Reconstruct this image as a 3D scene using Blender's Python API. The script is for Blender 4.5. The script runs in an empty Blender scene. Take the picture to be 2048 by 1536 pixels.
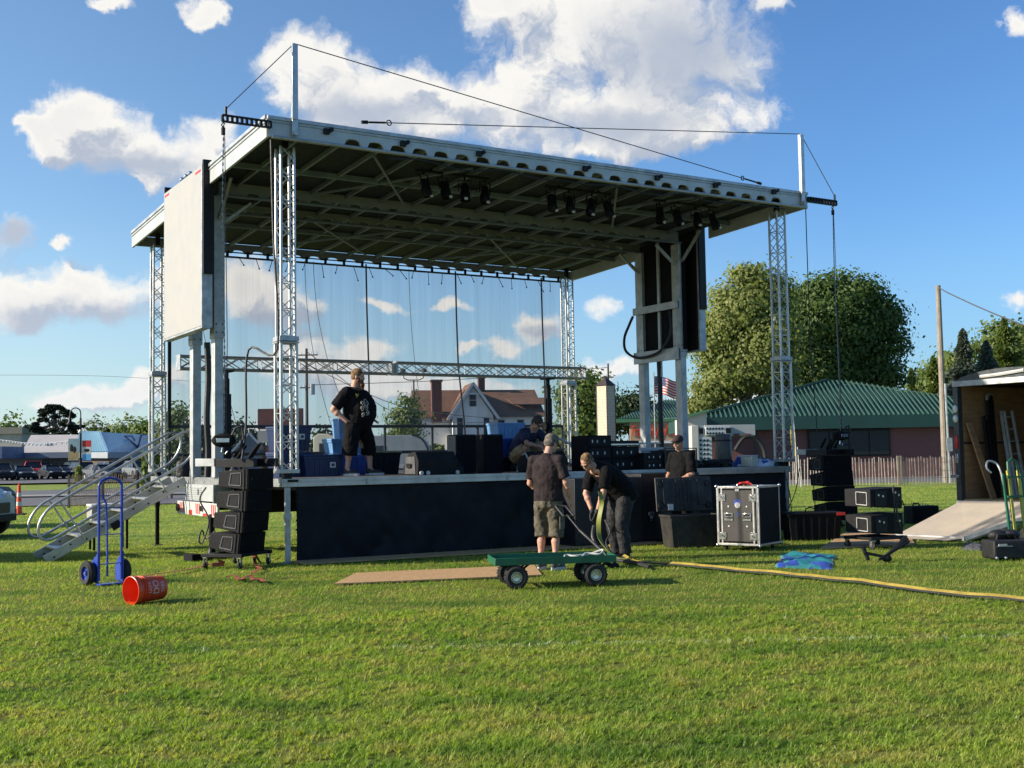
import bpy, math, random
import numpy as np
from mathutils import Vector, Matrix, noise as mnoise
random.seed(7); RN = np.random.default_rng(11)
R = math.radians; PI = math.pi
sc = bpy.context.scene
COL = sc.collection
# ------------------------------------------------------------------ camera
F = 2325.4; PITCH = .0623; ROLL = .0172; EYE = 1.5
cp, sp = math.cos(PITCH), math.sin(PITCH)
FWD = Vector((0, cp, sp)); _r = Vector((1, 0, 0)); _u = Vector((0, -sp, cp))
cr, sr = math.cos(ROLL), math.sin(ROLL)
RIGHT = _r * cr - _u * sr; UP = _r * sr + _u * cr
cam = bpy.data.cameras.new('camera'); camo = bpy.data.objects.new('camera', cam); COL.objects.link(camo)
cam.sensor_width = 36; cam.lens = 36 * F / 2048; cam.clip_end = 3000; cam.clip_start = .1
mw = Matrix((RIGHT, UP, -FWD)).transposed().to_4x4(); mw.translation = (0, 0, EYE); camo.matrix_world = mw
sc.camera = camo
# ------------------------------------------------------------------ exposure, sun
sc.view_settings.view_transform = 'Standard'; sc.view_settings.look = 'None'
sc.view_settings.exposure = 0.79; sc.view_settings.gamma = 1
SUN_EL = R(24); SUN_DIR = Vector((-.985, -.17, 0)).normalized()   # horizontal direction towards the sun
sd = bpy.data.lights.new('sun', 'SUN'); sd.energy = 4.8; sd.angle = R(.5); sd.color = (1, .885, .73)
so = bpy.data.objects.new('sun', sd); COL.objects.link(so)
tosun = SUN_DIR * math.cos(SUN_EL) + Vector((0, 0, math.sin(SUN_EL)))
so.rotation_euler = tosun.to_track_quat('Z', 'Y').to_euler()
# ------------------------------------------------------------------ geometry helpers for the measured photograph
def ray(u, v): return FWD + RIGHT * ((u - 1024) / F) - UP * ((v - 768) / F)
def sstep(a, b, x):
    t = min(1, max(0, (x - a) / (b - a))); return t * t * (3 - 2 * t)
def gz(X, Y):   # height of the lawn: falls a little behind and left of the stage
    return -.15 * sstep(16.5, 20.0, Y) * sstep(-2.6, -5.2, X)
def G(u, v):
    d = ray(u, v); z = 0
    for _ in range(6):
        t = (z - EYE) / d.z; p = Vector((0, 0, EYE)) + d * t; z = gz(p.x, p.y)
    return Vector((p.x, p.y, z))
def PY(u, v, Y):
    d = ray(u, v); return Vector((0, 0, EYE)) + d * (Y / d.y)
PSI = .5482; SO = Vector((-3.3466, 17.1908, 0)); W = 10.03; D = 7.32; HD = 1.225
AX = Vector((math.cos(PSI), math.sin(PSI), 0)); AY = Vector((-math.sin(PSI), math.cos(PSI), 0))
def S(x, y, z=0): return SO + AX * x + AY * y + Vector((0, 0, z))
# ------------------------------------------------------------------ world: physical sky with cumulus
w = bpy.data.worlds.new('World'); sc.world = w; w.use_nodes = True
nt = w.node_tree; N = nt.nodes; L = nt.links; N.clear()
class NB:
    def __init__(s, nt): s.nt = nt; s.N = nt.nodes; s.L = nt.links
    def n(s, t, **k):
        x = s.N.new(t)
        for a, b in k.items(): setattr(x, a, b)
        return x
    def set(s, sock, val):
        if hasattr(val, 'node'): s.L.new(val, sock)
        else: sock.default_value = val
    def m(s, op, a, b=None, c=None, clamp=False):
        x = s.n('ShaderNodeMath', operation=op, use_clamp=clamp); s.set(x.inputs[0], a)
        if b is not None: s.set(x.inputs[1], b)
        if c is not None: s.set(x.inputs[2], c)
        return x.outputs[0]
    def vm(s, op, a, b=None, out=0):
        x = s.n('ShaderNodeVectorMath', operation=op); s.set(x.inputs[0], a)
        if b is not None: s.set(x.inputs[1], b)
        return x.outputs[out]
    def noise(s, vec, scale, detail=4, rough=.55, out=0, dist=0):
        x = s.n('ShaderNodeTexNoise'); x.inputs['Scale'].default_value = scale; x.inputs['Detail'].default_value = detail
        x.inputs['Roughness'].default_value = rough; x.inputs['Distortion'].default_value = dist
        if vec is not None: s.L.new(vec, x.inputs['Vector'])
        return x.outputs[out]
    def mr(s, v, a, b, c=0., d=1., smooth=False):
        x = s.n('ShaderNodeMapRange', interpolation_type='SMOOTHSTEP' if smooth else 'LINEAR')
        s.set(x.inputs[0], v)
        for i, q in enumerate((a, b, c, d)): s.set(x.inputs[i + 1], q)
        return x.outputs[0]
    def mix(s, f, a, b, mode='MIX'):
        x = s.n('ShaderNodeMix', data_type='RGBA', blend_type=mode); s.set(x.inputs[0], f)
        for i, q in ((6, a), (7, b)):
            if not hasattr(q, 'node') and len(q) == 3: q = (*q, 1)
            s.set(x.inputs[i], q)
        return x.outputs[2]
b = NB(nt)
sky = b.n('ShaderNodeTexSky', sky_type='NISHITA'); sky.sun_disc = False
sky.sun_elevation = SUN_EL; sky.sun_rotation = math.atan2(tosun.x, tosun.y)
sky.air_density = 1.0; sky.dust_density = .35; sky.ozone_density = 2.2; sky.altitude = 50
tc = b.n('ShaderNodeTexCoord'); sx = b.n('ShaderNodeSeparateXYZ'); L.new(tc.outputs['Generated'], sx.inputs[0])
az = b.m('ARCTAN2', sx.outputs[0], sx.outputs[1]); el = b.m('ARCSINE', sx.outputs[2])
cx = b.n('ShaderNodeCombineXYZ'); L.new(az, cx.inputs[0]); L.new(el, cx.inputs[1])
CLOUDS = [  # centre (u, v) and half-sizes in the photograph; they become directions on the sky
 (155,235,70,48),(225,285,95,60),(300,325,90,55),(385,320,70,60),(430,270,60,45),(75,262,40,20),(110,300,50,20),(300,372,40,22),
 (120,585,105,58),(30,615,90,52),(235,600,110,50),(330,560,60,40),(8,470,52,45),(130,488,34,15),
 (620,120,125,72),(575,170,60,50),(690,190,120,60),(800,175,85,55),(860,245,130,50),(720,240,120,30),(900,200,60,40),
 (1090,50,170,80),(1040,210,130,85),(1190,70,160,130),(1330,110,190,150),(1450,150,120,90),(1250,240,220,55),(1510,225,75,50),(1380,260,120,40),(1000,10,90,40),
 (1180,295,150,30),(405,25,55,32),(220,8,50,16),(1545,14,34,26),(2035,45,30,30),(1208,618,44,38),(2014,596,40,26),
 (560,600,95,62),(480,560,60,60),(770,610,70,16),(905,605,50,14),(1085,650,62,36),(1000,705,44,26),(940,690,22,16),(650,740,130,36),(560,700,100,40),
 (215,795,150,26),(320,765,60,36),(180,815,110,18),(1220,735,90,30),(740,690,80,30),(1640,700,60,18),(1750,690,60,12),(860,780,260,32),(1500,800,200,24),(300,860,260,20)]
def density(vec):
    tot = None
    for (u, v, a, c) in CLOUDS:
        d = ray(u, v).normalized(); A = math.atan2(d.x, d.y); EE = math.asin(d.z)
        q = b.vm('SUBTRACT', vec, (A, EE, 0)); q = b.vm('MULTIPLY', q, (F / a / 1.04, F / c / 1.06, 1)); ln = b.vm('LENGTH', q, out=1)
        g = b.mr(ln, 0, 1.5, 1, 0, True)
        tot = g if tot is None else b.m('SUBTRACT', b.m('ADD', tot, g), b.m('MULTIPLY', tot, g))
    n1 = b.noise(vec, 12, 11, .62, 0, .3)
    n2 = b.noise(vec, 60, 6, .6)
    d = b.m('ADD', b.m('ADD', b.m('MULTIPLY', n1, 2.1), b.m('MULTIPLY', n2, .34)), -1.22)
    return b.m('ADD', tot, d), tot
wob = b.noise(cx.outputs[0], 24, 5, .6, 1)
wv = b.vm('ADD', cx.outputs[0], b.vm('MULTIPLY', b.vm('SUBTRACT', wob, (.5, .5, .5)), (.060, .042, 0)))
d0, t0_ = density(wv)
d1, _ = density(b.vm('ADD', wv, (-.013, .017, 0)))
mask = b.m('MULTIPLY', b.mr(d0, .26, .88, 0, 1, True), b.mr(t0_, .02, .30, 0, 1, True))
lit = b.mr(b.m('SUBTRACT', d1, d0), -.20, .30, 1.0, 0.0, True)
thick = b.mr(d0, .5, 1.2, 0, 1)
shd = None
for (u, v, a, c) in ((1370,95,190,105),(1230,250,170,40),(8,470,60,50),(240,628,150,34),(60,640,80,26),(720,232,150,36),(560,640,90,30),(300,330,90,26),(1090,660,60,18),(950,240,70,20)):
    d = ray(u, v).normalized(); q = b.vm('MULTIPLY', b.vm('SUBTRACT', wv, (math.atan2(d.x, d.y), math.asin(d.z), 0)), (F/a, F/c, 1)); g = b.mr(b.vm('LENGTH', q, out=1), .2, 1.4, 1, 0, True)
    shd = g if shd is None else b.m('MAXIMUM', shd, g)
lit2 = b.m('MULTIPLY', b.m('MULTIPLY', lit, b.mr(thick, 0, 1, 1.15, .80)), b.m('SUBTRACT', 1, b.m('MULTIPLY', shd, .92)), clamp=True)
ccol = b.mix(lit2, (2.7, 3.05, 3.7), (5.7, 5.55, 5.25))
hz = b.mr(el, 0, .16, 1, 0, True)
ccol = b.mix(b.m('MULTIPLY', hz, .35), ccol, (4.3, 4.8, 5.3))
skyc = b.mix(1.0, sky.outputs[0], (.86, 1.02, 1.22), 'MULTIPLY')
skyc = b.mix(b.mr(el, 0, .22, .62, 0, True), skyc, (3.5, 4.6, 5.4))
skyc = b.mix(1.0, skyc, b.mix(b.mr(az, -.38, .30), (.95, .93, .86), (.57, .72, .82)), 'MULTIPLY')   # deeper blue away from the sun
allc = b.mix(mask, skyc, ccol)
bg = b.n('ShaderNodeBackground'); bg.inputs['Strength'].default_value = .10
L.new(allc, bg.inputs[0]); wo = b.n('ShaderNodeOutputWorld'); L.new(bg.outputs[0], wo.inputs[0])
# ------------------------------------------------------------------ materials
MATS = {}
def mat(name, col, rough=.6, metal=0., var=.12, vs=3., bump=0., bs=60., spec=.5, col2=None, emit=None, alpha=None, trans=0, coat=0, stretch=None):
    if name in MATS: return MATS[name]
    m = bpy.data.materials.new(name); m.use_nodes = True; t = m.node_tree; q = NB(t)
    P = t.nodes['Principled BSDF']; tcd = q.n('ShaderNodeTexCoord'); vec = tcd.outputs['Object']
    if stretch: vec = q.vm('MULTIPLY', vec, stretch)
    n1 = q.noise(vec, vs, 6, .62)
    c2 = col2 if col2 else tuple(max(0, c * (1 - var * 2.2)) for c in col)
    f = q.mr(n1, .36, .66, 0, 1)
    c = q.mix(f, col, c2); t.links.new(c, P.inputs['Base Color'])
    n2 = q.noise(vec, vs * 7, 3, .6); t.links.new(q.mr(n2, .3, .7, max(.03, rough - .1), min(1, rough + .12)), P.inputs['Roughness'])
    P.inputs['Metallic'].default_value = metal; P.inputs['Specular IOR Level'].default_value = spec
    if coat: P.inputs['Coat Weight'].default_value = coat
    if bump:
        bp = q.n('ShaderNodeBump'); bp.inputs['Strength'].default_value = bump; bp.inputs['Distance'].default_value = .02
        t.links.new(q.noise(vec, bs, 4, .6), bp.inputs['Height']); t.links.new(bp.outputs[0], P.inputs['Normal'])
    if emit: P.inputs['Emission Color'].default_value = (*emit, 1); P.inputs['Emission Strength'].default_value = 1
    if alpha is not None: P.inputs['Alpha'].default_value = alpha
    if trans: P.inputs['Transmission Weight'].default_value = trans
    MATS[name] = m; return m
M = dict(
 alu=mat('brushed_aluminium', (.52,.52,.50), .38, .75, .12, 4),
 aludull=mat('dull_aluminium', (.50,.51,.50), .5, .35, .15, 5),
 galv=mat('galvanised_steel', (.48,.50,.51), .45, .55, .18, 6, .1, 30),
 white=mat('white_paint', (.55,.54,.50), .45, 0, .05, 2),
 fascia=mat('fascia_white', (.46,.48,.47), .42, .15, .08, 3),
 cream=mat('cream_panel', (.355,.342,.318), .5, 0, .008, .5),
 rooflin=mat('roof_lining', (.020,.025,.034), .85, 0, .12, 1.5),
 rib=mat('roof_rib', (.21,.25,.31), .6, .1, .12, 3),
 beam=mat('roof_beam', (.27,.285,.30), .6, .1, .10, 2),
 black=mat('black_paint', (.009,.009,.011), .5, 0, .2, 5, 0, 60, .3),
 blackmatte=mat('black_textured', (.007,.0075,.009), .8, 0, .2, 8, .25, 200, .2),
 spk=mat('speaker_grey_black', (.013,.013,.014), .7, 0, .2, 6, .3, 220, .25),
 grille=mat('speaker_grille', (.005,.0055,.007), .7, 0, .2, 6, .6, 260, .15),
 rubber=mat('rubber', (.022,.022,.022), .8, 0, .2, 8, .3, 80),
 skirt=mat('skirt_cloth', (.0038,.0052,.0095), .62, 0, .12, .5, .15, 4, .28),
 deck=mat('deck_plywood', (.10,.095,.085), .75, 0, .3, 2, .2, 40),
 chain=mat('chain_steel', (.22,.22,.23), .45, .8, .2, 8),
 cable=mat('cable_black', (.02,.02,.022), .6, 0, .2, 5),
 wire=mat('steel_wire', (.16,.17,.18), .5, .6, .1, 5),
 blue=mat('blue_paint', (.016,.055,.40), .35, 0, .15, 6, 0, 60, .5, None, None, None, 0, .3),
 orange=mat('orange_plastic', (.80,.075,.02), .38, 0, .06, 4),
 red=mat('red_plastic', (.55,.03,.02), .45, 0, .15, 5),
 strap=mat('orange_strap', (.42,.10,.05), .8, 0, .2, 10),
 green=mat('green_paint', (.012,.12,.062), .4, 0, .15, 5),
 yellow=mat('yellow_hose', (.42,.31,.055), .55, 0, .2, 6, .2, 40),
 ply=mat('osb_board', (.50,.33,.17), .8, 0, .2, 22, .2, 60, .3, (.36,.215,.095)),
 plyd=mat('plywood_wall', (.32,.19,.095), .75, 0, .2, 2.5, .1, 20, .3, (.22,.125,.06), None, None, 0, 0, (1,1,8)),
 rampw=mat('ramp_plywood', (.42,.36,.28), .75, 0, .1, 3, .1, 40, .3, (.35,.31,.255)),
 bin=mat('bin_navy', (.009,.022,.085), .45, 0, .15, 5),
 binl=mat('bin_light_blue', (.12,.27,.50), .45, 0, .1, 5),
 binr=mat('bin_royal', (.014,.055,.27), .42, 0, .1, 5),
 tote=mat('tote_black', (.016,.016,.015), .55, 0, .4, 7, .15, 30, .4, (.045,.042,.036)),
 yel=mat('bright_yellow', (.85,.62,.02), .5, 0, .05, 5),
 skin=mat('skin', (.55,.29,.20), .55, 0, .12, 14), skin2=mat('skin_tanned', (.48,.25,.165), .55, 0, .15, 14),
 tee=mat('black_cotton', (.006,.006,.007), .9, 0, .3, 8, .4, 14, .2),
 teeb=mat('brown_black_cotton', (.032,.023,.024), .85, 0, .3, 7, .5, 11, .2),
 navy=mat('navy_cotton', (.018,.022,.065), .85, 0, .25, 8, .6, 12),
 khaki=mat('khaki_cotton', (.12,.105,.07), .85, 0, .3, 8, .8, 12),
 tan=mat('tan_cotton', (.42,.30,.16), .85, 0, .2, 8, .6, 12),
 hairg=mat('hair_grey', (.19,.16,.13), .8, 0, .4, 30, .8, 60), hairb=mat('hair_blond', (.30,.17,.07), .8, 0, .4, 30, .8, 60),
 hairr=mat('beard_auburn', (.20,.075,.035), .8, 0, .4, 30, .8, 60), haird=mat('hair_dark', (.07,.05,.04), .8, 0, .4, 30, .8, 60),
 glass=mat('dark_glass', (.012,.014,.016), .08, 0, .1, 2, 0, 60, .9), shoe=mat('shoe_grey', (.10,.10,.11), .7, 0, .3, 20),
 sole=mat('shoe_sole', (.60,.58,.54), .7, 0, .1, 20), glove=mat('black_glove', (.016,.017,.02), .7, 0, .2, 12),
 tyre=mat('tyre', (.020,.020,.021), .8, 0, .2, 12, .4, 60), chrome=mat('chrome', (.60,.61,.62), .22, .9, .05, 5),
 bag=mat('nylon_black', (.013,.013,.014), .6, 0, .3, 9, .5, 18), cap=mat('cap_brown', (.045,.022,.022), .85, 0, .2, 12),
 teal=mat('tarp_teal', (.03,.30,.31), .5, 0, .2, 4, .4, 9), royal=mat('tarp_blue', (.035,.085,.42), .5, 0, .2, 4, .4, 9),
 tarpw=mat('tarp_white', (.62,.66,.74), .55, 0, .1, 4, .4, 9),
)
# ------------------------------------------------------------------ mesh builder
class MB:
    def __init__(s, X=None): s.v = []; s.f = []; s.mi = []; s.mk = []; s.X = X or Matrix.Identity(4); s.cur = 0
    def add(s, vs, fs):
        o = len(s.v); s.mk.append((o, len(s.f))); s.v += [tuple(s.X @ Vector(p)) for p in vs]
        s.f += [tuple(i + o for i in f) for f in fs]; s.mi += [s.cur] * len(fs); return s
    def box(s, x0, x1, y0, y1, z0, z1, taper=None):
        v = [(x, y, z) for z in (z0, z1) for y in (y0, y1) for x in (x0, x1)]
        if taper:
            cx_, cy_ = (x0 + x1) / 2, (y0 + y1) / 2
            v = [((cx_ + (p[0] - cx_) * taper, cy_ + (p[1] - cy_) * taper, p[2]) if i > 3 else p) for i, p in enumerate(v)]
        return s.add(v, [(0, 2, 3, 1), (4, 5, 7, 6), (0, 1, 5, 4), (2, 6, 7, 3), (0, 4, 6, 2), (1, 3, 7, 5)])
    def cbox(s, c, d, rz=0, rx=0, ry=0):
        X0 = s.X; s.X = X0 @ Matrix.Translation(c) @ Matrix.Rotation(rz, 4, 'Z') @ Matrix.Rotation(ry, 4, 'Y') @ Matrix.Rotation(rx, 4, 'X')
        s.box(-d[0]/2, d[0]/2, -d[1]/2, d[1]/2, -d[2]/2, d[2]/2); s.X = X0; return s
    def frame(s, d):
        d = d.normalized(); a = Vector((0, 0, 1)) if abs(d.z) < .9 else Vector((1, 0, 0))
        e = d.cross(a).normalized(); return e, d.cross(e).normalized()
    def tube(s, p0, p1, r, n=8, r1=None, cap=True):
        p0, p1 = Vector(p0), Vector(p1); r1 = r if r1 is None else r1
        if (p1 - p0).length < 1e-6: return s
        e, g = s.frame(p1 - p0)
        vs = [p + (e * math.cos(2*PI*i/n) + g * math.sin(2*PI*i/n)) * q for p, q in ((p0, r), (p1, r1)) for i in range(n)]
        fs = [(i, (i+1) % n, n + (i+1) % n, n + i) for i in range(n)]
        if cap: fs += [tuple(range(n))[::-1], tuple(range(n, 2*n))]
        return s.add(vs, fs)
    def bar(s, p0, p1, w_, h=None, up=(0, 0, 1)):
        p0, p1 = Vector(p0), Vector(p1); h = h or w_; d = (p1 - p0).normalized(); u_ = Vector(up)
        if abs(d.dot(u_)) > .98: u_ = Vector((0, 1, 0))
        e = d.cross(u_).normalized() * w_/2; g = e.cross(d).normalized() * h/2
        vs = [p + a*e + c*g for p in (p0, p1) for a, c in ((-1,-1),(1,-1),(1,1),(-1,1))]
        return s.add(vs, [(0,1,5,4),(1,2,6,5),(2,3,7,6),(3,0,4,7),(3,2,1,0),(4,5,6,7)])
    def pipe(s, pts, r, n=8, closed=False):
        pts = [Vector(p) for p in pts]; m = len(pts); vs = []; pe = None
        for i, p in enumerate(pts):
            a = pts[(i-1) % m] if (closed or i) else p; c = pts[(i+1) % m] if (closed or i < m-1) else p
            d = (c - a).normalized()
            if pe is None: e, g = s.frame(d)
            else:
                e = pe - d * pe.dot(d); e = e.normalized() if e.length > 1e-5 else s.frame(d)[0]; g = d.cross(e).normalized()
            pe = e; rr = r[i] if hasattr(r, '__len__') else r
            vs += [p + (e * math.cos(2*PI*k/n) + g * math.sin(2*PI*k/n)) * rr for k in range(n)]
        fs = []
        for i in range(m if closed else m-1):
            j = (i+1) % m
            fs += [(i*n+k, i*n+(k+1) % n, j*n+(k+1) % n, j*n+k) for k in range(n)]
        if not closed: fs += [tuple(range(n))[::-1], tuple(range((m-1)*n, m*n))]
        return s.add(vs, fs)
    def lathe(s, prof, n=24, axis='Z', c=(0,0,0)):
        def P(r, h, a):
            x, y = r*math.cos(a), r*math.sin(a)
            q = {'Z': (x, y, h), 'Y': (x, h, y), 'X': (h, x, y)}[axis]; return (q[0]+c[0], q[1]+c[1], q[2]+c[2])
        vs = [P(r, h, 2*PI*k/n) for r, h in prof for k in range(n)]
        fs = [(i*n+k, i*n+(k+1) % n, (i+1)*n+(k+1) % n, (i+1)*n+k) for i in range(len(prof)-1) for k in range(n)]
        return s.add(vs, fs)
    def prism(s, poly, a, b_, axis='Y'):   # polygon in the two other axes, extruded along axis
        def P(p, h): return {'Y': (p[0], h, p[1]), 'X': (h, p[0], p[1]), 'Z': (p[0], p[1], h)}[axis]
        n = len(poly); return s.add([P(p, a) for p in poly] + [P(p, b_) for p in poly],
            [(i, (i+1) % n, n+(i+1) % n, n+i) for i in range(n)] + [tuple(range(n))[::-1], tuple(range(n, 2*n))])
    def ell(s, c, r, rot=None, n=14, k=9):
        X = (rot or Matrix.Identity(3)); vs = []; c = Vector(c)
        r = Vector(r) if hasattr(r, '__len__') else Vector((r, r, r))
        for i in range(k+1):
            t = PI*i/k
            for j in range(n):
                a = 2*PI*j/n; vs.append(c + X @ Vector((r.x*math.sin(t)*math.cos(a), r.y*math.sin(t)*math.sin(a), r.z*math.cos(t))))
        fs = [(i*n+j, (i+1)*n+j, (i+1)*n+(j+1) % n, i*n+(j+1) % n) for i in range(k) for j in range(n)]
        return s.add(vs, fs)
    def caps(s, p0, p1, r0, r1):
        s.tube(p0, p1, r0, 12, r1); s.ell(p0, r0, None, 12, 7); s.ell(p1, r1, None, 12, 7); return s
    def each(s, name, m, parent=None, k=1, **kw):   # every k consecutive shapes become an object of their own
        out = []; mk = s.mk + [(len(s.v), len(s.f))]
        for i in range(0, len(s.mk), k):
            (v0, f0), (v1, f1) = mk[i], mk[min(i+k, len(s.mk))]
            b = MB(); b.v = s.v[v0:v1]; b.f = [tuple(a-v0 for a in f) for f in s.f[f0:f1]]; b.mi = s.mi[f0:f1]; out.append(b.build(name, m, parent, **kw))
        return out
    def build(s, name, m, parent=None, bevel=0, smooth=30, seg=2, merge=False):
        me = bpy.data.meshes.new(name); me.from_pydata(s.v, [], s.f); 
        for q in (m if isinstance(m, (list, tuple)) else [m]): me.materials.append(M[q] if isinstance(q, str) else q)
        if any(s.mi): me.polygons.foreach_set('material_index', s.mi)
        me.update()
        if smooth:
            me.polygons.foreach_set('use_smooth', [True]*len(me.polygons)); me.set_sharp_from_angle(angle=R(smooth))
        o = bpy.data.objects.new(name, me); COL.objects.link(o); o.parent = parent
        if bevel:
            bm_ = o.modifiers.new('bevel', 'BEVEL'); bm_.width = bevel; bm_.segments = seg; bm_.limit_method = 'ANGLE'; bm_.angle_limit = R(40); bm_.use_clamp_overlap = True
        return o
def tag(o, label=None, cat=None, group=None, kind=None):
    if label: o['label'] = label
    if cat: o['category'] = cat
    if group: o['group'] = group
    if kind: o['kind'] = kind
    return o
def thing(name, label, cat, loc=(0,0,0), rz=0, group=None, scale=None):
    o = bpy.data.objects.new(name, None); COL.objects.link(o); o.empty_display_size = .2
    o.location = loc; o.rotation_euler = (0, 0, rz)
    if scale: o.scale = scale
    return tag(o, label, cat, group)
def kids(o): return [c for c in bpy.data.objects if c.parent == o]
def copytree(o, loc=None, rz=None, label=None, parent=None, group=None):
    c = o.copy(); COL.objects.link(c)
    if parent is not None: c.parent = parent
    if loc is not None: c.location = loc
    if rz is not None: c.rotation_euler = (0, 0, rz)
    if label: c['label'] = label
    if group: c['group'] = group
    for k in kids(o): copytree(k, parent=c)
    return c
def struct(name, mb, m, **k): return tag(mb.build(name, m, None, **k), kind='structure')
def rot_facing(dx, dy):  # yaw that turns local +y towards (dx, dy)
    return math.atan2(-dx, dy)
def txt(body, size, m, parent, loc, rot, name='lettering', ext=.004, align='CENTER', sx=1.):
    c = bpy.data.curves.new(name, 'FONT'); c.body = body; c.size = size; c.extrude = ext; c.align_x = align; c.align_y = 'CENTER'
    c.materials.append(M[m] if isinstance(m, str) else m)
    o = bpy.data.objects.new(name, c); COL.objects.link(o); o.parent = parent; o.location = loc; o.rotation_euler = rot; o.scale = (sx, 1, 1)
    return o

def txtm(*a, **k):
    o = txt(*a, **k); dg = bpy.context.evaluated_depsgraph_get(); me = bpy.data.meshes.new_from_object(o.evaluated_get(dg)); nm = o.name
    p = bpy.data.objects.new('tmp', me); COL.objects.link(p); p.parent = o.parent; p.location = o.location; p.rotation_euler = o.rotation_euler; p.scale = o.scale
    bpy.data.objects.remove(o); p.name = nm; return p
# ------------------------------------------------------------------ ground
def rectuv(*pts): return [G(*p) for p in pts]
PLY1 = [S(.05,-.05), S(.05,-.62), S(6.2,-1.05), S(6.2,-.4)]
PLY2 = [G(668,1172), G(1084,1154), G(1068,1134), G(712,1150)]
PLY3 = [G(1640,1100), G(1830,1092), G(1815,1062), G(1690,1068)]
def inpoly(px_, py_, poly):
    c = np.zeros(len(px_), bool); n = len(poly)
    for i in range(n):
        x0, y0 = poly[i][0], poly[i][1]; x1, y1 = poly[(i+1) % n][0], poly[(i+1) % n][1]
        if y0 == y1: continue
        c ^= ((y0 > py_) != (y1 > py_)) & (px_ < (x1-x0)*(py_-y0)/(y1-y0)+x0)
    return c
def grass_color(q, blade=False):
    g = q.n('ShaderNodeNewGeometry').outputs['Position']; flat = q.vm('MULTIPLY', g, (1, 1, 0))
    a = q.noise(flat, .55, 5, .6); c_ = q.noise(flat, 3.2, 4, .6); e = q.noise(q.vm('MULTIPLY', flat, (.35, 1, 1)), 1.3, 3, .6)
    base = q.mix(q.mr(a, .36, .64), (.235, .365, .056), (.365, .455, .085))
    base = q.mix(q.mr(c_, .44, .64, 0, .85), base, (.47, .44, .14))
    base = q.mix(q.mr(e, .50, .66, 0, .8), base, (.125, .245, .040))
    return base, g
gm = bpy.data.materials.new('lawn'); gm.use_nodes = True; q = NB(gm.node_tree); P = gm.node_tree.nodes['Principled BSDF']
base, g = grass_color(q)
sp_ = q.n('ShaderNodeSeparateXYZ'); q.L.new(g, sp_.inputs[0])
fine = q.noise(g, 38, 4, .7)
cl = q.mix(q.mr(fine, .35, .62), base, q.mix(1, base, (.36, .39, .30), 'MULTIPLY'))
near = q.mr(sp_.outputs[1], 14, 30, 1, 0)
cl = q.mix(near, cl, q.mix(1, base, (.34, .34, .26), 'MULTIPLY'))
q.L.new(cl, P.inputs['Base Color']); P.inputs['Roughness'].default_value = .9; P.inputs['Specular IOR Level'].default_value = .15
bp = q.n('ShaderNodeBump'); bp.inputs['Strength'].default_value = .6; bp.inputs['Distance'].default_value = .04
q.L.new(q.noise(g, 22, 5, .7), bp.inputs['Height']); q.L.new(bp.outputs[0], P.inputs['Normal'])
xs = np.concatenate([np.linspace(-900,-60,8), np.linspace(-50,-14,10), np.linspace(-12,14,53), np.linspace(18,60,10), np.linspace(80,900,8)])
ys = np.concatenate([[-40,-10,0], np.linspace(3,30,55), np.linspace(33,80,12), np.linspace(100,2200,12)])
gv = [(x, y, gz(x, y)) for y in ys for x in xs]; nx = len(xs)
gf = [(j*nx+i, j*nx+i+1, (j+1)*nx+i+1, (j+1)*nx+i) for j in range(len(ys)-1) for i in range(nx-1)]
mb = MB(); mb.add(gv, gf); lawn = struct('ground', mb, gm)
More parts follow.
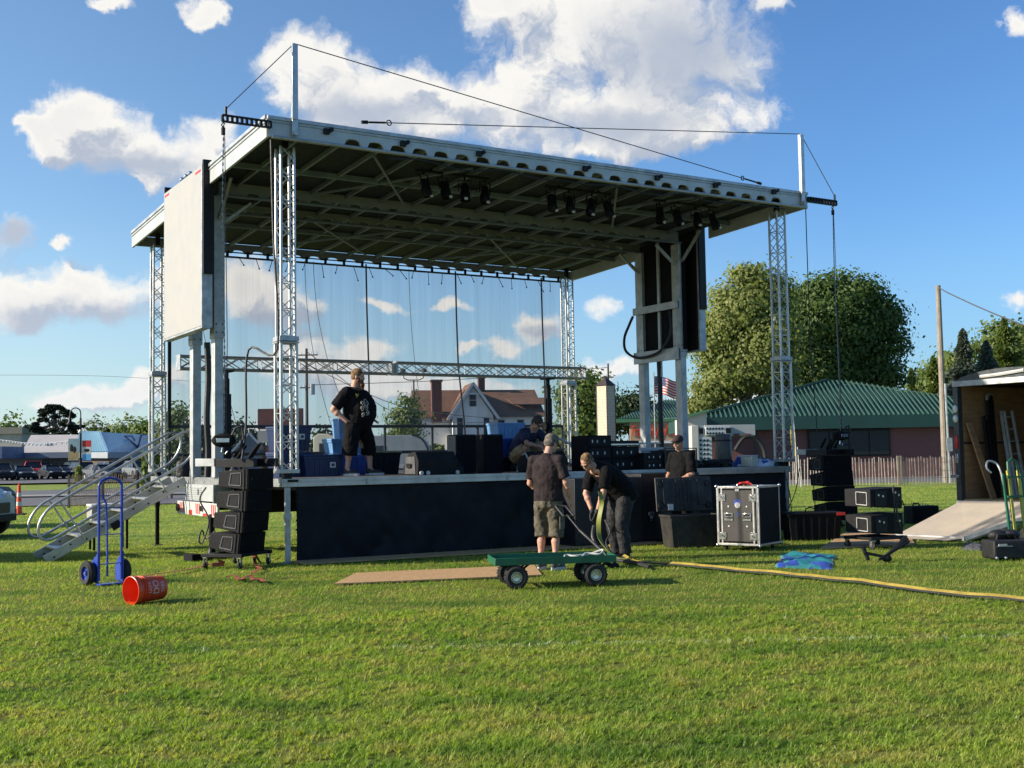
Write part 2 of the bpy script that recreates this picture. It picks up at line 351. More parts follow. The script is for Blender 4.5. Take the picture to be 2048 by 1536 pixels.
# grass blades
def blades(n, y0, y1, dens_pow, h, wd, seg2, spread=1.12):
    u_ = RN.random(n); y = (y0**(2-dens_pow) + u_*(y1**(2-dens_pow)-y0**(2-dens_pow)))**(1/(2-dens_pow))
    hw = .455*spread*y; x = (RN.random(n)*2-1)*hw
    if seg2:   # near turf grows in small tufts
        per = 11; x = np.repeat(x[::per], per)[:n]; y = np.repeat(y[::per], per)[:n]; cz_ = np.repeat(RN.random(n)[::per], per)[:n]; ta = RN.random(n)*2*PI; tr_ = np.abs(RN.normal(0, .014, n)); x = x+np.cos(ta)*tr_; y = y+np.sin(ta)*tr_
    else: cz_ = RN.random(n); ta = RN.random(n)*2*PI
    keep = np.ones(n, bool)
    for pl in (PLY1, PLY2, PLY3): keep &= ~inpoly(x, y, pl)
    cell = .5+.5*np.sin(x*7.1+np.sin(y*5.3)*2)*np.sin(y*6.3+np.sin(x*4.7)*2)
    cell2 = .5+.5*np.sin(x*1.9+2*np.sin(y*1.3))*np.sin(y*2.3+1.5*np.sin(x*1.7))
    x, y, cell, cell2, cz_, ta = x[keep], y[keep], cell[keep], cell2[keep], cz_[keep], ta[keep]; n = len(x)
    z = np.where((y > 16.5) & (x < -2.6), np.array([gz(a, c) for a, c in zip(x, y)]) if y1 > 16.5 else 0, 0)
    hh = h*(.45+.75*RN.random(n))*(.6+.5*cell+.25*cell2)*(.55+.75*cz_); ww = wd*(.7+.6*RN.random(n))*np.maximum(1, y/9)
    la = ta+RN.normal(0, .6, n); a = la+PI/2; lean = hh*(.45+1.25*RN.random(n))
    dx, dy = np.cos(a)*ww/2, np.sin(a)*ww/2; lx, ly = np.cos(la)*lean, np.sin(la)*lean
    B0 = np.stack([x-dx, y-dy, z], 1); B1 = np.stack([x+dx, y+dy, z], 1)
    T = np.stack([x+lx, y+ly, z+hh], 1)
    if seg2:
        M0 = np.stack([x-dx*.8+lx*.32, y-dy*.8+ly*.32, z+hh*.6], 1); M1 = np.stack([x+dx*.8+lx*.32, y+dy*.8+ly*.32, z+hh*.6], 1)
        V = np.stack([B0, B1, M1, M0, T], 1).reshape(-1, 3); k = 5
        i = np.arange(n)*5
        loops = np.stack([i, i+1, i+2, i+3, i+3, i+2, i+4], 1).ravel(); tot = np.tile([4, 3], n)
    else:
        V = np.stack([B0, B1, T], 1).reshape(-1, 3); k = 3; i = np.arange(n)*3
        loops = np.stack([i, i+1, i+2], 1).ravel(); tot = np.full(n, 3)
    # chalk line: sparse whitened blades
    ln = np.abs(y - (9.32 + .012*x + .03*np.sin(x*3))) < .06
    white = (ln & (RN.random(n) < np.where(x > -1, .20, .05))) | (RN.random(n) < .0006)
    tint = np.where(white, 2.0, RN.random(n))
    return V, loops, tot, np.repeat(tint, k)
def blade_obj(name, sets, m):
    V = np.concatenate([s_[0] for s_ in sets]); off = 0; LP = []; T = []; TT = []
    for s_ in sets: LP.append(s_[1]+off); off += len(s_[0]); TT.append(s_[2]); T.append(s_[3])
    LP = np.concatenate(LP); TT = np.concatenate(TT); T = np.concatenate(T)
    me = bpy.data.meshes.new(name); me.vertices.add(len(V)); me.vertices.foreach_set('co', V.ravel().astype(np.float32))
    me.loops.add(len(LP)); me.loops.foreach_set('vertex_index', LP.astype(np.int32))
    me.polygons.add(len(TT)); st = np.concatenate([[0], np.cumsum(TT)[:-1]]); me.polygons.foreach_set('loop_start', st.astype(np.int32))
    at = me.attributes.new('tint', 'FLOAT', 'POINT'); at.data.foreach_set('value', T.astype(np.float32))
    me.update(calc_edges=True); me.materials.append(m); o = bpy.data.objects.new(name, me); COL.objects.link(o); return o
bmt = bpy.data.materials.new('grass_blade'); bmt.use_nodes = True; q = NB(bmt.node_tree); P = bmt.node_tree.nodes['Principled BSDF']
base, g = grass_color(q); at = q.n('ShaderNodeAttribute', attribute_name='tint').outputs['Fac']
c1 = q.mix(q.mr(at, 0, .5), q.mix(1, base, (.72, .76, .6), 'MULTIPLY'), base)
c1 = q.mix(q.mr(at, .5, 1, 0, 1), c1, q.mix(1, base, (1.5, 1.35, 1.15), 'MULTIPLY'))
c1 = q.mix(q.mr(at, .93, .97, 0, .55), c1, (.34, .27, .12)); c1 = q.mix(q.mr(at, 1.2, 1.5), c1, (.8, .82, .75))
q.L.new(c1, P.inputs['Base Color']); P.inputs['Roughness'].default_value = .5; P.inputs['Specular IOR Level'].default_value = .35
tr = q.n('ShaderNodeBsdfTranslucent'); q.L.new(q.mix(1, c1, (1.1, 1.2, .5), 'MULTIPLY'), tr.inputs[0]); ms = q.n('ShaderNodeMixShader'); ms.inputs[0].default_value = .55
q.L.new(P.outputs[0], ms.inputs[1]); q.L.new(tr.outputs[0], ms.inputs[2]); q.L.new(ms.outputs[0], bmt.node_tree.nodes['Material Output'].inputs[0])
gr = blade_obj('grass', [blades(300000, 5.0, 11.5, 1.2, .033, .0052, True), blades(170000, 11.5, 24, 1.3, .036, .0050, False), blades(90000, 24, 47, 1.2, .04, .006, False)], bmt)
tag(gr, 'short mown green lawn grass covering the field', 'grass', None, 'stuff')
# sheets on the ground
def sheet(name, pts, m, z=.006, thick=0, label=None, cat=None, kind='structure', sub=1):
    mb = MB(); n = len(pts)
    top = [(p[0], p[1], (p[2] if len(p) > 2 else 0)+z) for p in pts]
    mb.add(top, [tuple(range(n))])
    if thick: mb = MB(); mb.add(top + [(p[0], p[1], p[2]-thick) for p in top], [tuple(range(n)), tuple(range(n, 2*n))[::-1]] + [(i, n+i, n+(i+1) % n, (i+1) % n) for i in range(n)])
    o = mb.build(name, m, None, smooth=0)
    return tag(o, label, cat, None, kind)
asph = mat('asphalt', (.135,.135,.14), .85, 0, .12, 1.2, .3, 60); conc = mat('concrete', (.34,.33,.31), .85, 0, .1, 2, .2, 40)
def strip(name, X0_, X1_, Y0a, Y0b, Y1a, Y1b, m, z): return sheet(name, [(X0_, Y0a, gz(X0_, Y0a)), (X1_, Y0b, gz(X1_, Y0b)), (X1_, Y1b, gz(X1_, Y1b)), (X0_, Y1a, gz(X0_, Y1a))], m, z)
strip('road', -260, -4.5, 46, 46, 74, 74, asph, .012)
strip('pavement', -260, -4.5, 57.5, 57.5, 59.5, 59.5, conc, .10)
strip('parking_lot', -360, -3, 96, 96, 178, 178, asph, .014)
strip('parking_lot_surface', -3, 260, 54, 54, 178, 178, asph, .016)
for nm, pts, lb in (('plywood_sheet', PLY1, 'long plywood sheet under the bottom edge of the black stage skirt'),
                    ('plywood_sheet', PLY2, 'plywood sheet lying on the grass behind the green cart'),
                    ('plywood_sheet', PLY3, 'thin plywood sheet under the speaker dolly')):
    o = sheet(nm, pts, 'ply', .030, .018, lb, 'plywood sheet', 'thing'); o['group'] = 'plywood sheets on the grass'
# ------------------------------------------------------------------ mobile stage (local frame: x along the front, y to the rear)
stage = thing('mobile_stage', 'large mobile concert stage with silver roof, white side panel and black skirt', 'stage', SO, PSI)
OV = .41; ZF = 6.50; ZB = 6.20
def zr(y): return ZF + (ZB-ZF)*(y+OV)/(D+2*OV)     # top of roof at depth y
XL, XR, YF, YB = -OV, W+OV, -OV, D+OV
# deck
b_ = MB().box(-.07, W+.07, -.02, D+.1, HD-.05, HD); b_.build('deck', 'deck', stage)
def fasc(x0, x1, y0, y1): return MB().box(x0, x1, y0, y1, HD-.115, HD-.002)
e = MB(); e.box(-.09, W+.09, -.10, -.021, HD-.115, HD+.004); e.box(-.09, W+.09, -.106, -.1, HD-.05, HD-.035)
e.box(-.10, -.072, -.019, D+.12, HD-.115, HD+.004); e.box(W+.072, W+.10, -.019, D+.12, HD-.115, HD+.004)
e.build('deck_edge', 'alu', stage, .004)
for k in range(1, 8):
    MB().box(k*1.25-.02, k*1.25+.02, -.112, -.107, HD-.10, HD-.02).build('edge_joint', 'galv', stage)
MB().box(-.02, .14, -.116, -.107, HD-.045, HD-.008).build('corner_label', 'black', stage)
# chassis under the deck
c = MB(); c.box(.1, W-.1, 2.75, 2.95, .62, 1.10); c.box(.1, W-.1, 4.45, 4.65, .62, 1.10)
for x in np.arange(.3, W, 1.2): c.box(x, x+.08, -.0, D, HD-.18, HD-.06)
c.build('chassis', 'black', stage)
for x in (4.2, 5.1):
    for y in (2.6, 4.8):
        wmb = MB(); wmb.lathe([(.0,-.12),(.30,-.12),(.36,-.09),(.36,.09),(.30,.12),(0,.12)], 20, 'Y', (x, y, .36)); wmb.build('wheel', 'tyre', stage)
# louvred compartment and hazard bumper on the left end
cb = MB(); cb.box(-.16, .5, 3.1, 4.75, .82, HD-.118); cb.build('locker', 'fascia', stage, .005)
lv = MB()
for k in range(6): lv.cbox((-.166, 4.2, .86+k*.038), (.012, .9, .016))
lv.each('louvre', 'fascia', stage); MB().cbox((-.175, 3.9, .98), (.03, .03, .10)).build('latch', 'galv', stage)
MB().box(-.16, .42, 3.06, 3.098, .80, HD-.12).build('locker_side', 'galv', stage)
bu = MB(); bu.box(-.22, -.18, 2.65, 5.05, .57, .80)
bu.build('bumper', 'white', stage, .004)
rs = MB()
for y0 in (2.72, 3.62, 4.62):
    for k in range(3):
        y = y0 + k*.10; rs.add([(-.2225, y, .60), (-.2225, y+.055, .60), (-.2225, y+.075, .78), (-.2225, y+.02, .78)], [(0, 1, 2, 3)])
rs.box(-.226, -.2205, 3.2, 3.45, .575, .62); rs.box(-.226, -.2205, 4.1, 4.3, .575, .66)
rs.each('hazard_stripe', 'red', stage, smooth=0)
tl = MB(); tl.lathe([(0,-.03),(.07,-.03),(.07,0),(0,0)], 14, 'X', (-.225, 4.96, .68)); tl.lathe([(0,-.03),(.05,-.03),(.05,0),(0,0)], 14, 'X', (-.228, 3.5, .70)); tl.each('tail_light', 'glass', stage)
# landing jack and legs
def leg(x, y, m='galv', z0=None):
    p = S(x, y); z0 = gz(p.x, p.y); g_ = MB(); g_.box(x-.035, x+.035, y-.035, y+.035, z0+.01, HD-.12); g_.box(x-.045, x+.045, y-.045, y+.045, .62, .72); g_.box(x-.09, x+.09, y-.09, y+.09, z0-.01, z0+.015)
    g_.build('leg', m, stage, .003)
leg(0, -.03); leg(0, D, 'black'); leg(W, -.03); leg(W, D, 'black')
j = MB(); p = S(-.2, 3.0); z0 = gz(p.x, p.y)
j.box(-.25, -.17, 2.95, 3.03, .12+z0, .62); j.tube((-.21,2.99,z0+.06), (-.21,2.99,z0+.2), .09, 12, .05); j.cbox((-.21,2.99,z0+.03), (.55,.4,.1))
j.build('landing_jack', 'black', stage, .004); MB().cbox((-.62, 2.7, z0+.07), (.16, .3, .15), .2).build('jack_pad', 'blackmatte', stage, .01)
# skirt with folds
def cloth(name, x0, x1, y, z0, z1, m, parent, nx=60, nz=14, amp=.03, seed=1., mesh_fn=None):
    vs = []
    for i in range(nx+1):
        for k in range(nz+1):
            x = x0+(x1-x0)*i/nx; z = z0+(z1-z0)*k/nz; t = 1-k/nz
            a = mnoise.noise((x*1.6, z*.8, seed))*amp*1.3 + mnoise.noise((x*5+z*3, z*1.5, seed+5))*amp*.5*t
            vs.append((x, y - abs(a)*(.3+t) - .012*t, z))
    fs = [(i*(nz+1)+k, (i+1)*(nz+1)+k, (i+1)*(nz+1)+k+1, i*(nz+1)+k+1) for i in range(nx) for k in range(nz)]
    return MB().add(vs, fs).build(name, m, parent, smooth=60)
cloth('skirt', .13, W-.02, -.03, .02, HD-.12, 'skirt', stage, 220, 30, .085, 2.2)
MB().box(.12, W, -.035, -.022, HD-.15, HD-.118).build('skirt_top_band', 'black', stage)
ck = MB()
for k in range(9): ck.caps((.13+.01*(k % 2), -.05, 1.04-k*.07), (.16, -.055, .995-k*.07), .012, .008)
ck.build('skirt_gathers', 'skirt', stage)
# roof
def arched(y, x0, x1, zt, zb, ax0, ax1, n, aw, ah, th, m, name):
    # plate in the x-z plane whose lower edge is cut by a row of half-oval openings
    mbx = MB(); xsl = [x0]; pitch_ = (ax1-ax0)/(n-1); cuts = [ax0+i*pitch_ for i in range(n)]
    zsl = [zb(x0)]
    for c_ in cuts:
        for k in range(9):
            t = -1+2*k/8; x = c_+t*aw/2; xsl.append(x); zsl.append(zb(x)+.012+ah*math.sqrt(max(0, 1-abs(t)**3))*1.0)
    xsl.append(x1); zsl.append(zb(x1)); pts = []
    xs2, zs2 = [x0], [zb(x0)]
    for i in range(n):
        a = 1+i*9; xs2 += [xsl[a]-.001] + xsl[a:a+9] + [xsl[a+8]+.001]; zs2 += [zb(xsl[a])] + zsl[a:a+9] + [zb(xsl[a+8])]
    xs2.append(x1); zs2.append(zb(x1)); m_ = len(xs2); vs = []
    for yy in (y, y+th):
        for x, z in zip(xs2, zs2): vs += [(x, yy, z), (x, yy, zt(x))]
    fs = []
    for i in range(m_-1):
        a = 2*i; c2 = a+2*m_
        fs += [(a, a+2, a+3, a+1), (c2, c2+1, c2+3, c2+2), (a, c2, c2+2, a+2)]
    mbx.add(vs, fs); return mbx.build(name, m, stage, smooth=0)
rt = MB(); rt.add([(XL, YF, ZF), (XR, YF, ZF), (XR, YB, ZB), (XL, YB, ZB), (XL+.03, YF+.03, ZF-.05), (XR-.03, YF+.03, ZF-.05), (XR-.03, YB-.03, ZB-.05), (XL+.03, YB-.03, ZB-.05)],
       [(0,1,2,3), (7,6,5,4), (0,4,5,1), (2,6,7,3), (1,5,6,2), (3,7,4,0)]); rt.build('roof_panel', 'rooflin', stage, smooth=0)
arched(YF-.012, XL, XR, lambda x: ZF-.045, lambda x: ZF-.30, .92, 9.62, 24, .29, .115, .04, 'fascia', 'front_fascia')
cp_ = MB(); cp_.box(XL-.01, XR+.01, YF-.03, YF+.05, ZF-.043, ZF+.012); cp_.box(XL-.01, XR+.01, YF-.026, YF-.014, ZF-.085, ZF-.07); cp_.build('roof_edge_rail', 'galv', stage, .004)
pp = MB(); pp.tube((XL+.05, YF-.02, ZF-.300), (XR-.05, YF-.035, ZF-.300), .028, 10); pp.build('front_pipe', 'alu', stage)
PL0, PNL0, PNL1 = 2.52, 2.52, 4.86      # the side panels interrupt the side fascias
for x0, x1 in ((XL-.012, XL+.03), (XR-.03, XR+.012)):
    for ya, yb in ((YF+.03, PNL0-.08), (PNL1+.08, YB)):
        s_ = MB(); s_.add([(x0, ya, zr(ya)-.30), (x1, ya, zr(ya)-.30), (x1, yb, zr(yb)-.30), (x0, yb, zr(yb)-.30), (x0, ya, zr(ya)+.004), (x1, ya, zr(ya)+.004), (x1, yb, zr(yb)+.004), (x0, yb, zr(yb)+.004)],
            [(0,3,2,1), (4,5,6,7), (0,1,5,4), (2,3,7,6), (1,2,6,5), (3,0,4,7)]); s_.build('side_fascia', 'fascia', stage, .004)
        t_ = MB(); xx = x0-.008 if x0 < 0 else x1+.008
        t_.bar((xx, ya, zr(ya)+.005), (xx, yb, zr(yb)+.005), .03, .05); t_.bar((xx, ya, zr(ya)-.07), (xx, yb, zr(yb)-.07), .015, .015); t_.build('side_trim', 'galv', stage)
arched(YB-.04, XL+.03, XR-.03, lambda x: ZB-.06, lambda x: ZB-.26, .5, 9.6, 22, .26, .06, .03, 'beam', 'rear_fascia')
for y in (3.05, 4.42):
    arched(y, XL+.35, XR-.35, lambda x: zr(y)-.06, lambda x: 6.07, .55, 9.5, 24, .25, .085, .03, 'beam', 'roof_beam')
    q_ = MB(); q_.tube((XL+.3, y-.04, 6.07), (XR-.3, y-.04, 6.07), .026, 8)
    q_.build('beam_pipe', 'rib', stage)
for y in (1.75, 5.8):
    MB().box(XL+.03, XR-.03, y, y+.05, zr(y)-.16, zr(y)-.07).build('cross_rail', 'rib', stage)
for k, x in enumerate(np.linspace(.25, W-.25, 15)):
    r_ = MB()
    for ya, yb in ((YF+.06, 3.04), (3.10, 4.41), (4.47, YB-.06)):
        r_.bar((x, ya, zr(ya)-.092), (x, yb, zr(yb)-.092), .045, .07)
    r_.build('roof_rib', 'rib', stage, smooth=0)
for a, c_ in (((1.6,.3),(3.4,2.9)), ((3.4,.3),(1.6,2.9)), ((6.4,.3),(8.2,2.9)), ((8.2,.3),(6.4,2.9)), ((2.2,4.6),(4.6,7.3)), ((4.6,4.6),(2.2,7.3)), ((6.2,4.6),(8.6,7.3)), ((8.6,4.6),(6.2,7.3))):
    MB().bar((a[0], a[1], zr(a[1])-.15), (c_[0], c_[1], zr(c_[1])-.15), .035, .035).build('diagonal_brace', 'rib', stage)
# corner posts
def truss(mbx, p0, p1, w_, h_, r=.024, rb=.009, pitch_=.34, up=(0,0,1), sides=(0,1,2,3), X=False):
    p0, p1 = Vector(p0), Vector(p1); d = p1-p0; Ln = d.length; d.normalize(); u_ = Vector(up)
    e = d.cross(u_).normalized()*w_/2; g = e.cross(d).normalized()*h_/2
    C4 = [-e-g, e-g, e+g, -e+g]
    for q in C4: mbx.tube(p0+q, p1+q, r, 8)
    n = max(1, round(Ln/pitch_))
    for si in sides:
        a, c_ = C4[si], C4[(si+1) % 4]
        for k in range(n):
            t0, t1 = k*Ln/n, (k+1)*Ln/n
            if X: mbx.tube(p0+a+d*t0, p0+c_+d*t1, rb, 5, cap=False); mbx.tube(p0+c_+d*t0, p0+a+d*t1, rb, 5, cap=False)
            elif k % 2: mbx.tube(p0+a+d*t0, p0+c_+d*t1, rb, 5, cap=False)
            else: mbx.tube(p0+c_+d*t0, p0+a+d*t1, rb, 5, cap=False)
            if k % 2 == 0: mbx.tube(p0+a+d*t0, p0+c_+d*t0, rb, 5, cap=False)
    return mbx
for x, y in ((0,0), (W,0), (0,D), (W,D)):
    zt = zr(y)-.31; t_ = MB(); truss(t_, (x,y,HD+.13), (x,y,3.24), .24, .24, .026, .009, .20, (0,1,0))
    truss(t_, (x,y,3.34), (x,y,zt), .21, .21, .022, .008, .20, (0,1,0)); po = t_.build('corner_post', 'alu', stage)
    k_ = MB(); k_.box(x-.155, x+.155, y-.155, y+.155, 3.23, 3.25); k_.box(x-.15, x+.15, y-.15, y+.15, 3.26, 3.33); k_.build('collar', 'galv', po, .004)
    k_ = MB(); k_.box(x-.15, x+.15, y-.15, y+.15, HD+.085, HD+.145); k_.build('base_plate', 'alu', po, .004)
    MB().box(x-.06, x+.06, y-.06, y+.06, HD+.003, HD+.084).build('foot', 'black', po)
    MB().box(x-.04, x+.04, y-.04, y+.04, zt, zr(y)-.07).build('head', 'black', po)
# masts, outriggers, guy wires
for sx_, x, yo in ((-1, -.02, 0), (1, 10.28, -.3)):
    m_ = MB(); m_.box(x-.045, x+.045, YF-.075, YF-.032, ZF-.25, ZF+.02); m_.bar((x, YF-.05, ZF-.02), (x, YF-.05, 7.62), .075, .09, (1,0,0)); ms_ = m_.build('mast', 'alu', stage, .006)
    MB().tube((x, YF-.11, ZF-.22), (x, YF-.07, ZF-.22), .035, 10).build('mast_bolt', 'galv', ms_)
    xa, xb = (XL+.02, -1.1) if sx_ < 0 else (XR-.02, 11.17)
    o_ = MB()
    for dz in (-.045, .045): o_.box(min(xa, xb), max(xa, xb), YF-.09, YF-.035, ZF-.14+dz-.010, ZF-.14+dz+.010)
    n_ = 10
    for k in range(n_+1):
        xx = xa+(xb-xa)*k/n_; o_.box(xx-.014, xx+.014, YF-.088, YF-.037, ZF-.185, ZF-.095)
    o_.build('outrigger', 'black', stage)
    top = (x, YF-.05, 7.63); g_ = MB(); xe = xb + (.05 if sx_ < 0 else -.03); g_.tube(top, (xe, YF-.06, ZF-.0), .008, 6)
    far = (9.2, YF-.05, ZF+.04) if sx_ < 0 else (1.05, YF-.05, ZF+.10)
    g_.tube(top, far, .008, 6); g_.build('guy_wire', 'wire', stage)
    tb = MB(); f_ = Vector(far); dd = (Vector(top)-f_).normalized()
    tb.tube(f_, f_+dd*.10, .028, 8); tb.tube(f_+dd*.12, f_+dd*.40, .016, 8); tb.lathe([(.035,-.012),(.05,0),(.035,.012)], 10, 'Y', tuple(f_+dd*.46)); tb.build('turnbuckle', 'black', stage)
    MB().tube((xe, YF-.06, ZF-.09), (xe, YF-.06, ZF+.03), .02, 8).build('shackle', 'black', stage)
# clamps along the front fascia
for u, v in ((655,262),(808,287),(960,307),(1172,337),(1316,355),(1432,370),(1549,383)):
    d = ray(u, v); t = (YF-.04 - (Vector((0,0,EYE))-SO).dot(AY))/d.dot(AY); P_ = Vector((0,0,EYE))+d*t; x = (P_-SO).dot(AX); z = P_.z
    k_ = MB(); k_.box(x-.06, x+.03, YF-.07, YF-.015, z-.05, z+.035); k_.tube((x+.05, YF-.09, z+.02), (x+.05, YF-.02, z+.02), .035, 8); k_.build('rail_clamp', 'black', stage, .004)
# sagging cable on the front pipe
cbp = [(x, YF-.05, ZF-.36-.06*abs(math.sin(x*1.7))-.02*math.sin(x*5)) for x in np.linspace(1.5, 9.8, 60)]
MB().pipe(cbp, .012, 5).build('roof_cable', 'cable', stage)
# columns
for x, sd_ in ((-.07, -1), (W+.09, 1)):
    for y in (3.12, 4.42):
        zt = 6.05; k_ = MB(); k_.box(x-.075, x+.075, y-.10, y+.10, HD+.005, 3.62); c0 = k_.build('column', 'aludull', stage, .006)
        k_ = MB(); k_.box(x-.095, x+.095, y-.125, y+.125, 3.60, zt); k_.build('upper_column', 'aludull', c0, .006)
        k_ = MB()
        for a in (-1, 1):
            for z in (3.70, 3.84): k_.tube((x+a*.055, y-.13, z), (x+a*.055, y-.124, z), .014, 8); k_.tube((x-.1, y+a*.06, z), (x-.094, y+a*.06, z), .014, 8)
        k_.each('bolt', 'black', c0)
    br = MB()
    for y, dy in ((3.12,-1), (4.42,1)):
        br.bar((x, y+dy*.12, 5.65), (x, y+dy*.75, zr(y+dy*.75)-.16), .05); br.bar((x-sd_*.09, y, 5.6), (x-sd_*.6, y, 6.0), .05)
    br.each('knee_brace', 'aludull', stage)
# side panels (plates hanging outside the columns)
for x0, x1, m_, side in ((-.52, -.40, 'cream', -1), (W+.34, W+.46, 'cream', 1)):
    PNL0 = PL0 if side < 0 else 2.80
    p_ = MB(); p_.box(x0, x1, PNL0, PNL1, 3.74, 6.42); pn = p_.build('side_panel', m_, stage, .01)
    xi = x1+.004 if side < 0 else x0-.004; k_ = MB()
    k_.box(min(xi, xi-side*.02), max(xi, xi-side*.02), PNL0, PNL1, 3.74, 6.42); k_.build('panel_back', 'black', pn)
    k_ = MB(); k_.box(x0-.008, x1+.05, PNL0-.05, PNL0-.002, 3.72, 6.44); k_.box(x0-.008, x1+.03, PNL0-.05, PNL1+.02, 3.70, 3.735); k_.build('panel_frame', 'galv', pn, .004)
    k_ = MB(); k_.box(x0+.0, x1+.06, PNL0-(.12 if side < 0 else .09), PNL0-.055, 4.6, 6.5); k_.box(x0+.02, x1+.06, PNL1+.01, PNL1+.06, 6.2, 6.55); k_.each('panel_hinge', 'black', pn)
    if side < 0:
        k_ = MB()
        for y in (3.35, 3.6, 3.85): k_.ell((x0+.05, y, 6.47), (.045, .045, .045), None, 10, 6)
        k_.each('marker_light', 'chrome', pn)
        k_ = MB(); k_.box(x0-.003, x0-.0005, PNL0+.04, PNL0+.35, 6.33, 6.37); k_.box(x0-.003, x0-.0005, PNL1-.35, PNL1-.06, 6.33, 6.37); k_.each('reflector_strip', 'red', pn)
# cross frame between the right columns
x = W+.05
for z, hh, th in ((4.72, .16, .06), (3.66, .26, .06)):
    MB().box(x-.14, x-.10, 3.0, 4.55, z-hh/2, z+hh/2).build('cross_member', 'aludull', stage, .004)
MB().box(x-.02, x+.02, 3.72, 3.80, 3.2, 6.2).build('hydraulic_ram', 'aludull', stage)
k_ = MB(); k_.box(x+.02, x+.10, 2.95, 4.6, 3.75, 6.05); k_.build('panel_black_board', 'blackmatte', stage)  # matte black board inside the right side panel
def arc(c, r0, r1, a0, a1, n, f_): return [f_(c[0]+r0*math.cos(a0+(a1-a0)*i/n), c[1]+r1*math.sin(a0+(a1-a0)*i/n)) for i in range(n+1)]
lp = [(x-.17, 3.2, 4.6), (x-.2, 3.12, 4.3), (x-.2, 3.2, 4.0), (x-.2, 3.6, 3.72), (x-.2, 4.3, 3.66), (x-.2, 4.75, 3.85), (x-.2, 4.80, 4.15), (x-.2, 4.62, 4.42), (x-.17, 4.5, 4.62)]
def smoothpts(P_, k=6):
    P_ = [Vector(p) for p in P_]; out = []
    for i in range(len(P_)-1):
        a, b1, c1, d1 = P_[max(0,i-1)], P_[i], P_[i+1], P_[min(len(P_)-1,i+2)]
        for j in range(k):
            t = j/k; out.append(.5*((2*b1)+(c1-a)*t+(2*a-5*b1+4*c1-d1)*t*t+(3*b1-a-3*c1+d1)*t**3))
    return out+[P_[-1]]
MB().pipe(smoothpts(lp), .03, 8).build('hydraulic_hose', 'cable', stage)
# black bundles of cable down the columns
for xx, y in ((-.05, 3.78), (W+.02, 3.78)):
    MB().pipe(smoothpts([(xx, y, 3.6), (xx+.03, y+.02, 3.0), (xx-.01, y-.02, 2.3), (xx+.02, y, 1.7), (xx, y, HD)]), .055, 8).build('cable_bundle', 'cable', stage)
# rear guard rail
gr_ = MB()
for z in (HD+1.0, HD+.42): gr_.tube((.25, D+.02, z), (W-.2, D+.02, z), .034, 8)
for xx in np.linspace(.25, W-.2, 9): gr_.tube((xx, D+.02, HD), (xx, D+.02, HD+1.0), .030, 8)
gr_.build('guard_rail', 'black', stage)
# rear pipe rack under the roof
lr = MB(); lr.tube((.9, YB-.35, 5.80), (9.9, YB-.35, 5.80), .022, 8); lr.tube((.9, YB-.35, 5.90), (9.9, YB-.35, 5.90), .014, 8)
for k, xx in enumerate(np.arange(1.0, 9.9, .44)): lr.box(xx, xx+.05, YB-.37, YB-.33, 5.8, 5.93)
lr.build('rear_pipe', 'black', stage)
# ------------------------------------------------------------------ rear scrim and its cords (hang from the stage roof)
smm = bpy.data.materials.new('scrim'); smm.use_nodes = True; q = NB(smm.node_tree); P = smm.node_tree.nodes['Principled BSDF']
P.inputs['Base Color'].default_value = (.20,.20,.21,1); P.inputs['Roughness'].default_value = .9
tcd = q.n('ShaderNodeTexCoord').outputs['Object']; a_ = q.noise(q.vm('MULTIPLY', tcd, (5.5, 1, .12)), 1.0, 5, .65)
a2 = q.noise(q.vm('MULTIPLY', tcd, (28, 1, .15)), 1.0, 3, .6)
al = q.m('ADD', q.mr(a_, .35, .75, .22, .36), q.mr(a2, .62, .8, 0, .07)); q.L.new(al, P.inputs['Alpha'])
vs = []; NXS, NZS = 260, 14
for i in range(NXS+1):
    for k in range(NZS+1):
        x = .2+(W-.25)*i/NXS; z = HD+.15+(5.78-HD-.15)*k/NZS
        vs.append((x, D-.10+.04*math.sin(x*6+math.sin(z*1.3)*.8)+.03*mnoise.noise((x*3, z*.5, 3)), z))
fs = [(i*(NZS+1)+k, (i+1)*(NZS+1)+k, (i+1)*(NZS+1)+k+1, i*(NZS+1)+k+1) for i in range(NXS) for k in range(NZS)]
scr = thing('mesh_backdrop', 'thin see-through grey mesh backdrop hanging across the rear of the stage', 'backdrop', SO, PSI)
MB().add(vs, fs).build('mesh_sheet', smm, scr, smooth=60)
hm = MB(); hm.box(.18, .24, D-.14, D-.08, 2.2, 5.75); hm.build('side_hem', 'black', scr)
for x in (4.55, 6.81, 9.18):
    s_ = MB(); dx = .14 if x == 6.81 else .02
    s_.pipe([(x-.03, D-.2, 5.82), (x-.02, D-.2, 4.8), (x+.01, D-.2, 3.6), (x+dx, D-.2, 2.4), (x+dx*1.4, D-.2, 1.6)], .020, 5)
    so_ = s_.build('hanging_strap', 'cable', None); so_.location = SO; so_.rotation_euler = (0, 0, PSI)
    tag(so_, {4.55:'black vertical strap hanging behind the large bearded man', 6.81:'black vertical strap hanging in front of the red-roofed house gable', 9.18:'black vertical strap hanging above the man kneeling in navy shirt'}[x], 'strap', 'black straps hanging from the rear roof pipe')
for x, cur in ((.75, .7), (1.05, .55), (3.1, .6), (3.3, .9), (5.6, .35), (2.5, .25)):
    s_ = MB(); s_.pipe([(x+cur*((1-(z-2)/3.8)**2)*1.1, D-.16, z) for z in np.linspace(5.8, 2.1 if cur > .5 else 3.0, 14)], .007, 4)
    s_.build('fold_cord', 'wire', scr)
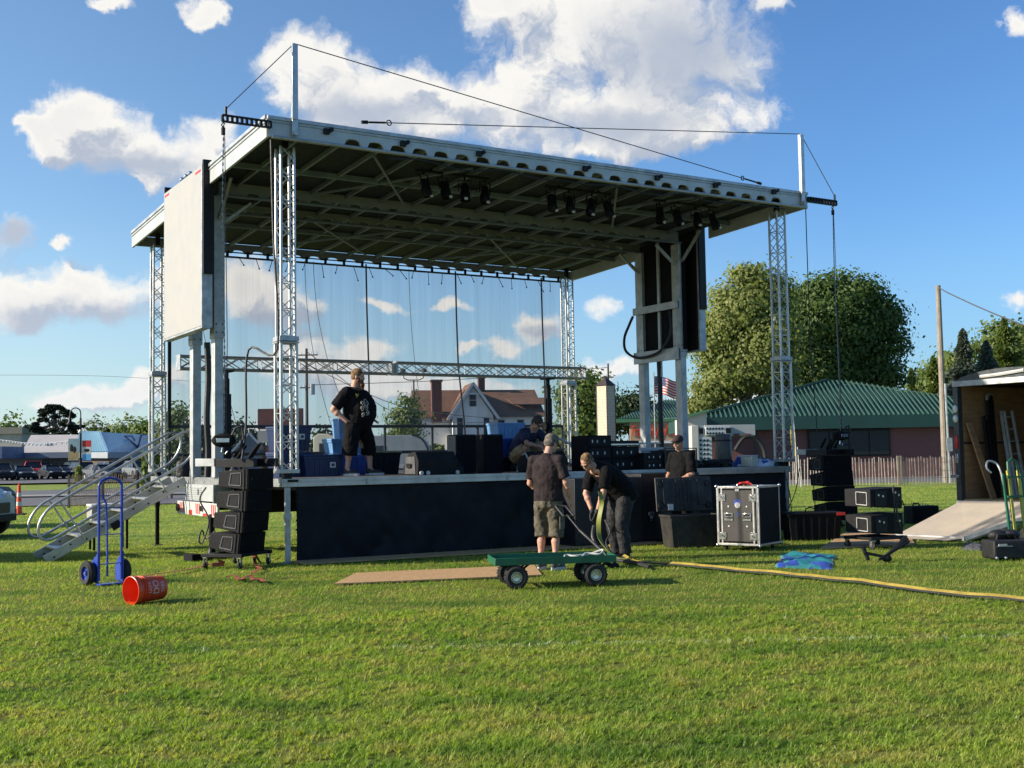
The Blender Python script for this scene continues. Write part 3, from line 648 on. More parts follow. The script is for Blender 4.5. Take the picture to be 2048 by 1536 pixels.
# elastic ties
for k, x in enumerate(np.linspace(1.3, 9.9, 24)):
    a = random.uniform(-.1, .22); l_ = random.uniform(.16, .34)
    MB().pipe([(x, D-.02, 5.80), (x+a*.5, D-.04, 5.80-l_*.5), (x+a, D-.05, 5.80-l_)], .008, 4).ell((x+a, D-.05, 5.8-l_), .02, None, 6, 4).build('elastic_tie', 'black', scr)
# ------------------------------------------------------------------ horizontal box truss on two crank stands
tr_ = thing('box_truss', 'long horizontal silver box truss across the back of the stage', 'truss', S(.06, 6.0, 3.42), PSI)
t_ = MB(); truss(t_, (0,0,0), (4.45,0,0), .24, .24, .024, .010, .42, (0,0,1), (0,1,2,3), True)
t_.build('truss_section', 'alu', tr_)
t_ = MB(); truss(t_, (4.62,0,0), (9.48,0,0), .24, .24, .024, .010, .42, (0,0,1), (0,1,2,3), True); t_.build('truss_section', 'alu', tr_)
for xx in (4.47, 4.58, 0, 9.47): MB().box(xx-.012, xx+.012, -.15, .15, -.15, .15).build('end_plate', 'galv', tr_)
for (x, lb) in ((1.0, 'black crank stand lifting the left part of the box truss'), (8.55, 'black crank stand holding up the truss beside the kneeling man')):
    s_ = thing('crank_stand', lb, 'crank stand', S(x, 6.0, HD), PSI, 'crank stands under the box truss')
    m_ = MB(); m_.box(-.05,.05,-.05,.05,.1,1.9); m_.box(-.09,.09,-.03,.03,.3,1.6); m_.build('mast', 'black', s_, .004)
    m_ = MB(); m_.box(-.035,.035,-.035,.035,1.9,2.03); m_.tube((0,0,1.7),(0,0,1.95),.04,8); m_.box(-.12,.12,-.14,.14,2.03,2.06); m_.build('fork', 'black', s_)
    m_ = MB(); m_.tube((-.16,-.05,.95),(-.06,-.05,.95),.11,14); m_.tube((-.12,-.06,.9),(-.3,-.06,.75),.012,6); m_.build('winch', 'blackmatte', s_)
    for a in range(4):
        an = a*PI/2+.78; MB().bar((.05*math.cos(an), .05*math.sin(an), .3), (.6*math.cos(an), .6*math.sin(an), .03), .04).build('leg', 'black', s_)
# ------------------------------------------------------------------ stage lights
def light_unit():
    r_ = thing('stage_light', 'x', 'stage light')
    b1 = MB(); b1.lathe([(0,.16),(.05,.16),(.075,.12),(.082,0),(.10,-.03),(.105,-.20),(.09,-.2),(.085,-.05),(0,-.04)], 16, 'Z'); bd = b1.build('body', 'black', r_)
    y_ = MB(); y_.bar((-.125,0,0),(-.125,0,.24),.012,.03,(0,1,0)); y_.bar((.125,0,0),(.125,0,.24),.012,.03,(0,1,0)); y_.bar((-.125,0,.24),(.125,0,.24),.03,.012); y_.tube((0,0,.24),(0,0,.33),.02,6); y_.build('yoke', 'black', r_)
    l_ = MB(); l_.box(-.115,-.02,-.118,-.112,-.20,-.12); l_.build('filter_frame', 'black', r_)
    MB().cbox((.01,-.10,-.205), (.07,.02,.05), 0, .4).build('white_tag', 'white', r_); return r_
bars = [(2.58, 3.98, .75, 6.31, 'left'), (5.15, 6.6, .75, 6.31, 'middle'), (7.6, 9.15, .75, 6.31, 'right')]
proto = None; wl = ['first from the left', 'second from the left', 'third from the left', 'rightmost']
for x0, x1, y, z, nm in bars:
    br = thing('light_bar', f'{nm} of three short black bars holding stage lights under the roof', 'light bar', S((x0+x1)/2, y, z), PSI, 'light bars under the stage roof')
    h = (x1-x0)/2; m_ = MB(); m_.tube((-h,0,0),(h,0,0),.024,8); m_.build('pipe', 'black', br)
    for a in (-h*.6, h*.6): MB().box(a-.015,a+.015,-.015,.015,0,.05).build('hanger', 'black', br)
    for k in range(4):
        x = x0+(x1-x0)*(.09, .36, .68, .95)[k]
        if nm == 'left': x = x0+(x1-x0)*(.12, .38, .66, .94)[k]
        o = proto if proto and False else (light_unit() if proto is None else copytree(proto)); 
        if proto is None: proto = o
        o.location = S(x, y, z-.27); o.rotation_euler = (random.uniform(-.3,-.05), random.uniform(-.2,.2), PSI+random.uniform(-.5,.5))
        o.scale = (.86, .86, .86); o['label'] = f'black stage light, {wl[k]} on the {nm} light bar'; o['group'] = 'stage lights under the roof'
# ------------------------------------------------------------------ line arrays
def cabinet_mb(w_=.66, d_=.48, h_=.295, wedge=.085):
    # front is +x side tall, rear (-x) shorter; local x = depth, y = width
    b = MB(); h2 = h_-wedge
    v = [(d_/2,-w_/2,-h_/2),(d_/2,w_/2,-h_/2),(d_/2,w_/2,h_/2),(d_/2,-w_/2,h_/2),(-d_/2,-w_/2,-h2/2),(-d_/2,w_/2,-h2/2),(-d_/2,w_/2,h2/2),(-d_/2,-w_/2,h2/2)]
    return b.add(v, [(0,1,2,3),(5,4,7,6),(1,0,4,5),(3,2,6,7),(0,3,7,4),(2,1,5,6)])
def array_cab(label, group):
    r_ = thing('line_array_speaker', label, 'speaker', group=group)
    cabinet_mb().build('cabinet', 'spk', r_, .008)
    MB().box(.241, .255, -.322, .322, -.143, .143).build('grille', 'grille', r_, .004)
    for s_ in (-1, 1):
        y = s_*.332; h = MB(); x0, x1, z0, z1 = -.06, .13, -.08, .08
        h.bar((x0,y,z0),(x0+.03,y,z1),.014,.014); h.bar((x0+.03,y,z1),(x1,y,z1+.01),.014,.014); h.bar((x0,y,z0),(x1,y,z0-.01),.014,.014); h.bar((x1,y,z0-.01),(x1,y,z1+.01),.012,.012)
        h.build('handle_frame', mat('handle_grey', (.13,.13,.13), .5, .2, .2, 6), r_)
        h = MB(); h.cbox((.035, s_*.3305, 0), (.15, .004, .14)); h.build('handle_recess', 'black', r_)
        h = MB(); h.box(.16, .19, y-.008, y+.008, -.145, .145); h.build('rigging_bar', 'black', r_)
    k = MB(); k.tube((.256, -.25, 0), (.262, -.25, 0), .008, 8); k.build('screw', 'chrome', r_); return r_
def dolly(label, loc, rz, lx=.62, ly=.72, zt=.20, group=None, cwr=.05):
    r_ = thing('speaker_dolly', label, 'dolly', loc, rz, group)
    f = MB()
    for y in (-ly/2, ly/2): f.box(-lx/2-.05, lx/2+.05, y-.03, y+.03, zt-.05, zt)
    for x in (-lx/2, lx/2, 0): f.box(x-.03, x+.03, -ly/2+.031, ly/2-.031, zt-.045, zt-.005)
    f.build('frame', 'black', r_, .004)
    for x in (-lx/2, lx/2):
        for y in (-ly/2, ly/2):
            c = MB(); c.lathe([(0,-.018),(cwr*.8,-.018),(cwr,-.012),(cwr,.012),(cwr*.8,.018),(0,.018)], 16, 'X', (x, y, cwr)); wo = c.build('caster_wheel', 'rubber', r_)
            c = MB(); c.box(x-.026, x-.020, y-.02, y+.02, cwr-.01, zt-.05); c.box(x+.020, x+.026, y-.02, y+.02, cwr-.01, zt-.05); c.box(x-.03, x+.03, y-.03, y+.03, zt-.062, zt-.05); c.build('caster_fork', 'chrome', wo)
    return r_
def hoist(label, loc, rz, ztop, y_off=0, grp='chain hoists on the outriggers'):
    r_ = thing('chain_hoist', label, 'chain hoist', loc, rz, grp)
    m_ = MB(); m_.ell((0,0,0), (.17,.09,.10), None, 16, 10); m_.box(-.12,.12,-.10,.10,-.07,.07); m_.build('motor_body', 'blackmatte', r_, .01)
    m_ = MB(); m_.box(-.09, .09, -.108, -.102, -.03, .03); m_.build('name_plate', 'chrome', r_, .004)
    h = MB(); h.pipe([(-.02,0,-.10),(-.03,0,-.16),(.02,0,-.19),(.05,0,-.15)], .014, 6); h.build('hook', 'chrome', r_)
    ch = MB(); top = ztop-loc[2]
    n = int(top/.045)
    for k in range(n):
        z = .09+k*.045; dx = .014*math.sin(k*.07)
        if k % 2: ch.box(-.010+dx, .010+dx, -.003, .003, z-.02, z+.028)
        else: ch.box(-.003+dx, .003+dx, -.010, .010, z-.02, z+.028)
    ch.build('load_chain', 'chain', r_, smooth=0)
    ch = MB(); ch.pipe([(.03,0,.05),(.05,0,top*.3),(.03,0,top*.7),(.02,0,top-.1)], .006, 5); ch.build('hand_line', 'cable', r_)
    m_ = MB(); m_.tube((0,0,top-.16),(0,0,top-.06),.03,10); m_.pipe([(0,0,top-.06),(-.025,0,top-.02),(0,0,top+.02),(.025,0,top-.01)], .010, 6); m_.build('top_hook', 'black', r_)
    m_ = MB(); m_.pipe([(.10,0,.05),(.16,0,.17),(.24,0,.2),(.27,0,.05),(.22,0,-.15),(.1,0,-.18)], .018, 6); m_.build('control_cable', 'cable', r_); return r_
# left array: the cabinets show their louvre side to the left and the grille side to the right front
LZ = ['topmost', 'second from the top', 'third from the top', 'lowest']
def array(base, yaw, side, curve, name, tilt=.9):
    # stack of 4 cabinets with splay; local +x = front (grille)
    h = .298; z = .215; ang = curve[0]; x = 0
    pts = []
    for k in range(4):
        a = curve[k]; pts.append((x, z+h/2, a)); x += curve[k]*h*side; z += h*.99
    ax = Vector((math.cos(yaw), math.sin(yaw), 0))
    for k, (x, zz, a) in enumerate(pts):
        o = array_cab(f'black line array speaker, {LZ[3-k]} in the stack {name}', 'line array speakers ' + name)
        o.location = base+ax*x+Vector((0,0,zz)); o.rotation_euler = (0, a*tilt, yaw)
    return base+ax*pts[-1][0]+Vector((0,0,z))
bL = G(458, 1126); yl = R(-20)   # grille towards the camera's right
bL = Vector((-3.97, 16.75, 0))
topL = array(bL, yl, -1, [-.22,-.17,-.10,-.03], 'left of the stage', -.55)
dolly('black four-wheeled dolly carrying the speaker stack left of the stage', bL, yl, .56, .74, .21, 'dollies under the speakers')
def bumper_frame(label, loc, rz):
    r_ = thing('rigging_frame', label, 'rigging frame', loc, rz, 'rigging frames on the speaker stacks')
    f = MB(); f.box(-.30,.34,-.33,-.25,0,.12); f.build('side_beam', 'black', r_, .004); f = MB(); f.box(-.30,.34,.25,.33,0,.12); f.build('side_beam', 'black', r_, .004)
    f = MB(); f.box(-.62,-.301,-.34,-.02,.02,.13); f.build('extension_bar', 'aludull', r_, .004); f = MB(); f.box(-.05,.05,-.249,.249,.02,.12); f.build('pick_bar', 'black', r_, .004)
    f = MB()
    for a in ((-.2,.1,.14),(-.12,-.1,.17),(.02,.12,.16),(.1,-.05,.15)): f.caps(a, (a[0]+.12,a[1]+.02,a[2]+.16), .03, .02)
    f.each('shackle', 'blackmatte', r_, 3); return r_
bumper_frame('black rigging frame with grey bar on top of the left speaker stack', topL+Vector((0,0,.02)), yl)
hoist('black chain hoist with silver label above the left speaker stack', (*(S(-1.07,-.41)[:2]), topL.z+.40), PSI*.2, ZF-.2)
# drifting power cables from the left outrigger
c = MB(); a = S(-.35,-.36, ZF-.2)
c.pipe(smoothpts([a, a+Vector((.03,0,-1.5)), a+Vector((.09,-.05,-3.2)), PY(497,700,16.9), PY(492,850,16.7), PY(480,1000,16.6), G(519,1126)+Vector((0,0,.02)), G(560,1118)+Vector((0,0,.02))]), .016, 6)
tag(c.build('power_cable', 'cable'), 'long black cable dropping from the left roof corner to the grass', 'cable')
c = MB(); c.pipe(smoothpts([PY(412,975,16.8), PY(400,1000,16.9), PY(418,1040,16.8), PY(405,1085,16.8), PY(398,1080,16.8), PY(404,1060,16.8), PY(412,1078,16.8), PY(430,1062,16.7)]), .012, 5)
tag(c.build('signal_cable', 'cable'), 'looped black cable hanging behind the left speaker stack', 'cable')
# right array
bR = Vector(S(11.12,-.35)); bR = PY(1672, 1040, S(11.2,-.3).y); bR.z = 0
topR = array(bR, R(-68), 1, [-.16,-.15,-.13,-.10], 'right of the stage', .5)
dolly('black dolly under the speaker stack right of the stage', bR, R(-68), .56, .74, .21, 'dollies under the speakers')
bumper_frame('black rigging frame with shackles on top of the right speaker stack', topR+Vector((0,0,.02)), R(-68))
hoist('black chain hoist above the right speaker stack', (*(S(11.14,-.41)[:2]), topR.z+.40), PSI, ZF-.2)
c = MB(); a = S(10.45,-.36, ZF-.22); c.pipe([a, a+Vector((.0,0,-2.5)), a+Vector((.08,0,-4.5)), PY(1622,900,22.3), PY(1630,1010,22.2)], .010, 5)
tag(c.build('power_cable', 'cable'), 'thin black cable dropping from the right roof corner', 'cable')
for k, pts in enumerate(([(1568,940),(1580,990),(1583,1030)], [(1600,930),(1590,985),(1570,1030)])):
    c = MB(); c.pipe(smoothpts([PY(u, v, 21.3) for u, v in pts]), .009, 5)
    tag(c.build('signal_cable', 'cable'), ('thin black cable falling from the right end of the deck', 'second thin cable crossing over it from the right post')[k], 'cable')
# ------------------------------------------------------------------ amplifier speakers on a dolly at the right
dp = Vector((5.55, 18.05, 0)); dy = R(28)
dolly('black dolly with chrome casters carrying two speaker cabinets', dp, dy, .62, .52, .19, 'dollies under the speakers', .06)
def X3(base, rz): return Matrix.Translation(base) @ Matrix.Rotation(rz, 4, 'Z')
for k, z in enumerate((.205, .60)):
    r_ = thing('speaker_cabinet', ('lower of two speaker cabinets on the right dolly, in shade', 'upper of two speaker cabinets on the right dolly, with handle cut-out')[k], 'speaker', dp+Vector((0,0,z)), dy, 'speaker cabinets on the right dolly')
    b = MB(); w2, d2, hh = .33, .27, .33
    b.prism([(-w2, -d2), (w2, -d2*.92), (w2, d2), (-w2, d2)], 0, 1, 'Z'); b = MB()
    v = [(-w2,-d2,.045),(w2,-d2,0),(w2,d2,0),(-w2,d2,.045),(-w2,-d2,hh-.02),(w2,-d2,hh),(w2,d2,hh),(-w2,d2,hh-.02)]
    b.add(v, [(0,3,2,1),(4,5,6,7),(0,1,5,4),(2,3,7,6),(1,2,6,5),(3,0,4,7)]); b.build('cabinet', 'spk', r_, .01)
    h = MB(); x = -w2-.004
    for a, c_ in (((-.2,.07),(-.2,.26)),((-.2,.26),(.02,.27)),((.02,.27),(.02,.08)),((.02,.08),(-.2,.07))): h.bar((x, a[0], a[1]), (x, c_[0], c_[1]), .012, .012, (1,0,0))
    h.build('handle_frame', 'aludull', r_); MB().box(-w2-.006,-w2-.001,-.17,0,.09,.25).build('handle_recess', 'black', r_)
    MB().box(-.24, .0, -d2-.010, -d2-.001, .05, hh-.05).build('amp_panel', 'black', r_, .003); MB().box(.12, .30, -d2-.006, -d2+.008, .05, hh-.05).build('amp_panel', 'black', r_, .003)
    kk = MB()
    for a, c_ in ((-.17,.22),(-.08,.2),(.18,.25),(.25,.21)): kk.tube((a,-d2-.016,c_),(a,-d2-.008,c_),.018,10)
    kk.each('knob', 'chrome', r_)
p_ = MB(X3(dp, dy)); p_.pipe(smoothpts([(.12,-.3,.95),(.10,-.33,.7),(.12,-.32,.5),(.2,-.33,.3),(.15,-.34,.45),(.14,-.33,.7)]), .014, 6)
tag(p_.build('speaker_cable', 'cable'), 'black cable draped over the front of the right dolly speakers', 'cable')
p_ = MB(X3(dp, dy)); p_.pipe(smoothpts([(.30,-.3,.72),(.40,-.25,.6),(.45,-.2,.4),(.38,-.2,.3)]), .010, 5)
tag(p_.build('speaker_cable', 'cable'), 'thin cable loop at the right side of the right dolly speakers', 'cable')
# black folded tripod on the grass
t_ = thing('folded_tripod', 'black folded tripod lying on the grass before the right dolly', 'tripod', G(1768,1125), 0)
m_ = MB()
for a in (0, .05, .1): m_.bar((-.10+a, -.12+a*.5, .05+a*.2), (.38, .1+a, .27+a*.6), .03)
m_.build('legs', 'black', t_); m_ = MB(); m_.bar((.0,-.05,.08),(-.28,-.06,.14),.05,.04); m_.bar((-.24,-.1,.05),(-.27,0,.2),.04); m_.ell((.02,-.06,.06),(.07,.05,.05)); m_.build('head', 'black', t_)
# ------------------------------------------------------------------ crumpled cloth helper
def crumple(name, pts, h, m, label, cat, seed, n=26, mats=None, group=None, z0=.0, fq=4):
    # pts: four ground corners; a sheet bunched up over them with real thickness
    a, b, c, d = [Vector(p) for p in pts]; vs = []; ms = []
    for i in range(n+1):
        for j in range(n+1):
            s, t = i/n, j/n; p = a*(1-s)*(1-t)+b*s*(1-t)+c*s*t+d*(1-s)*t
            e = min(1, min(s, 1-s, t, 1-t)*5); q = Vector((p.x*fq, p.y*fq, seed))
            nn = abs(mnoise.noise(q))*1.1+abs(mnoise.noise(q*2.7))*.35
            p = p+Vector((mnoise.noise(q+Vector((7,0,0)))*.09, mnoise.noise(q+Vector((0,9,0)))*.09, 0)); vs.append((p.x, p.y, p.z+z0+h*(e**.5)*(.25+nn)+.004))
    fs = [(i*(n+1)+j, (i+1)*(n+1)+j, (i+1)*(n+1)+j+1, i*(n+1)+j+1) for i in range(n) for j in range(n)]
    mb = MB(); mb.v = vs; mb.mk = [(0,0)]; mb.f = fs
    mb.mi = [0 if not mats else (1 if mnoise.noise((f[0] % (n+1)*.16, f[0]//(n+1)*.16, seed*3)) > mats[1] else 0) for f in fs]
    o = mb.build(name, [m, mats[0]] if mats else m, smooth=70); return tag(o, label, cat, group)
crumple('tarp', [G(1560,1136), G(1665,1140), G(1668,1112), G(1562,1108)], .075, 'teal', 'crumpled teal and blue tarp on the grass in front of the road case', 'tarp', 1.3, mats=('royal', .12), fq=3)
crumple('fleece', [G(1925,1100), G(1968,1104), G(1968,1090), G(1930,1088)], .09, 'shoe', 'small grey crumpled cloth on the grass left of the black bag', 'cloth', 4.1, 16)
# ------------------------------------------------------------------ road case with aluminium edges
cc = Vector((3.13, 18.05, 0)); cth = R(-36)
rc = thing('road_case', 'black road case with shiny aluminium edges and butterfly latches on the grass', 'road case', cc, cth)
w_, d_, z0, z1 = .70, .78, .09, .985
MB().box(.012, w_-.012, .012, d_-.012, z0, z1-.01).build('case_body', 'blackmatte', rc, .002)
dr = MB(); dr.box(.06, w_-.06, -.004, .011, z0+.06, z1-.06); dr.build('front_lid', mat('case_laminate', (.042,.038,.034), .6, 0, .12, 5), rc)
al_ = MB(); t = .026
for x in (0, w_-t):
    al_.box(x, x+t, -.006, .02, z0, z1); al_.box(x, x+t, d_-.02, d_+.004, z0, z1)
    al_.box(x-.003 if x == 0 else x+.003, x+t if x == 0 else x+t+.003, .0, d_, z1-t, z1+.004); al_.box(x-.003 if x == 0 else x+.003, x+t if x == 0 else x+t+.003, .0, d_, z0-.004, z0+t)
for y in (-.007, d_-.02): al_.box(0.001, w_-.001, y, y+.027, z1-t-.004, z1+.003); al_.box(.001, w_-.001, y, y+.027, z0-.003, z0+t+.004)
for x in (.075, w_-.075-.028): al_.box(x, x+.028, -.010, -.003, z0+.03, z1-.03)
al_.box(.03, .04, -.009, .0, z0+.03, z1-.03); al_.box(w_-.04, w_-.03, -.009, 0, z0+.03, z1-.03); al_.build('edge_trim', 'alu', rc, .003)
for x in (0, w_):
    for y in (0, d_):
        for z in (z0, z1): MB().ell((x+(-.0 if x == 0 else 0), y, z), .026, None, 10, 6).build('ball_corner', 'chrome', rc)
for x in (.10, w_-.10):
    for z in (z0+.14, z1-.17):
        k = MB(); k.box(x-.055, x+.055, -.016, -.011, z-.055, z+.055); k.box(x-.035,x+.035,-.0185,-.0165,z-.035,z+.035); lt = k.build('butterfly_latch', 'chrome', rc, .003)
        MB().cbox((x,-.022,z), (.05,.006,.012), 0, 0, .6).build('latch_wing', 'black', lt)
for x in (.20, w_-.20):
    k = MB(); k.box(x-.07, x+.07, -.016, -.005, .46, .58); hd_ = k.build('handle_plate', 'chrome', rc, .004)
    MB().box(x-.055, x+.055, -.028, -.017, .50, .52).build('grip', 'black', hd_, .003); MB().box(x-.05, x+.05, -.0185, -.0165, .53, .565).build('handle_recess', 'black', hd_)
    for z in (.38, .68): MB().tube((x+.0, -.012, z), (x, -.004, z), .014, 8).build('rubber_stop', 'white', rc)
sk = MB(); sk.lathe([(0,-.002),(.045,-.002),(.045,0)], 20, 'Y', (w_/2, -.006, .70)); sk.X = Matrix.Translation((0,0,0)); st_ = sk.build('round_sticker', 'white', rc)
sk = MB(); sk.lathe([(0,-.001),(.06,-.001),(.06,0)], 20, 'Y', (w_/2, -.0055, .735)); sk.build('blue_sticker', 'royal', rc)
sk = MB(); sk.box(w_/2-.008, w_/2+.012, -.0056, -.0045, .53, .60); sk.build('blue_tape', 'royal', rc)
MB().box(w_/2-.03, w_/2+.03, -.013, -.008, z1-.075, z1-.035).build('name_tag', 'white', rc)
for x in (.1, w_-.1):
    for y in (.1, d_-.1): MB().lathe([(0,-.015),(.04,-.015),(.045,0),(.04,.015),(0,.015)], 14, 'X', (x, y, .047)).build('caster', 'rubber', rc)
rs_ = MB(X3(cc, cth))
for k in range(3): rs_.pipe(smoothpts([(.30+.05*k, .14+.03*k, z1+.02), (.38, .08+.05*k, z1+.05), (.46+.03*k, .14, z1+.03), (.42, .24, z1+.06-.01*k), (.32, .20+.02*k, z1+.025)]), .017, 6, True)
tag(rs_.build('ratchet_strap', 'red'), 'bundled red strap lying on top of the aluminium-edged road case', 'strap')
# ------------------------------------------------------------------ open storage tote
def tote_box(name, label, loc, rz, m, L_=.78, W_=.48, H_=.42, lid=True, group=None, ribs=True, cat='storage tote', zlid=None, lidm=None):
    r_ = thing(name, label, cat, loc, rz, group); b = MB(); a = .86
    def ring(s, z): return [(-L_/2*s,-W_/2*s,z),(L_/2*s,-W_/2*s,z),(L_/2*s,W_/2*s,z),(-L_/2*s,W_/2*s,z)]
    v = ring(a,0)+ring(.97,H_)+ring(.94,H_)+ring(a-.04,.02)
    b.add(v, [(3,2,1,0)]+[(i,(i+1)%4,4+(i+1)%4,4+i) for i in range(4)]+[(4+i,4+(i+1)%4,8+(i+1)%4,8+i) for i in range(4)]+[(8+i,8+(i+1)%4,12+(i+1)%4,12+i) for i in range(4)]+[(12,13,14,15)])
    b.build('box', m, r_, .006)
    rm = MB()
    for s0, s1, x0, x1, y0, y1 in ((0,0,-L_/2,L_/2,-W_/2,-W_/2+.03),(0,0,-L_/2,L_/2,W_/2-.03,W_/2),(0,0,-L_/2,-L_/2+.03,-W_/2+.03,W_/2-.03),(0,0,L_/2-.03,L_/2,-W_/2+.03,W_/2-.03)): rm.box(x0,x1,y0,y1,H_-.035,H_+.003)
    rm.build('rim', m, r_, .004)
    if ribs:
        k = MB()
        for x in np.linspace(-L_*.36, L_*.36, 6): k.bar((x*.93,-W_/2*.885,.03),(x,-W_/2*.962,H_-.04),.03,.016,(0,1,0))
        k.each('rib', m, r_)
    if lid: MB().box(-L_/2-.01,L_/2+.01,-W_/2-.01,W_/2+.01,H_+.004,H_+.034,.97).build('lid', lidm or m, r_, .006)
    return r_
tp = Vector((2.85, 18.85, 0)); tz = R(14)
to = tote_box('storage_tote', 'dusty black storage tote with its ribbed lid standing open behind', tp, tz, 'tote', .92, .50, .52, False)
ld = MB(Matrix.Translation((0,.25,.56)) @ Matrix.Rotation(R(-8), 4, 'X')); ld.box(-.49,.49,-.015,.015,0,.56); ld.each('open_lid', 'tote', to, bevel=.02)
k = MB(Matrix.Translation((0,.25,.56)) @ Matrix.Rotation(R(-8), 4, 'X'))
for x in np.linspace(-.13,.13,5): k.box(x-.007,x+.007,-.032,-.016,.03,.53)
for z in (.12,.22,.32,.42): k.box(-.14,.14,-.030,-.0165,z-.006,z+.006)
for x in (-.30,.30): k.box(x-.06,x+.06,-.034,-.016,.10,.52)
for x in (-.41,.41):
    for z in (.10,.45): k.lathe([(.05,-.035),(.05,-.016),(.035,-.016),(.03,-.03),(0,-.03)], 14, 'Y', (x,0,z))
k.build('lid_ribs', 'tote', to); k = MB(Matrix.Translation((0,.25,.56)) @ Matrix.Rotation(R(-8), 4, 'X')); k.box(-.30,-.21,-.040,-.0345,.02,.12); k.build('paper_label', 'white', to)
t2 = tote_box('storage_tote', 'low black storage tote with red handle behind the road case', Vector((5.05,19.9,0)), R(4), 'blackmatte', .95, .5, .44, True, None, True)
MB().box(.36,.5,-.27,-.235,.42,.47).build('handle', 'red', t2)
MB(Matrix.Translation((0,0,.48))).pipe([(-.1,0,0),(-.08,0,.05),(0,0,.07),(.07,0,.04),(.08,0,0)],.012,6).build('lid_handle', 'black', t2)
# ------------------------------------------------------------------ blue hand truck
ht = thing('hand_truck', 'blue steel hand truck with black tyres standing on the grass', 'hand truck', Vector((-5.03, 14.55, 0)), R(46))
f = MB(); hw = .15; top = 1.33
lf = [(-hw,0,.06),(-hw,.0,.5),(-hw,0,1.05),(-hw,-.0,1.22)]+[(-hw*math.cos(a), 0, 1.22+.10*math.sin(a)) for a in np.linspace(.2,PI-.2,7)]+[(hw,0,1.22),(hw,0,1.05),(hw,0,.5),(hw,0,.06)]
f.pipe(lf, .018, 8); f.build('tube_frame', 'blue', ht)
f = MB()
for z in (.26,.62,.95): f.bar((-hw,0,z),(hw,0,z),.03,.012)
f.each('cross_bar', 'blue', ht)
f = MB(); f.pipe([(-.10,.03,1.12),(-.03,.05,1.0),(-.02,.05,.7),(-.02,.03,.1)], .013, 6); f.build('centre_strut', 'blue', ht)
f = MB(); f.box(-.20,.20,-.14,.0,.012,.028); f.build('toe_plate', 'blue', ht)
for sx_ in (-1, 1):
    f = MB(); f.prism([(-.02,.03),(.17,.04),(.18,.20),(.12,.30),(-.02,.40)], sx_*.165-.008, sx_*.165+.008, 'X'); f.build('wheel_bracket', 'blue', ht)
    g_ = MB(); R0 = .152; g_.lathe([(.085,-.04),(.130,-.046),(R0,-.02),(R0,.02),(.130,.046),(.085,.04),(.085,-.04)], 26, 'X', (sx_*.235,.12,R0)); wh = g_.build('tyre', 'tyre', ht)
    g_ = MB(); g_.lathe([(0,-.03),(.03,-.035),(.035,-.01),(.080,-.012),(.088,-.038),(.088,.038),(.080,.012),(.035,.01),(.03,.035),(0,.03)], 26, 'X', (sx_*.235,.12,R0)); g_.build('rim', 'blue', wh)
    MB().tube((sx_*.235-.045,.12,R0),(sx_*.235+.045,.12,R0),.012,8).build('axle_nut', 'chrome', wh)
# ------------------------------------------------------------------ orange bucket on its side
bk = thing('bucket', 'orange plastic bucket lying on its side on the grass', 'bucket', Vector((-3.98, 12.62, .145)), R(-38))
b = MB(); b.lathe([(.128,-.0),(.140,.30),(.150,.31),(.150,.335),(.153,.345),(.153,.375),(.146,.378),(.142,.34),(.136,.30),(.124,.012),(0,.010)], 40, 'Y'); b.lathe([(0,0),(.128,0)], 40, 'Y')
b.X = Matrix.Identity(4); ob = b.build('shell', 'orange', bk, smooth=50); ob.rotation_euler = (0,0,PI); ob.location = (0,.19,0)
for rr, yy in ((.148,.28),(.147,.25)): MB().lathe([(rr-.01,-.006),(rr,-.004),(rr,.004),(rr-.01,.006)], 40, 'Y', (0,.19-yy,0)).build('stiffening_rib', 'orange', bk)
def wrap_text(body, size, r, y0, ang, parent, m, spin=0):
    c = bpy.data.curves.new('tmp', 'FONT'); c.body = body; c.size = size; c.align_x = 'CENTER'; c.align_y = 'CENTER'; c.resolution_u = 3
    o = bpy.data.objects.new('tmp', c); COL.objects.link(o); dg = bpy.context.evaluated_depsgraph_get(); me = bpy.data.meshes.new_from_object(o.evaluated_get(dg)); bpy.data.objects.remove(o)
    for v in me.vertices:
        x, y = v.co.x, v.co.y; x, y = -y, x     # reads along the circumference
        a = ang + y/r; rr = r+.002+.012*(0)   
        v.co = (rr*math.cos(a), y0+x, rr*math.sin(a))
    me.materials.clear(); me.materials.append(M[m]); o = bpy.data.objects.new('lettering', me); COL.objects.link(o); o.parent = parent; return o
for bd, sz, yy in (("LET'S", .055, -.035), ("DO", .10, .045), ("THIS.", .06, .125)): wrap_text(bd, sz, .1365, yy, R(12), bk, 'white')
# orange ratchet straps on the grass
def ribbon(name, pts, wd, m, label, cat, group=None, h=.006):
    P_ = smoothpts(pts, 8); mb = MB(); vs = []
    for i, p in enumerate(P_):
        d = (P_[min(i+1,len(P_)-1)]-P_[max(i-1,0)]).normalized(); s_ = Vector((-d.y, d.x, 0)).normalized()*wd/2
        tw = .3*math.sin(i*.5); vs += [p-s_+Vector((0,0,.004+abs(tw)*.01)), p+s_+Vector((0,0,.004)), p+s_+Vector((0,0,.004+h)), p-s_+Vector((0,0,.004+h+abs(tw)*.01))]
    n = len(P_); fs = [(i*4+k, i*4+(k+1)%4, i*4+4+(k+1)%4, i*4+4+k) for i in range(n-1) for k in range(4)]+[(3,2,1,0),(n*4-4,n*4-3,n*4-2,n*4-1)]
    mb.add(vs, fs); return tag(mb.build(name, m, smooth=40), label, cat, group)
up = Vector((0,0,.035))
ribbon('ratchet_strap', [G(256,1166)+up, G(300,1156)+up, G(345,1150)+up, G(385,1143)+up, G(420,1134)+up, G(448,1128)+up], .05, 'strap', 'orange strap stretched over the grass from bucket to speaker dolly', 'strap')
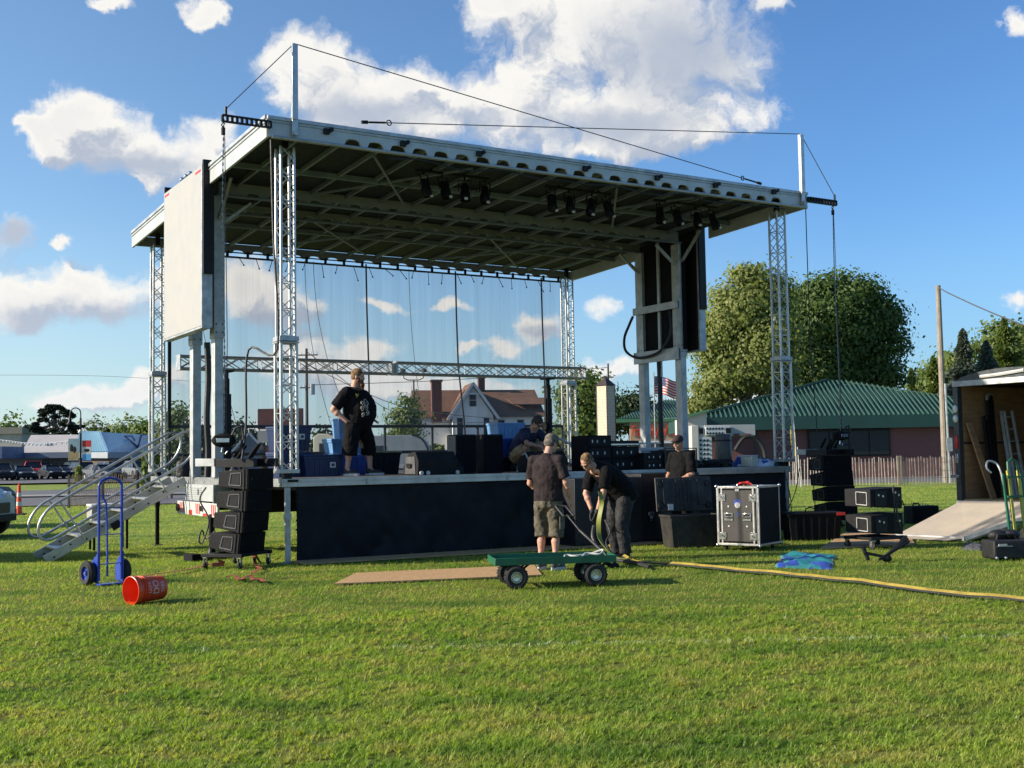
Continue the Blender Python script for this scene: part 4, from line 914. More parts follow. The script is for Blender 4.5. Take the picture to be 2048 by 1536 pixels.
ribbon('ratchet_strap', [G(508,1128)+Vector((0,0,.12)), G(512,1136)+up, G(522,1142)+up, G(515,1146)+up, G(505,1152)+up], .045, 'strap', 'short orange strap dangling from the right wheel of the left dolly', 'strap')
ribbon('ratchet_strap', [G(455,1160)+up, G(470,1158)+up, G(478,1166)+up, G(492,1160)+up, G(503,1157)+up, G(506,1166)+up, G(520,1164)+up, G(528,1170)+up], .05, 'strap', 'bunched red-orange strap heaped on the grass before the left dolly', 'strap')
MB  # ratchet buckle
k = MB(Matrix.Translation(G(436,1136)+Vector((0,0,.05)))); k.cbox((0,0,0),(.16,.09,.05),.3); k.cbox((.05,0,.04),(.1,.07,.03),.3,0,.4); tag(k.build('strap_ratchet', 'strap', bevel=.006), 'orange ratchet buckle on the grass beside the left dolly caster', 'ratchet buckle')
# ------------------------------------------------------------------ green garden cart
ca = Vector((.42, 13.62, 0)); ct = thing('garden_cart', 'flat green four-wheeled cart standing on the grass', 'cart', ca, R(9))
b = MB(); L2, W2, zb, zt = .70, .31, .285, .355
b.box(-L2,L2,-W2,W2,zb,zb+.006); b.build('bed', 'green', ct)
for nm, bx in (('side_board',(-L2,L2,-W2-.004,-W2+.002)),('side_board',(-L2,L2,W2-.002,W2+.004)),('end_board',(-L2-.004,-L2+.002,-W2+.003,W2-.003)),('end_board',(L2-.002,L2+.004,-W2+.003,W2-.003))):
    q_ = MB(); q_.box(*bx, zb-.012, zt+.0); q_.build(nm, 'green', ct, .003)
for x in (-.46, .46):
    a_ = MB(); a_.tube((x,-.27,.135),(x,.27,.135),.014,8); a_.bar((x+.02,-.1,.14),(x+.20,-.08,zb-.01),.03,.02); a_.bar((x+.02,.1,.14),(x+.20,.08,zb-.01),.03,.02); a_.bar((x-.02,-.1,.14),(x+.06,-.1,zb-.01),.03,.02); a_.build('axle_bracket', 'black', ct)
    for s_ in (-1, 1):
        g_ = MB(); y = s_*.28; R0 = .135; g_.lathe([(.062,-.038),(.105,-.045),(R0-.006,-.03),(R0,-.012),(R0,.012),(R0-.006,.03),(.105,.045),(.062,.038),(.062,-.038)], 30, 'Y', (x,y,R0))
        for k2 in range(26):
            a2 = 2*PI*k2/26; g_.cbox((x+(R0+.001)*math.cos(a2), y+(.016 if k2%2 else -.016), R0+(R0+.001)*math.sin(a2)), (.012,.03,.012), 0, 0, -a2)
        wh = g_.build('wheel', 'tyre', ct); g_ = MB(); g_.lathe([(0,-.03),(.018,-.032),(.02,-.016),(.045,-.018),(.058,-.04),(.064,-.04),(.064,.04),(.058,.04),(.045,.018),(.02,.016),(.018,.032),(0,.03)], 22, 'Y', (x,y,R0)); g_.build('rim', 'chrome', wh)
a_ = MB(); a_.tube((.62,-.02,.24),(.80,-.02,.20),.02,8); a_.bar((.7,-.12,.2),(.7,.08,.2),.03); a_.build('drawbar', 'black', ct)
hx = MB(); _T = Matrix.Rotation(-R(9), 3, 'Z') @ (PY(1134,1030,14.35)-ca); hp = [Vector((.80,0,.20)).lerp(_T, t)+Vector((0,0,-.05*math.sin(t*PI))) for t in (0,.33,.75,1)]
hx.tube(hp[0], hp[2], .017, 8); hx.tube(hp[2], hp[3], .012, 8); hx.build('pull_handle', 'cable', ct)
g1 = MB(); c3 = Vector(hp[3]); dd = (c3-Vector(hp[2])).normalized(); e3 = Vector((.5,-.2,.84)).normalized()
g1.pipe([c3-dd*.02, c3-dd*.02+Vector((.07,-.02,.0)), c3+dd*.16+Vector((.07,-.02,0)), c3+dd*.17, c3+dd*.16-Vector((.05,-.02,0)), c3-dd*.02-Vector((.05,-.02,0))], .014, 8, True); g1.build('grip', 'cable', ct)
# white rope in the cart
rp = MB(X3(ca, R(9))); rp.pipe(smoothpts([(.0,.0,zb+.03),(.12,-.1,zb+.03),(.2,.1,zb+.05),(.35,0,zb+.03),(.45,.15,zb+.06),(.6,.1,zb+.05),(.66,.2,zb+.09),(.5,.24,zb+.04),(.3,.2,zb+.03)]), .012, 6)
tag(rp.build('rope', 'white'), 'white rope lying in the green cart', 'rope')
# ------------------------------------------------------------------ yellow and black cable cover running to the right
hosepts = [G(1212,1100)+Vector((0,0,.05)), G(1235,1118)+Vector((0,0,.04)), G(1262,1130)+Vector((0,0,.03)), G(1300,1132)+Vector((0,0,.03)), G(1380,1138)+Vector((0,0,.03)), G(1500,1150)+Vector((0,0,.03)), G(1700,1170)+Vector((0,0,.03)), G(1900,1196)+Vector((0,0,.03)), G(2048,1209)+Vector((0,0,.03)), G(2200,1228)+Vector((0,0,.03))]
def rail(name, pts, prof, m, parent=None, wob=.01, sd_=0):
    P_ = smoothpts(pts, 10); vs = []; n = len(prof)
    for i, p in enumerate(P_):
        d = (P_[min(i+1,len(P_)-1)]-P_[max(i-1,0)]).normalized(); s_ = Vector((-d.y, d.x, 0)).normalized(); o_ = mnoise.noise((p.x*1.8, p.y*1.8, sd_))*wob
        vs += [p+s_*(a+o_)+Vector((0,0,c+abs(o_)*.4)) for a, c in prof]
    fs = [(i*n+k, i*n+(k+1)%n, (i+1)*n+(k+1)%n, (i+1)*n+k) for i in range(len(P_)-1) for k in range(n)]+[tuple(range(n))[::-1], tuple(range((len(P_)-1)*n, len(P_)*n))]
    return MB().add(vs, fs).build(name, m, parent, smooth=30)
hs = thing('cable_cover', 'long yellow and black cable cover running across the grass to the right', 'cable cover', (0,0,0))
rail('black_side', hosepts, [(-.012,0),(.012,0),(.012,.016),(-.006,.016)], 'rubber', hs, .05, 2)
rail('yellow_top', hosepts, [(.0125,.0),(.085,.0),(.08,.022),(.05,.038),(.014,.017)], 'yellow', hs, .05, 2)
# the part lifted by the bending man
ribbon('cable_cover', [PY(1200,985,16.35), PY(1203,1010,16.3), PY(1197,1050,16.2), PY(1203,1085,16.1), PY(1232,1115,16.0), G(1262,1132)+Vector((0,0,.08))], .065, mat('hose_olive', (.22,.24,.035), .5, 0, .15, 6), 'yellow-green strip of cable cover lifted by the bending man', 'cable cover', None, .012)
c = MB(); c.pipe(smoothpts([PY(1188,1052,16.3), PY(1186,1075,16.2), PY(1200,1100,16.1), PY(1230,1118,16.0), G(1268,1134)+Vector((0,0,.06)), G(1300,1140)+Vector((0,0,.04))]), .028, 8)
c.pipe(smoothpts([PY(1210,1040,16.4), PY(1220,1065,16.3), PY(1212,1085,16.2), PY(1222,1105,16.1), G(1250,1128)+Vector((0,0,.06))]), .014, 6)
tag(c.build('thick_cable', 'cable'), 'thick black cable running from the gloved hand down to the grass', 'cable')
# ------------------------------------------------------------------ aluminium stairs at the left side of the stage
st = thing('stage_stairs', 'aluminium stairs with curved handrails at the left end of the stage', 'stairs', S(-.12, 4.78, 0), PSI)
zg = -.17; run = 2.42; wdt = .98; zt_ = HD+.0
for k, y in enumerate((0, wdt)):
    s_ = MB(); p0 = Vector((-.02,y,zt_-.06)); p1 = Vector((-run,y,zg+.04)); s_.bar(p0, p1, .035, .16, (0,0,1))
    s_.X = Matrix.Identity(4); so1 = s_.build('stringer', 'alu', st, .004)
    q_ = MB(); dd = (p1-p0)
    for i in range(9): 
        c_ = p0+dd*(.06+.11*i)+Vector((0,0,.03*(1 if i%2 else -1))); q_.tube((c_.x,y-.025,c_.z),(c_.x,y-.0185,c_.z),.018,8)
    q_.each('bolt_hole', 'black', so1)
    g_ = MB(); g_.bar(p0+dd*.02+Vector((0,-.019,-.02)), p1-dd*.02+Vector((0,-.019,-.02)), .004, .012); g_.build('groove', 'galv', so1)
for i in range(6):
    t = (i+.6)/6.4; x = -run*t-.02; z = zt_-.06+(zg+.1-zt_)*t+.02
    s_ = MB(); s_.box(x-.13, x+.11, .02, wdt-.02, z-.02, z+.015); s_.build('tread', 'alu', st, .004)
for y in (-.02, wdt+.02):
    h = MB(); sl = (zt_-zg-.05)/run
    def rp_(x, off): return (x, y, zt_-.06+sl*x+off)
    up_ = [rp_(x, .92) for x in np.linspace(-run*.93, -.12, 10)]; lo = [rp_(x, .34) for x in np.linspace(-.12, -run*.93, 10)]
    def cap_(x, s, a0, a1):
        c_ = Vector(rp_(x, .63)); n_ = Vector((sl, 0, -1)).normalized()*0; ux_ = Vector((1,0,sl)).normalized(); uz_ = Vector((0,0,1)); return [c_+ux_*(s*.33*math.sin(a))+uz_*(.29*math.cos(a)) for a in np.linspace(a0, a1, 9)]
    path = up_ + cap_(-.12, 1, .25, PI-.25) + lo + cap_(-run*.93, -1, PI-.25, .25)
    h.pipe(path, .024, 8, True); hr = h.build('handrail', 'alu', st)
    for x in (-run*.78, -run*.20):
        q_ = MB(); q_.tube((x+.12, y, zt_-.06+sl*(x+.12)+.0), rp_(x-.30, .92), .017, 8); q_.build('handrail_post', 'alu', hr)
MB().cbox((-run*.52, -.045, .42), (.16,.05,.13), 0, 0, -.5).build('latch_block', 'black', st)
# ------------------------------------------------------------------ enclosed trailer at the right
HL = Vector((7.84, 20.5, 0)); td = Vector((.8535,.521,0)); tw = Vector((.5175,-.8557,0))   # length direction, width direction
trl = thing('cargo_trailer', 'dark enclosed cargo trailer open at the rear with plywood lining and ramp', 'trailer', HL, math.atan2(td.y, td.x))
TW, TL, TZ, TT = 2.1, 5.2, .62, 2.66     # local x = into the trailer, y negative = towards the camera
def tbox(n, a, m, bv=.004, **k): return MB().box(*a).build(n, m, trl, bv, **k)
tpaint = mat('trailer_charcoal', (.055,.065,.07), .35, .2, .1, 2)
tbox('left_wall', (.06, TL, -.02, .03, TZ-.05, TT), tpaint); tbox('right_wall', (.06, TL, -TW-.03, -TW+.02, TZ-.05, TT), tpaint)
tbox('front_wall', (TL, TL+.05, -TW-.03, .03, TZ-.05, TT), tpaint); tbox('floor', (.02, TL, -TW+.02, -.02, TZ-.06, TZ), 'ply')
li = MB(); li.box(.1, TL-.02, -.036, -.022, TZ, 1.60); li.box(.1, TL-.02, -.036, -.022, 1.62, TT-.06); li.build('plywood_lining', 'plyd', trl)
tbox('front_lining', (TL-.03, TL-.005, -TW+.03, -.03, TZ, TT-.05), 'plyd'); tbox('lining_seam', (.1, TL-.02, -.040, -.0365, 1.585, 1.60), 'black', 0)
rf = MB(); n = 12; pr_ = [(-TW-.04+(TW+.08)*i/n, TT+.20*math.sin(PI*i/n)**.6) for i in range(n+1)]
rf.prism(pr_+[(0.04, TT-.02), (-TW-.04, TT-.02)], -.05, TL+.05, 'X'); rf.build('roof', tpaint, trl)
fr = MB(); fr.box(-.04, .058, -.05, .05, TZ-.02, TT-.03); fr.build('rear_post', tpaint, trl, .006); fr = MB(); fr.box(-.04, .058, -TW-.05, -TW+.05, TZ-.02, TT-.03); fr.build('rear_post', 'galv', trl, .006)
fr = MB(); fr.box(-.055, .06, -TW-.05, .05, TT-.07, TT+.03); fr.build('rear_header', 'galv', trl, .006)
sp2 = MB(); sp2.pipe([(-.07,-.55,TT+.075),(-.07,-.9,TT+.09),(-.07,-1.4,TT+.13)], .03, 6); sp2.build('roof_spring', 'white', trl)
for z in (2.20, 2.03): MB().ell((-.05, .0, z), (.05,.045,.07), None, 12, 8).build('tail_light', mat('lamp_clear', (.75,.72,.65), .15, 0, .05, 4), trl)
MB().ell((-.05,0,1.62), (.03,.04,.13), None, 12, 8).build('brake_light', 'red', trl); MB().box(-.07,-.041,-.03,.03,1.25,1.42).build('door_latch', 'chrome', trl, .004); MB().cbox((-.08,.03,1.02),(.06,.16,.05)).build('hinge', 'chrome', trl, .005)
tbox('bumper', (-.06, .04, -TW-.05, .05, TZ-.16, TZ-.025), 'aludull', .006); tbox('chassis', (.05, TL, -TW+.1, -.1, .38, TZ-.065), 'black')
for x in (2.5, 3.35):
    for y in (-TW-.12, .02):
        g_ = MB(); g_.lathe([(0,-.10),(.2,-.10),(.33,-.08),(.35,-.05),(.35,.05),(.33,.08),(.2,.10),(0,.10)], 22, 'Y', (x, y+.04, .35)); g_.build('wheel', 'tyre', trl)
# ramp down to the grass
mi = MB(); A_, B_, C_, D_ = Vector((-.05,-.04,TZ-.03)), Vector((-.05,-TW+.04,TZ-.03)), Vector((-1.72,-TW+.04,.05)), Vector((-1.72,-.04,.05))
iw = trl.matrix_world
def tl_(p): r = Matrix.Rotation(-math.atan2(td.y, td.x), 3, 'Z') @ (Vector(p)-HL); return r
C_ = tl_(G(1930,1084)); D_ = tl_(G(1790,1077)); C_.z = .05; D_.z = .05
B_ = C_ + (A_-D_)*1.0; B_.z = A_.z; B_.y = -TW+.04; B_.x = -.05
dz = Vector((0,0,-.055)); mi.add([A_,B_,C_,D_,A_+dz,B_+dz,C_+dz,D_+dz], [(0,3,2,1),(4,5,6,7),(0,1,5,4),(1,2,6,5),(2,3,7,6),(3,0,4,7)]); rmp = mi.build('ramp', 'rampw', trl)
e = MB(); e.bar(B_+Vector((0,0,.01)), C_+Vector((0,0,.01)), .05, .07); e.bar(C_+Vector((0,0,0)), D_+Vector((0,0,0)), .05, .06); e.build('ramp_edge', 'galv', rmp)
E_ = C_+(C_-B_).normalized()*.02; fl = MB(); F1, F2 = C_+(C_-B_)*.16, D_+(D_-A_)*.16; F1.z = F2.z = .025
fl.add([C_+Vector((0,0,.012)),D_+Vector((0,0,.012)),F2,F1], [(0,1,2,3)]); fl.build('ramp_flap', 'rampw', rmp)
# things leaning inside the trailer
TX = X3(HL, math.atan2(td.y, td.x))
def inT(x, y, z): return TX @ Vector((x, y, z))
def leaner(name, label, cat, x, m, parts_, group=None):
    r_ = thing(name, label, cat, inT(x, -.06, TZ), math.atan2(td.y, td.x), group)
    for nm, mb_, mm in parts_: mb_.build(nm, mm, r_, .003)
    return r_
q_ = MB(); q_.bar((0,-.30,0),(-.25,-.04,1.35),.14,.03,(0,1,0)); leaner('plank', 'brown wooden plank leaning just inside the trailer door', 'plank', .42, None, [('board', q_, 'plyd')])
q1 = MB(); q1.bar((0,-.14,0),(0,-.06,1.75),.16,.05,(0,1,0)); q2 = MB(); q2.lathe([(.0,-.03),(.09,-.03),(.09,.01),(0,.01)], 16, 'Y', (0,-.05,1.78)); q3 = MB(); q3.lathe([(0,-.02),(.045,-.02),(.045,0)], 12, 'Y', (0,-.085,1.78))
leaner('folding_stand', 'tall black stand with grey rounded head leaning in the trailer', 'stand', .74, None, [('column', q1, 'black'), ('head', q2, 'galv'), ('hub', q3, 'black')])
q1 = MB(); q1.bar((0,-.2,0),(0,-.09,1.45),.05); q1.bar((.09,-.2,0),(.09,-.09,1.45),.05); q2 = MB(); q2.tube((0,-.12,1.42),(.1,-.12,1.42),.05,10)
leaner('speaker_pole', 'pair of dark poles leaning beside the tall stand in the trailer', 'poles', .52, None, [('poles', q1, 'black'), ('clamp', q2, 'black')])
q1 = MB(); q2 = MB()
for a in (-.19, .19, -.13, .13): q1.bar((a,-.26-(abs(a)<.15)*.03,0),(a*.85,-.05-(abs(a)<.15)*.03,1.55),.035,.05,(0,1,0))
for i in range(7): t = (i+.5)/7; q2.bar((-.18,-.27+.2*t,1.55*t),(.18,-.27+.2*t,1.55*t),.035,.03)
leaner('ladder', 'folded aluminium ladder leaning on the plywood wall in the trailer', 'ladder', 1.22, None, [('rails', q1, 'aludull'), ('rung', q2, 'aludull')])
# second hand truck at the right edge
h2 = thing('hand_truck', 'green and yellow hand truck standing by the trailer ramp', 'hand truck', G(2032,1093)+Vector((.17,.25,0)), R(20))
f = MB(); f.pipe(smoothpts([(-.14,0,.1),(-.17,.1,.9),(-.19,.14,1.15),(-.22,.2,1.27),(-.35,.22,1.30),(-.40,.2,1.2),(-.33,.18,1.12)]), .016, 8); f.build('handle_tube', 'galv', h2)
f = MB(); f.bar((-.10,-.02,.15),(-.10,.08,1.15),.05,.03,(0,1,0)); f.bar((.10,-.02,.15),(.10,.08,1.15),.05,.03,(0,1,0)); f.each('frame_rail', mat('dull_yellow', (.55,.50,.08), .5, 0, .2, 5), h2)
f = MB(); f.bar((-.18,0,.1),(-.19,.09,1.1),.03); f.bar((.18,0,.1),(.17,.09,1.1),.03); f.pipe([(-.1,.07,1.1),(-.09,.09,1.28),(0,.1,1.33),(.09,.09,1.28),(.1,.07,1.1)], .02, 8)
for z in (.35,.75,1.05): f.bar((-.18,.02,z),(.18,.02,z),.03)
f.each('green_bar', 'green', h2)
for s_ in (-1,1): MB().lathe([(0,-.04),(.09,-.045),(.13,-.03),(.13,.03),(.09,.045),(0,.04)], 20, 'X', (s_*.24,.1,.13)).build('wheel', 'tyre', h2)
# bags and black cases
bg_ = thing('equipment_bag', 'black nylon equipment bag with grey tag on the grass near the right edge', 'bag', G(2020,1122)+Vector((.05,.2,0)), R(8))
MB().box(-.28,.36,-.17,.17,.02,.27).build('bag_body', 'bag', bg_, .03, seg=4); k = MB(); k.box(-.24,-.02,-.176,-.171,.19,.20); k.build('zip', 'galv', bg_)
MB().box(-.22,-.10,-.182,-.172,.20,.225).build('tag', 'white', bg_)
for x in (-.25,-.12): MB().ell((x,-.17,.04), .022, None, 10, 6).build('foot', 'chrome', bg_)
MB().pipe([(-.15,0,.26),(-.13,0,.33),(.1,0,.34),(.14,0,.26)], .015, 6).build('handle', 'bag', bg_)
k = MB(); k.ell((-.05,.12,.32),(.14,.10,.08)); k.ell((.12,.1,.33),(.13,.11,.07)); k.build('bundle', 'bag', bg_)
pc = thing('plastic_case', 'grey-black plastic case with handle standing on the grass left of the ramp', 'case', G(1842,1048)+Vector((0,.2,0)), R(18))
MB().box(-.22,.42,-.16,.16,0,.36).build('shell', 'spk', pc, .03, seg=3); MB().pipe([(-.1,0,.36),(-.08,0,.41),(.04,0,.41),(.06,0,.36)], .015, 6).build('handle', 'black', pc)
k = MB()
for x in (-.16,-.1,-.04): k.box(x-.012,x+.012,-.168,-.161,.05,.31)
k.each('rib', 'spk', pc)
# ------------------------------------------------------------------ people: one remeshed continuous body each, clothes and hair as children
def V3(*a): return Vector(a)
def loft(mb, rings, n=20, side=V3(1,0,0)):
    # rings: (centre, half-width, half-depth); oriented across the line through the centres
    C_ = [Vector(r[0]) for r in rings]; vs = []
    for i, r in enumerate(rings):
        d = (C_[min(i+1, len(C_)-1)]-C_[max(i-1, 0)]).normalized(); sx_ = (side-d*side.dot(d)).normalized(); sy_ = d.cross(sx_)
        vs += [C_[i]+sx_*r[1]*math.cos(2*PI*k/n)+sy_*r[2]*math.sin(2*PI*k/n) for k in range(n)]
    fs = [(i*n+k, i*n+(k+1)%n, (i+1)*n+(k+1)%n, (i+1)*n+k) for i in range(len(rings)-1) for k in range(n)]+[tuple(range(n))[::-1], tuple(range((len(rings)-1)*n, len(rings)*n))]
    return mb.add(vs, fs)
_tx = bpy.data.textures.new('cloth_folds', 'CLOUDS'); _tx.noise_scale = .09; _tx.noise_depth = 2
def organic(mb, name, m, parent, vox=.010, sm=4, wr=0.):
    o = mb.build(name, m, parent, smooth=0)
    r_ = o.modifiers.new('remesh', 'REMESH'); r_.mode = 'VOXEL'; r_.voxel_size = vox; r_.use_smooth_shade = True
    s_ = o.modifiers.new('smooth', 'SMOOTH'); s_.factor = .5; s_.iterations = sm
    if wr:
        d_ = o.modifiers.new('folds', 'DISPLACE'); d_.texture = _tx; d_.strength = wr; d_.mid_level = .5; d_.texture_coords = 'LOCAL'
    return o
def hand(mb, w_, d, palm, curl=.5, side=1, k=1.):
    # w_: wrist, d: pointing direction, palm: palm normal; thumb leaves the side near the base
    d = Vector(d).normalized(); palm = Vector(palm); palm = (palm-d*palm.dot(d)).normalized(); s_ = d.cross(palm)*side
    w_ = Vector(w_); rot = Matrix((s_, d, palm)).transposed()
    mb.ell(w_+d*.048*k, (.042*k, .052*k, .017*k), rot, 12, 8)
    for i, (o_, ln, sp_) in enumerate(((-.032,.070,-.10), (-.011,.080,-.03), (.011,.076,.04), (.031,.060,.12))):
        b0 = w_+d*.085*k+s_*o_*k; a1 = (.35+.15*i*.5)*curl*1.2; a2 = a1+.9*curl
        d1 = (d*math.cos(a1)+palm*math.sin(a1)+s_*sp_).normalized(); d2 = (d*math.cos(a2)+palm*math.sin(a2)+s_*sp_).normalized()
        m1 = b0+d1*ln*.52*k; mb.caps(b0-d*.02*k, m1, .0105*k, .0095*k); mb.caps(m1, m1+d2*ln*.48*k, .0095*k, .0085*k)
    t0 = w_+d*.02*k-s_*.030*k; t1 = t0+(d*.6-s_*.75+palm*.25).normalized()*.042*k; t2 = t1+(d*.85-s_*.25+palm*.35).normalized()*.034*k
    mb.caps(t0, t1, .014*k, .0115*k); mb.caps(t1, t2, .0115*k, .0095*k)
def headrot(yaw, pitch, roll=0): return Matrix.Rotation(yaw, 3, 'Z') @ Matrix.Rotation(pitch, 3, 'X') @ Matrix.Rotation(roll, 3, 'Y')
def head(mb, c, Hr, k=1.):
    c = Vector(c)
    def e(p, r): mb.ell(c+Hr @ Vector(p)*k, tuple(Vector(r)*k), Hr, 16, 11)
    e((0,-.008,.035), (.077,.096,.088)); e((0,.012,-.035), (.064,.080,.078)); e((0,.045,-.082), (.040,.045,.034)); e((0,.098,-.022), (.0135,.020,.014))
    e((0,.088,.0), (.010,.018,.026)); e((0,.075,.022), (.055,.022,.012)); e((0,.084,-.055), (.024,.016,.007)); e((0,.082,-.068), (.020,.014,.007))
    for s_ in (-1, 1): e((s_*.076,-.008,-.008), (.010,.020,.032)); e((s_*.040,.060,-.030), (.022,.022,.020))
def hair(mb, c, Hr, k=1., hat=False, short=0.):
    c = Vector(c); g = .010-short
    def e(p, r): mb.ell(c+Hr @ Vector(p)*k, tuple(Vector(r)*k), Hr, 16, 10)
    e((0,-.020,.048), (.080+g,.094+g,.082+g)); e((0,-.045,.0), (.076+g,.062+g,.075))
def shades(parent, c, Hr, up=False, k=1.):
    c = Vector(c); dz = .075 if up else .012; mb = MB()
    X0 = Matrix.Translation(c) @ Hr.to_4x4(); mb.X = X0; f = .092 if not up else .068
    for s_ in (-1, 1): mb.ell((s_*.034*k, f*k, dz*k), (.030*k,.010*k,.018*k), None, 12, 6); mb.bar((s_*.062*k,(f-.006)*k,(dz+.006)*k),(s_*.086*k,-.0*k,(dz+.004)*k),.006,.010)
    mb.bar((-.03*k,f*k,(dz+.008)*k),(.03*k,f*k,(dz+.008)*k),.008,.006); return mb.build('sunglasses', 'glass', parent)
def shoe(parent, ank, dirv, k=1., m='shoe', sole='sole'):
    a = Vector(ank); d = Vector((dirv[0], dirv[1], 0)).normalized(); rot = Matrix((V3(d.y,-d.x,0), d, V3(0,0,1))).transposed(); z0 = a.z-.088
    b_ = MB(); b_.ell((a.x+d.x*.075*k, a.y+d.y*.075*k, z0+.048), (.050*k,.125*k,.045*k), rot); b_.ell((a.x-d.x*.01, a.y-d.y*.01, z0+.070), (.045*k,.060*k,.058*k), rot)
    so_ = organic(b_, 'shoe', m, parent, .009, 2)
    s_ = MB(); X0 = Matrix.Translation((a.x+d.x*.07*k, a.y+d.y*.07*k, z0+.014)) @ rot.to_4x4(); s_.X = X0
    s_.prism([(.052*k*(1-.25*max(0,-math.sin(t)))*math.cos(t), .140*k*math.sin(t)) for t in np.linspace(0, 2*PI, 18)[:-1]], -.013, .026, 'Z'); s_.build('sole', sole, so_)
def person(label, loc, f, skin_m, J, rad, headp, hands=(), group=None):
    r_ = thing('person', label, 'person', loc, rot_facing(*f)); J = {k: Vector(v) for k, v in J.items()}
    b = MB()
    for s_ in 'LR':
        b.caps(J['sh'+s_], J['el'+s_], rad['ua'], rad['ua']*.80); b.caps(J['el'+s_], J['wr'+s_], rad['fa'], rad['fa']*.62)
        m_ = J['el'+s_].lerp(J['wr'+s_], .28); b.ell(m_, rad['fa']*1.08)
        b.caps(J['hip'+s_], J['kn'+s_], rad['th'], rad['th']*.66); b.caps(J['kn'+s_], J['an'+s_], rad['ca'], rad['ca']*.62)
        m_ = J['kn'+s_].lerp(J['an'+s_], .30); b.caps(m_+V3(0,-.012,0), J['kn'+s_].lerp(J['an'+s_], .5), rad['ca']*1.12, rad['ca']*.9)
        b.caps(J['sh'+s_], J['neck']-V3(0,0,.06), rad['ua']*.85, rad['nk']*.8)
        dv = J['toe'+s_]; b.caps(J['an'+s_], J['an'+s_]+Vector((dv[0]*.13, dv[1]*.13, -.055)), .042, .035)
    loft(b, rad['torso'])
    b.caps(J['neck']-V3(0,0,.02), headp[0]+headp[1] @ V3(0,-.02,-.03), rad['nk'], rad['nk']*.95); head(b, headp[0], headp[1], headp[2])
    for h in hands: hand(b, *h)
    organic(b, 'body', skin_m, r_, .0085, 3)
    return r_, J
# --- 1: large bearded man on the deck
p = PY(713, 900, 19.35); base = Vector((p.x, p.y, HD))
J = dict(neck=(0,-.02,1.47), shL=(-.22,-.04,1.38), shR=(.23,-.06,1.38), elL=(-.36,-.06,1.10), elR=(.31,-.27,1.10), wrL=(-.33,.16,.93), wrR=(.255,-.06,.90),
  hipL=(-.13,.02,.88), hipR=(.13,0,.88), knL=(-.17,.15,.50), knR=(.17,-.04,.50), anL=(-.17,.17,.09), anR=(.17,-.10,.09), toeL=(-.2,1,0), toeR=(.25,1,0))
tor = [((0,-.0,.82),.22,.19),((0,.02,.95),.22,.20),((0,.04,1.10),.235,.24),((0,.02,1.25),.225,.21),((0,-.02,1.38),.22,.16),((0,-.03,1.44),.12,.10)]
hp = (Vector((0,.04,1.645)), headrot(.12, -.10), 1.06)
r1, J = person('large bearded man in black shirt and shorts standing on the stage with hand on hip', base, (.955,-.26), 'skin', J, dict(ua=.068, fa=.055, th=.115, ca=.062, nk=.075, torso=tor), hp,
  [(J['wrR'], (-.35,.75,-.55), (-1,.1,0), .35, 1), (J['wrL'], (.5,.8,-.1), (.6,0,-1), .5, -1)])
t = MB(); loft(t, [((0,0,.80),.235,.21),((0,.03,.90),.255,.245),((0,.06,1.02),.27,.285),((0,.06,1.13),.27,.285),((0,.03,1.25),.262,.245),((0,-.01,1.36),.235,.19),((0,-.03,1.43),.17,.13),((0,-.02,1.475),.085,.08)])
for s_ in 'LR': t.caps(J['sh'+s_], J['sh'+s_].lerp(J['el'+s_], .2), .105, .105); loft(t, [(J['sh'+s_],.10,.10),(J['sh'+s_].lerp(J['el'+s_],.5),.103,.103),(J['sh'+s_].lerp(J['el'+s_],.86),.102,.102)], 14)
sh = organic(t, 'shirt', 'tee', r1, .012, 4, .022)
t = MB(); t.ell((0,0,.86),(.24,.215,.14))
for s_ in 'LR': loft(t, [(J['hip'+s_],.145,.15),(J['hip'+s_].lerp(J['kn'+s_],.5),.135,.145),(J['kn'+s_]+V3(0,0,-.04),.12,.13),(J['kn'+s_]+V3(0,-.01,-.16),.122,.128)], 16)
organic(t, 'shorts', 'tee', r1, .012, 3, .03)
def uvprint(parent, pts, m, name):
    return None
pr_ = MB(); Xp = Matrix.Translation((0,.0,0))
def onbelly(a, z):   # point on the shirt front
    R_ = np.interp(z, [.9,1.02,1.13,1.25,1.36], [.245,.285,.285,.245,.19]); W_ = np.interp(z, [.9,1.02,1.13,1.25,1.36], [.255,.27,.27,.262,.235]); yc = np.interp(z, [.9,1.02,1.13,1.25,1.36], [.03,.06,.06,.03,-.01])
    return Vector((W_*1.025*math.sin(a), yc+R_*1.03*math.cos(a), z))
def stroke(mb, pts, r=.008): mb.pipe([onbelly(a+.42, z) for a, z in pts], r, 5)
pr_ = MB(); rr = random.Random(4)
for k in range(7): a0 = .02+k*.10; stroke(pr_, [(a0, 1.33+.02*(k%2)-.004*k), (a0+.05, 1.355-.02*(k%2)), (a0+.10, 1.325+.01*(k%2))], .009)
stroke(pr_, [(-.02,1.345),(.2,1.31),(.45,1.335),(.75,1.29)], .006); pr_.build('yellow_print', mat('print_yellow', (.60,.52,.06), .8), sh)
pr_ = MB()
for (a, z, q) in ((.25,1.21,.07),(.5,1.18,.06),(.38,1.12,.055),(.62,1.10,.05),(.3,1.03,.05),(.55,1.00,.045)):
    stroke(pr_, [(a+q*1.6*math.cos(t_), z+q*.7*math.sin(t_)) for t_ in np.linspace(0, 5.2, 12)], .008)
    stroke(pr_, [(a-q, z+q*.3), (a+q, z-q*.3)], .007)
pr_.build('grey_print', mat('print_grey', (.42,.40,.33), .8), sh)
h = MB(); hair(h, hp[0], hp[1], 1.04); organic(h, 'hair', 'hairb', r1, .009, 2); shades(r1, hp[0], hp[1], True, 1.08)
h = MB(); Hc = hp[0]
def hd(p): return Hc+hp[1] @ Vector(p)*1.06
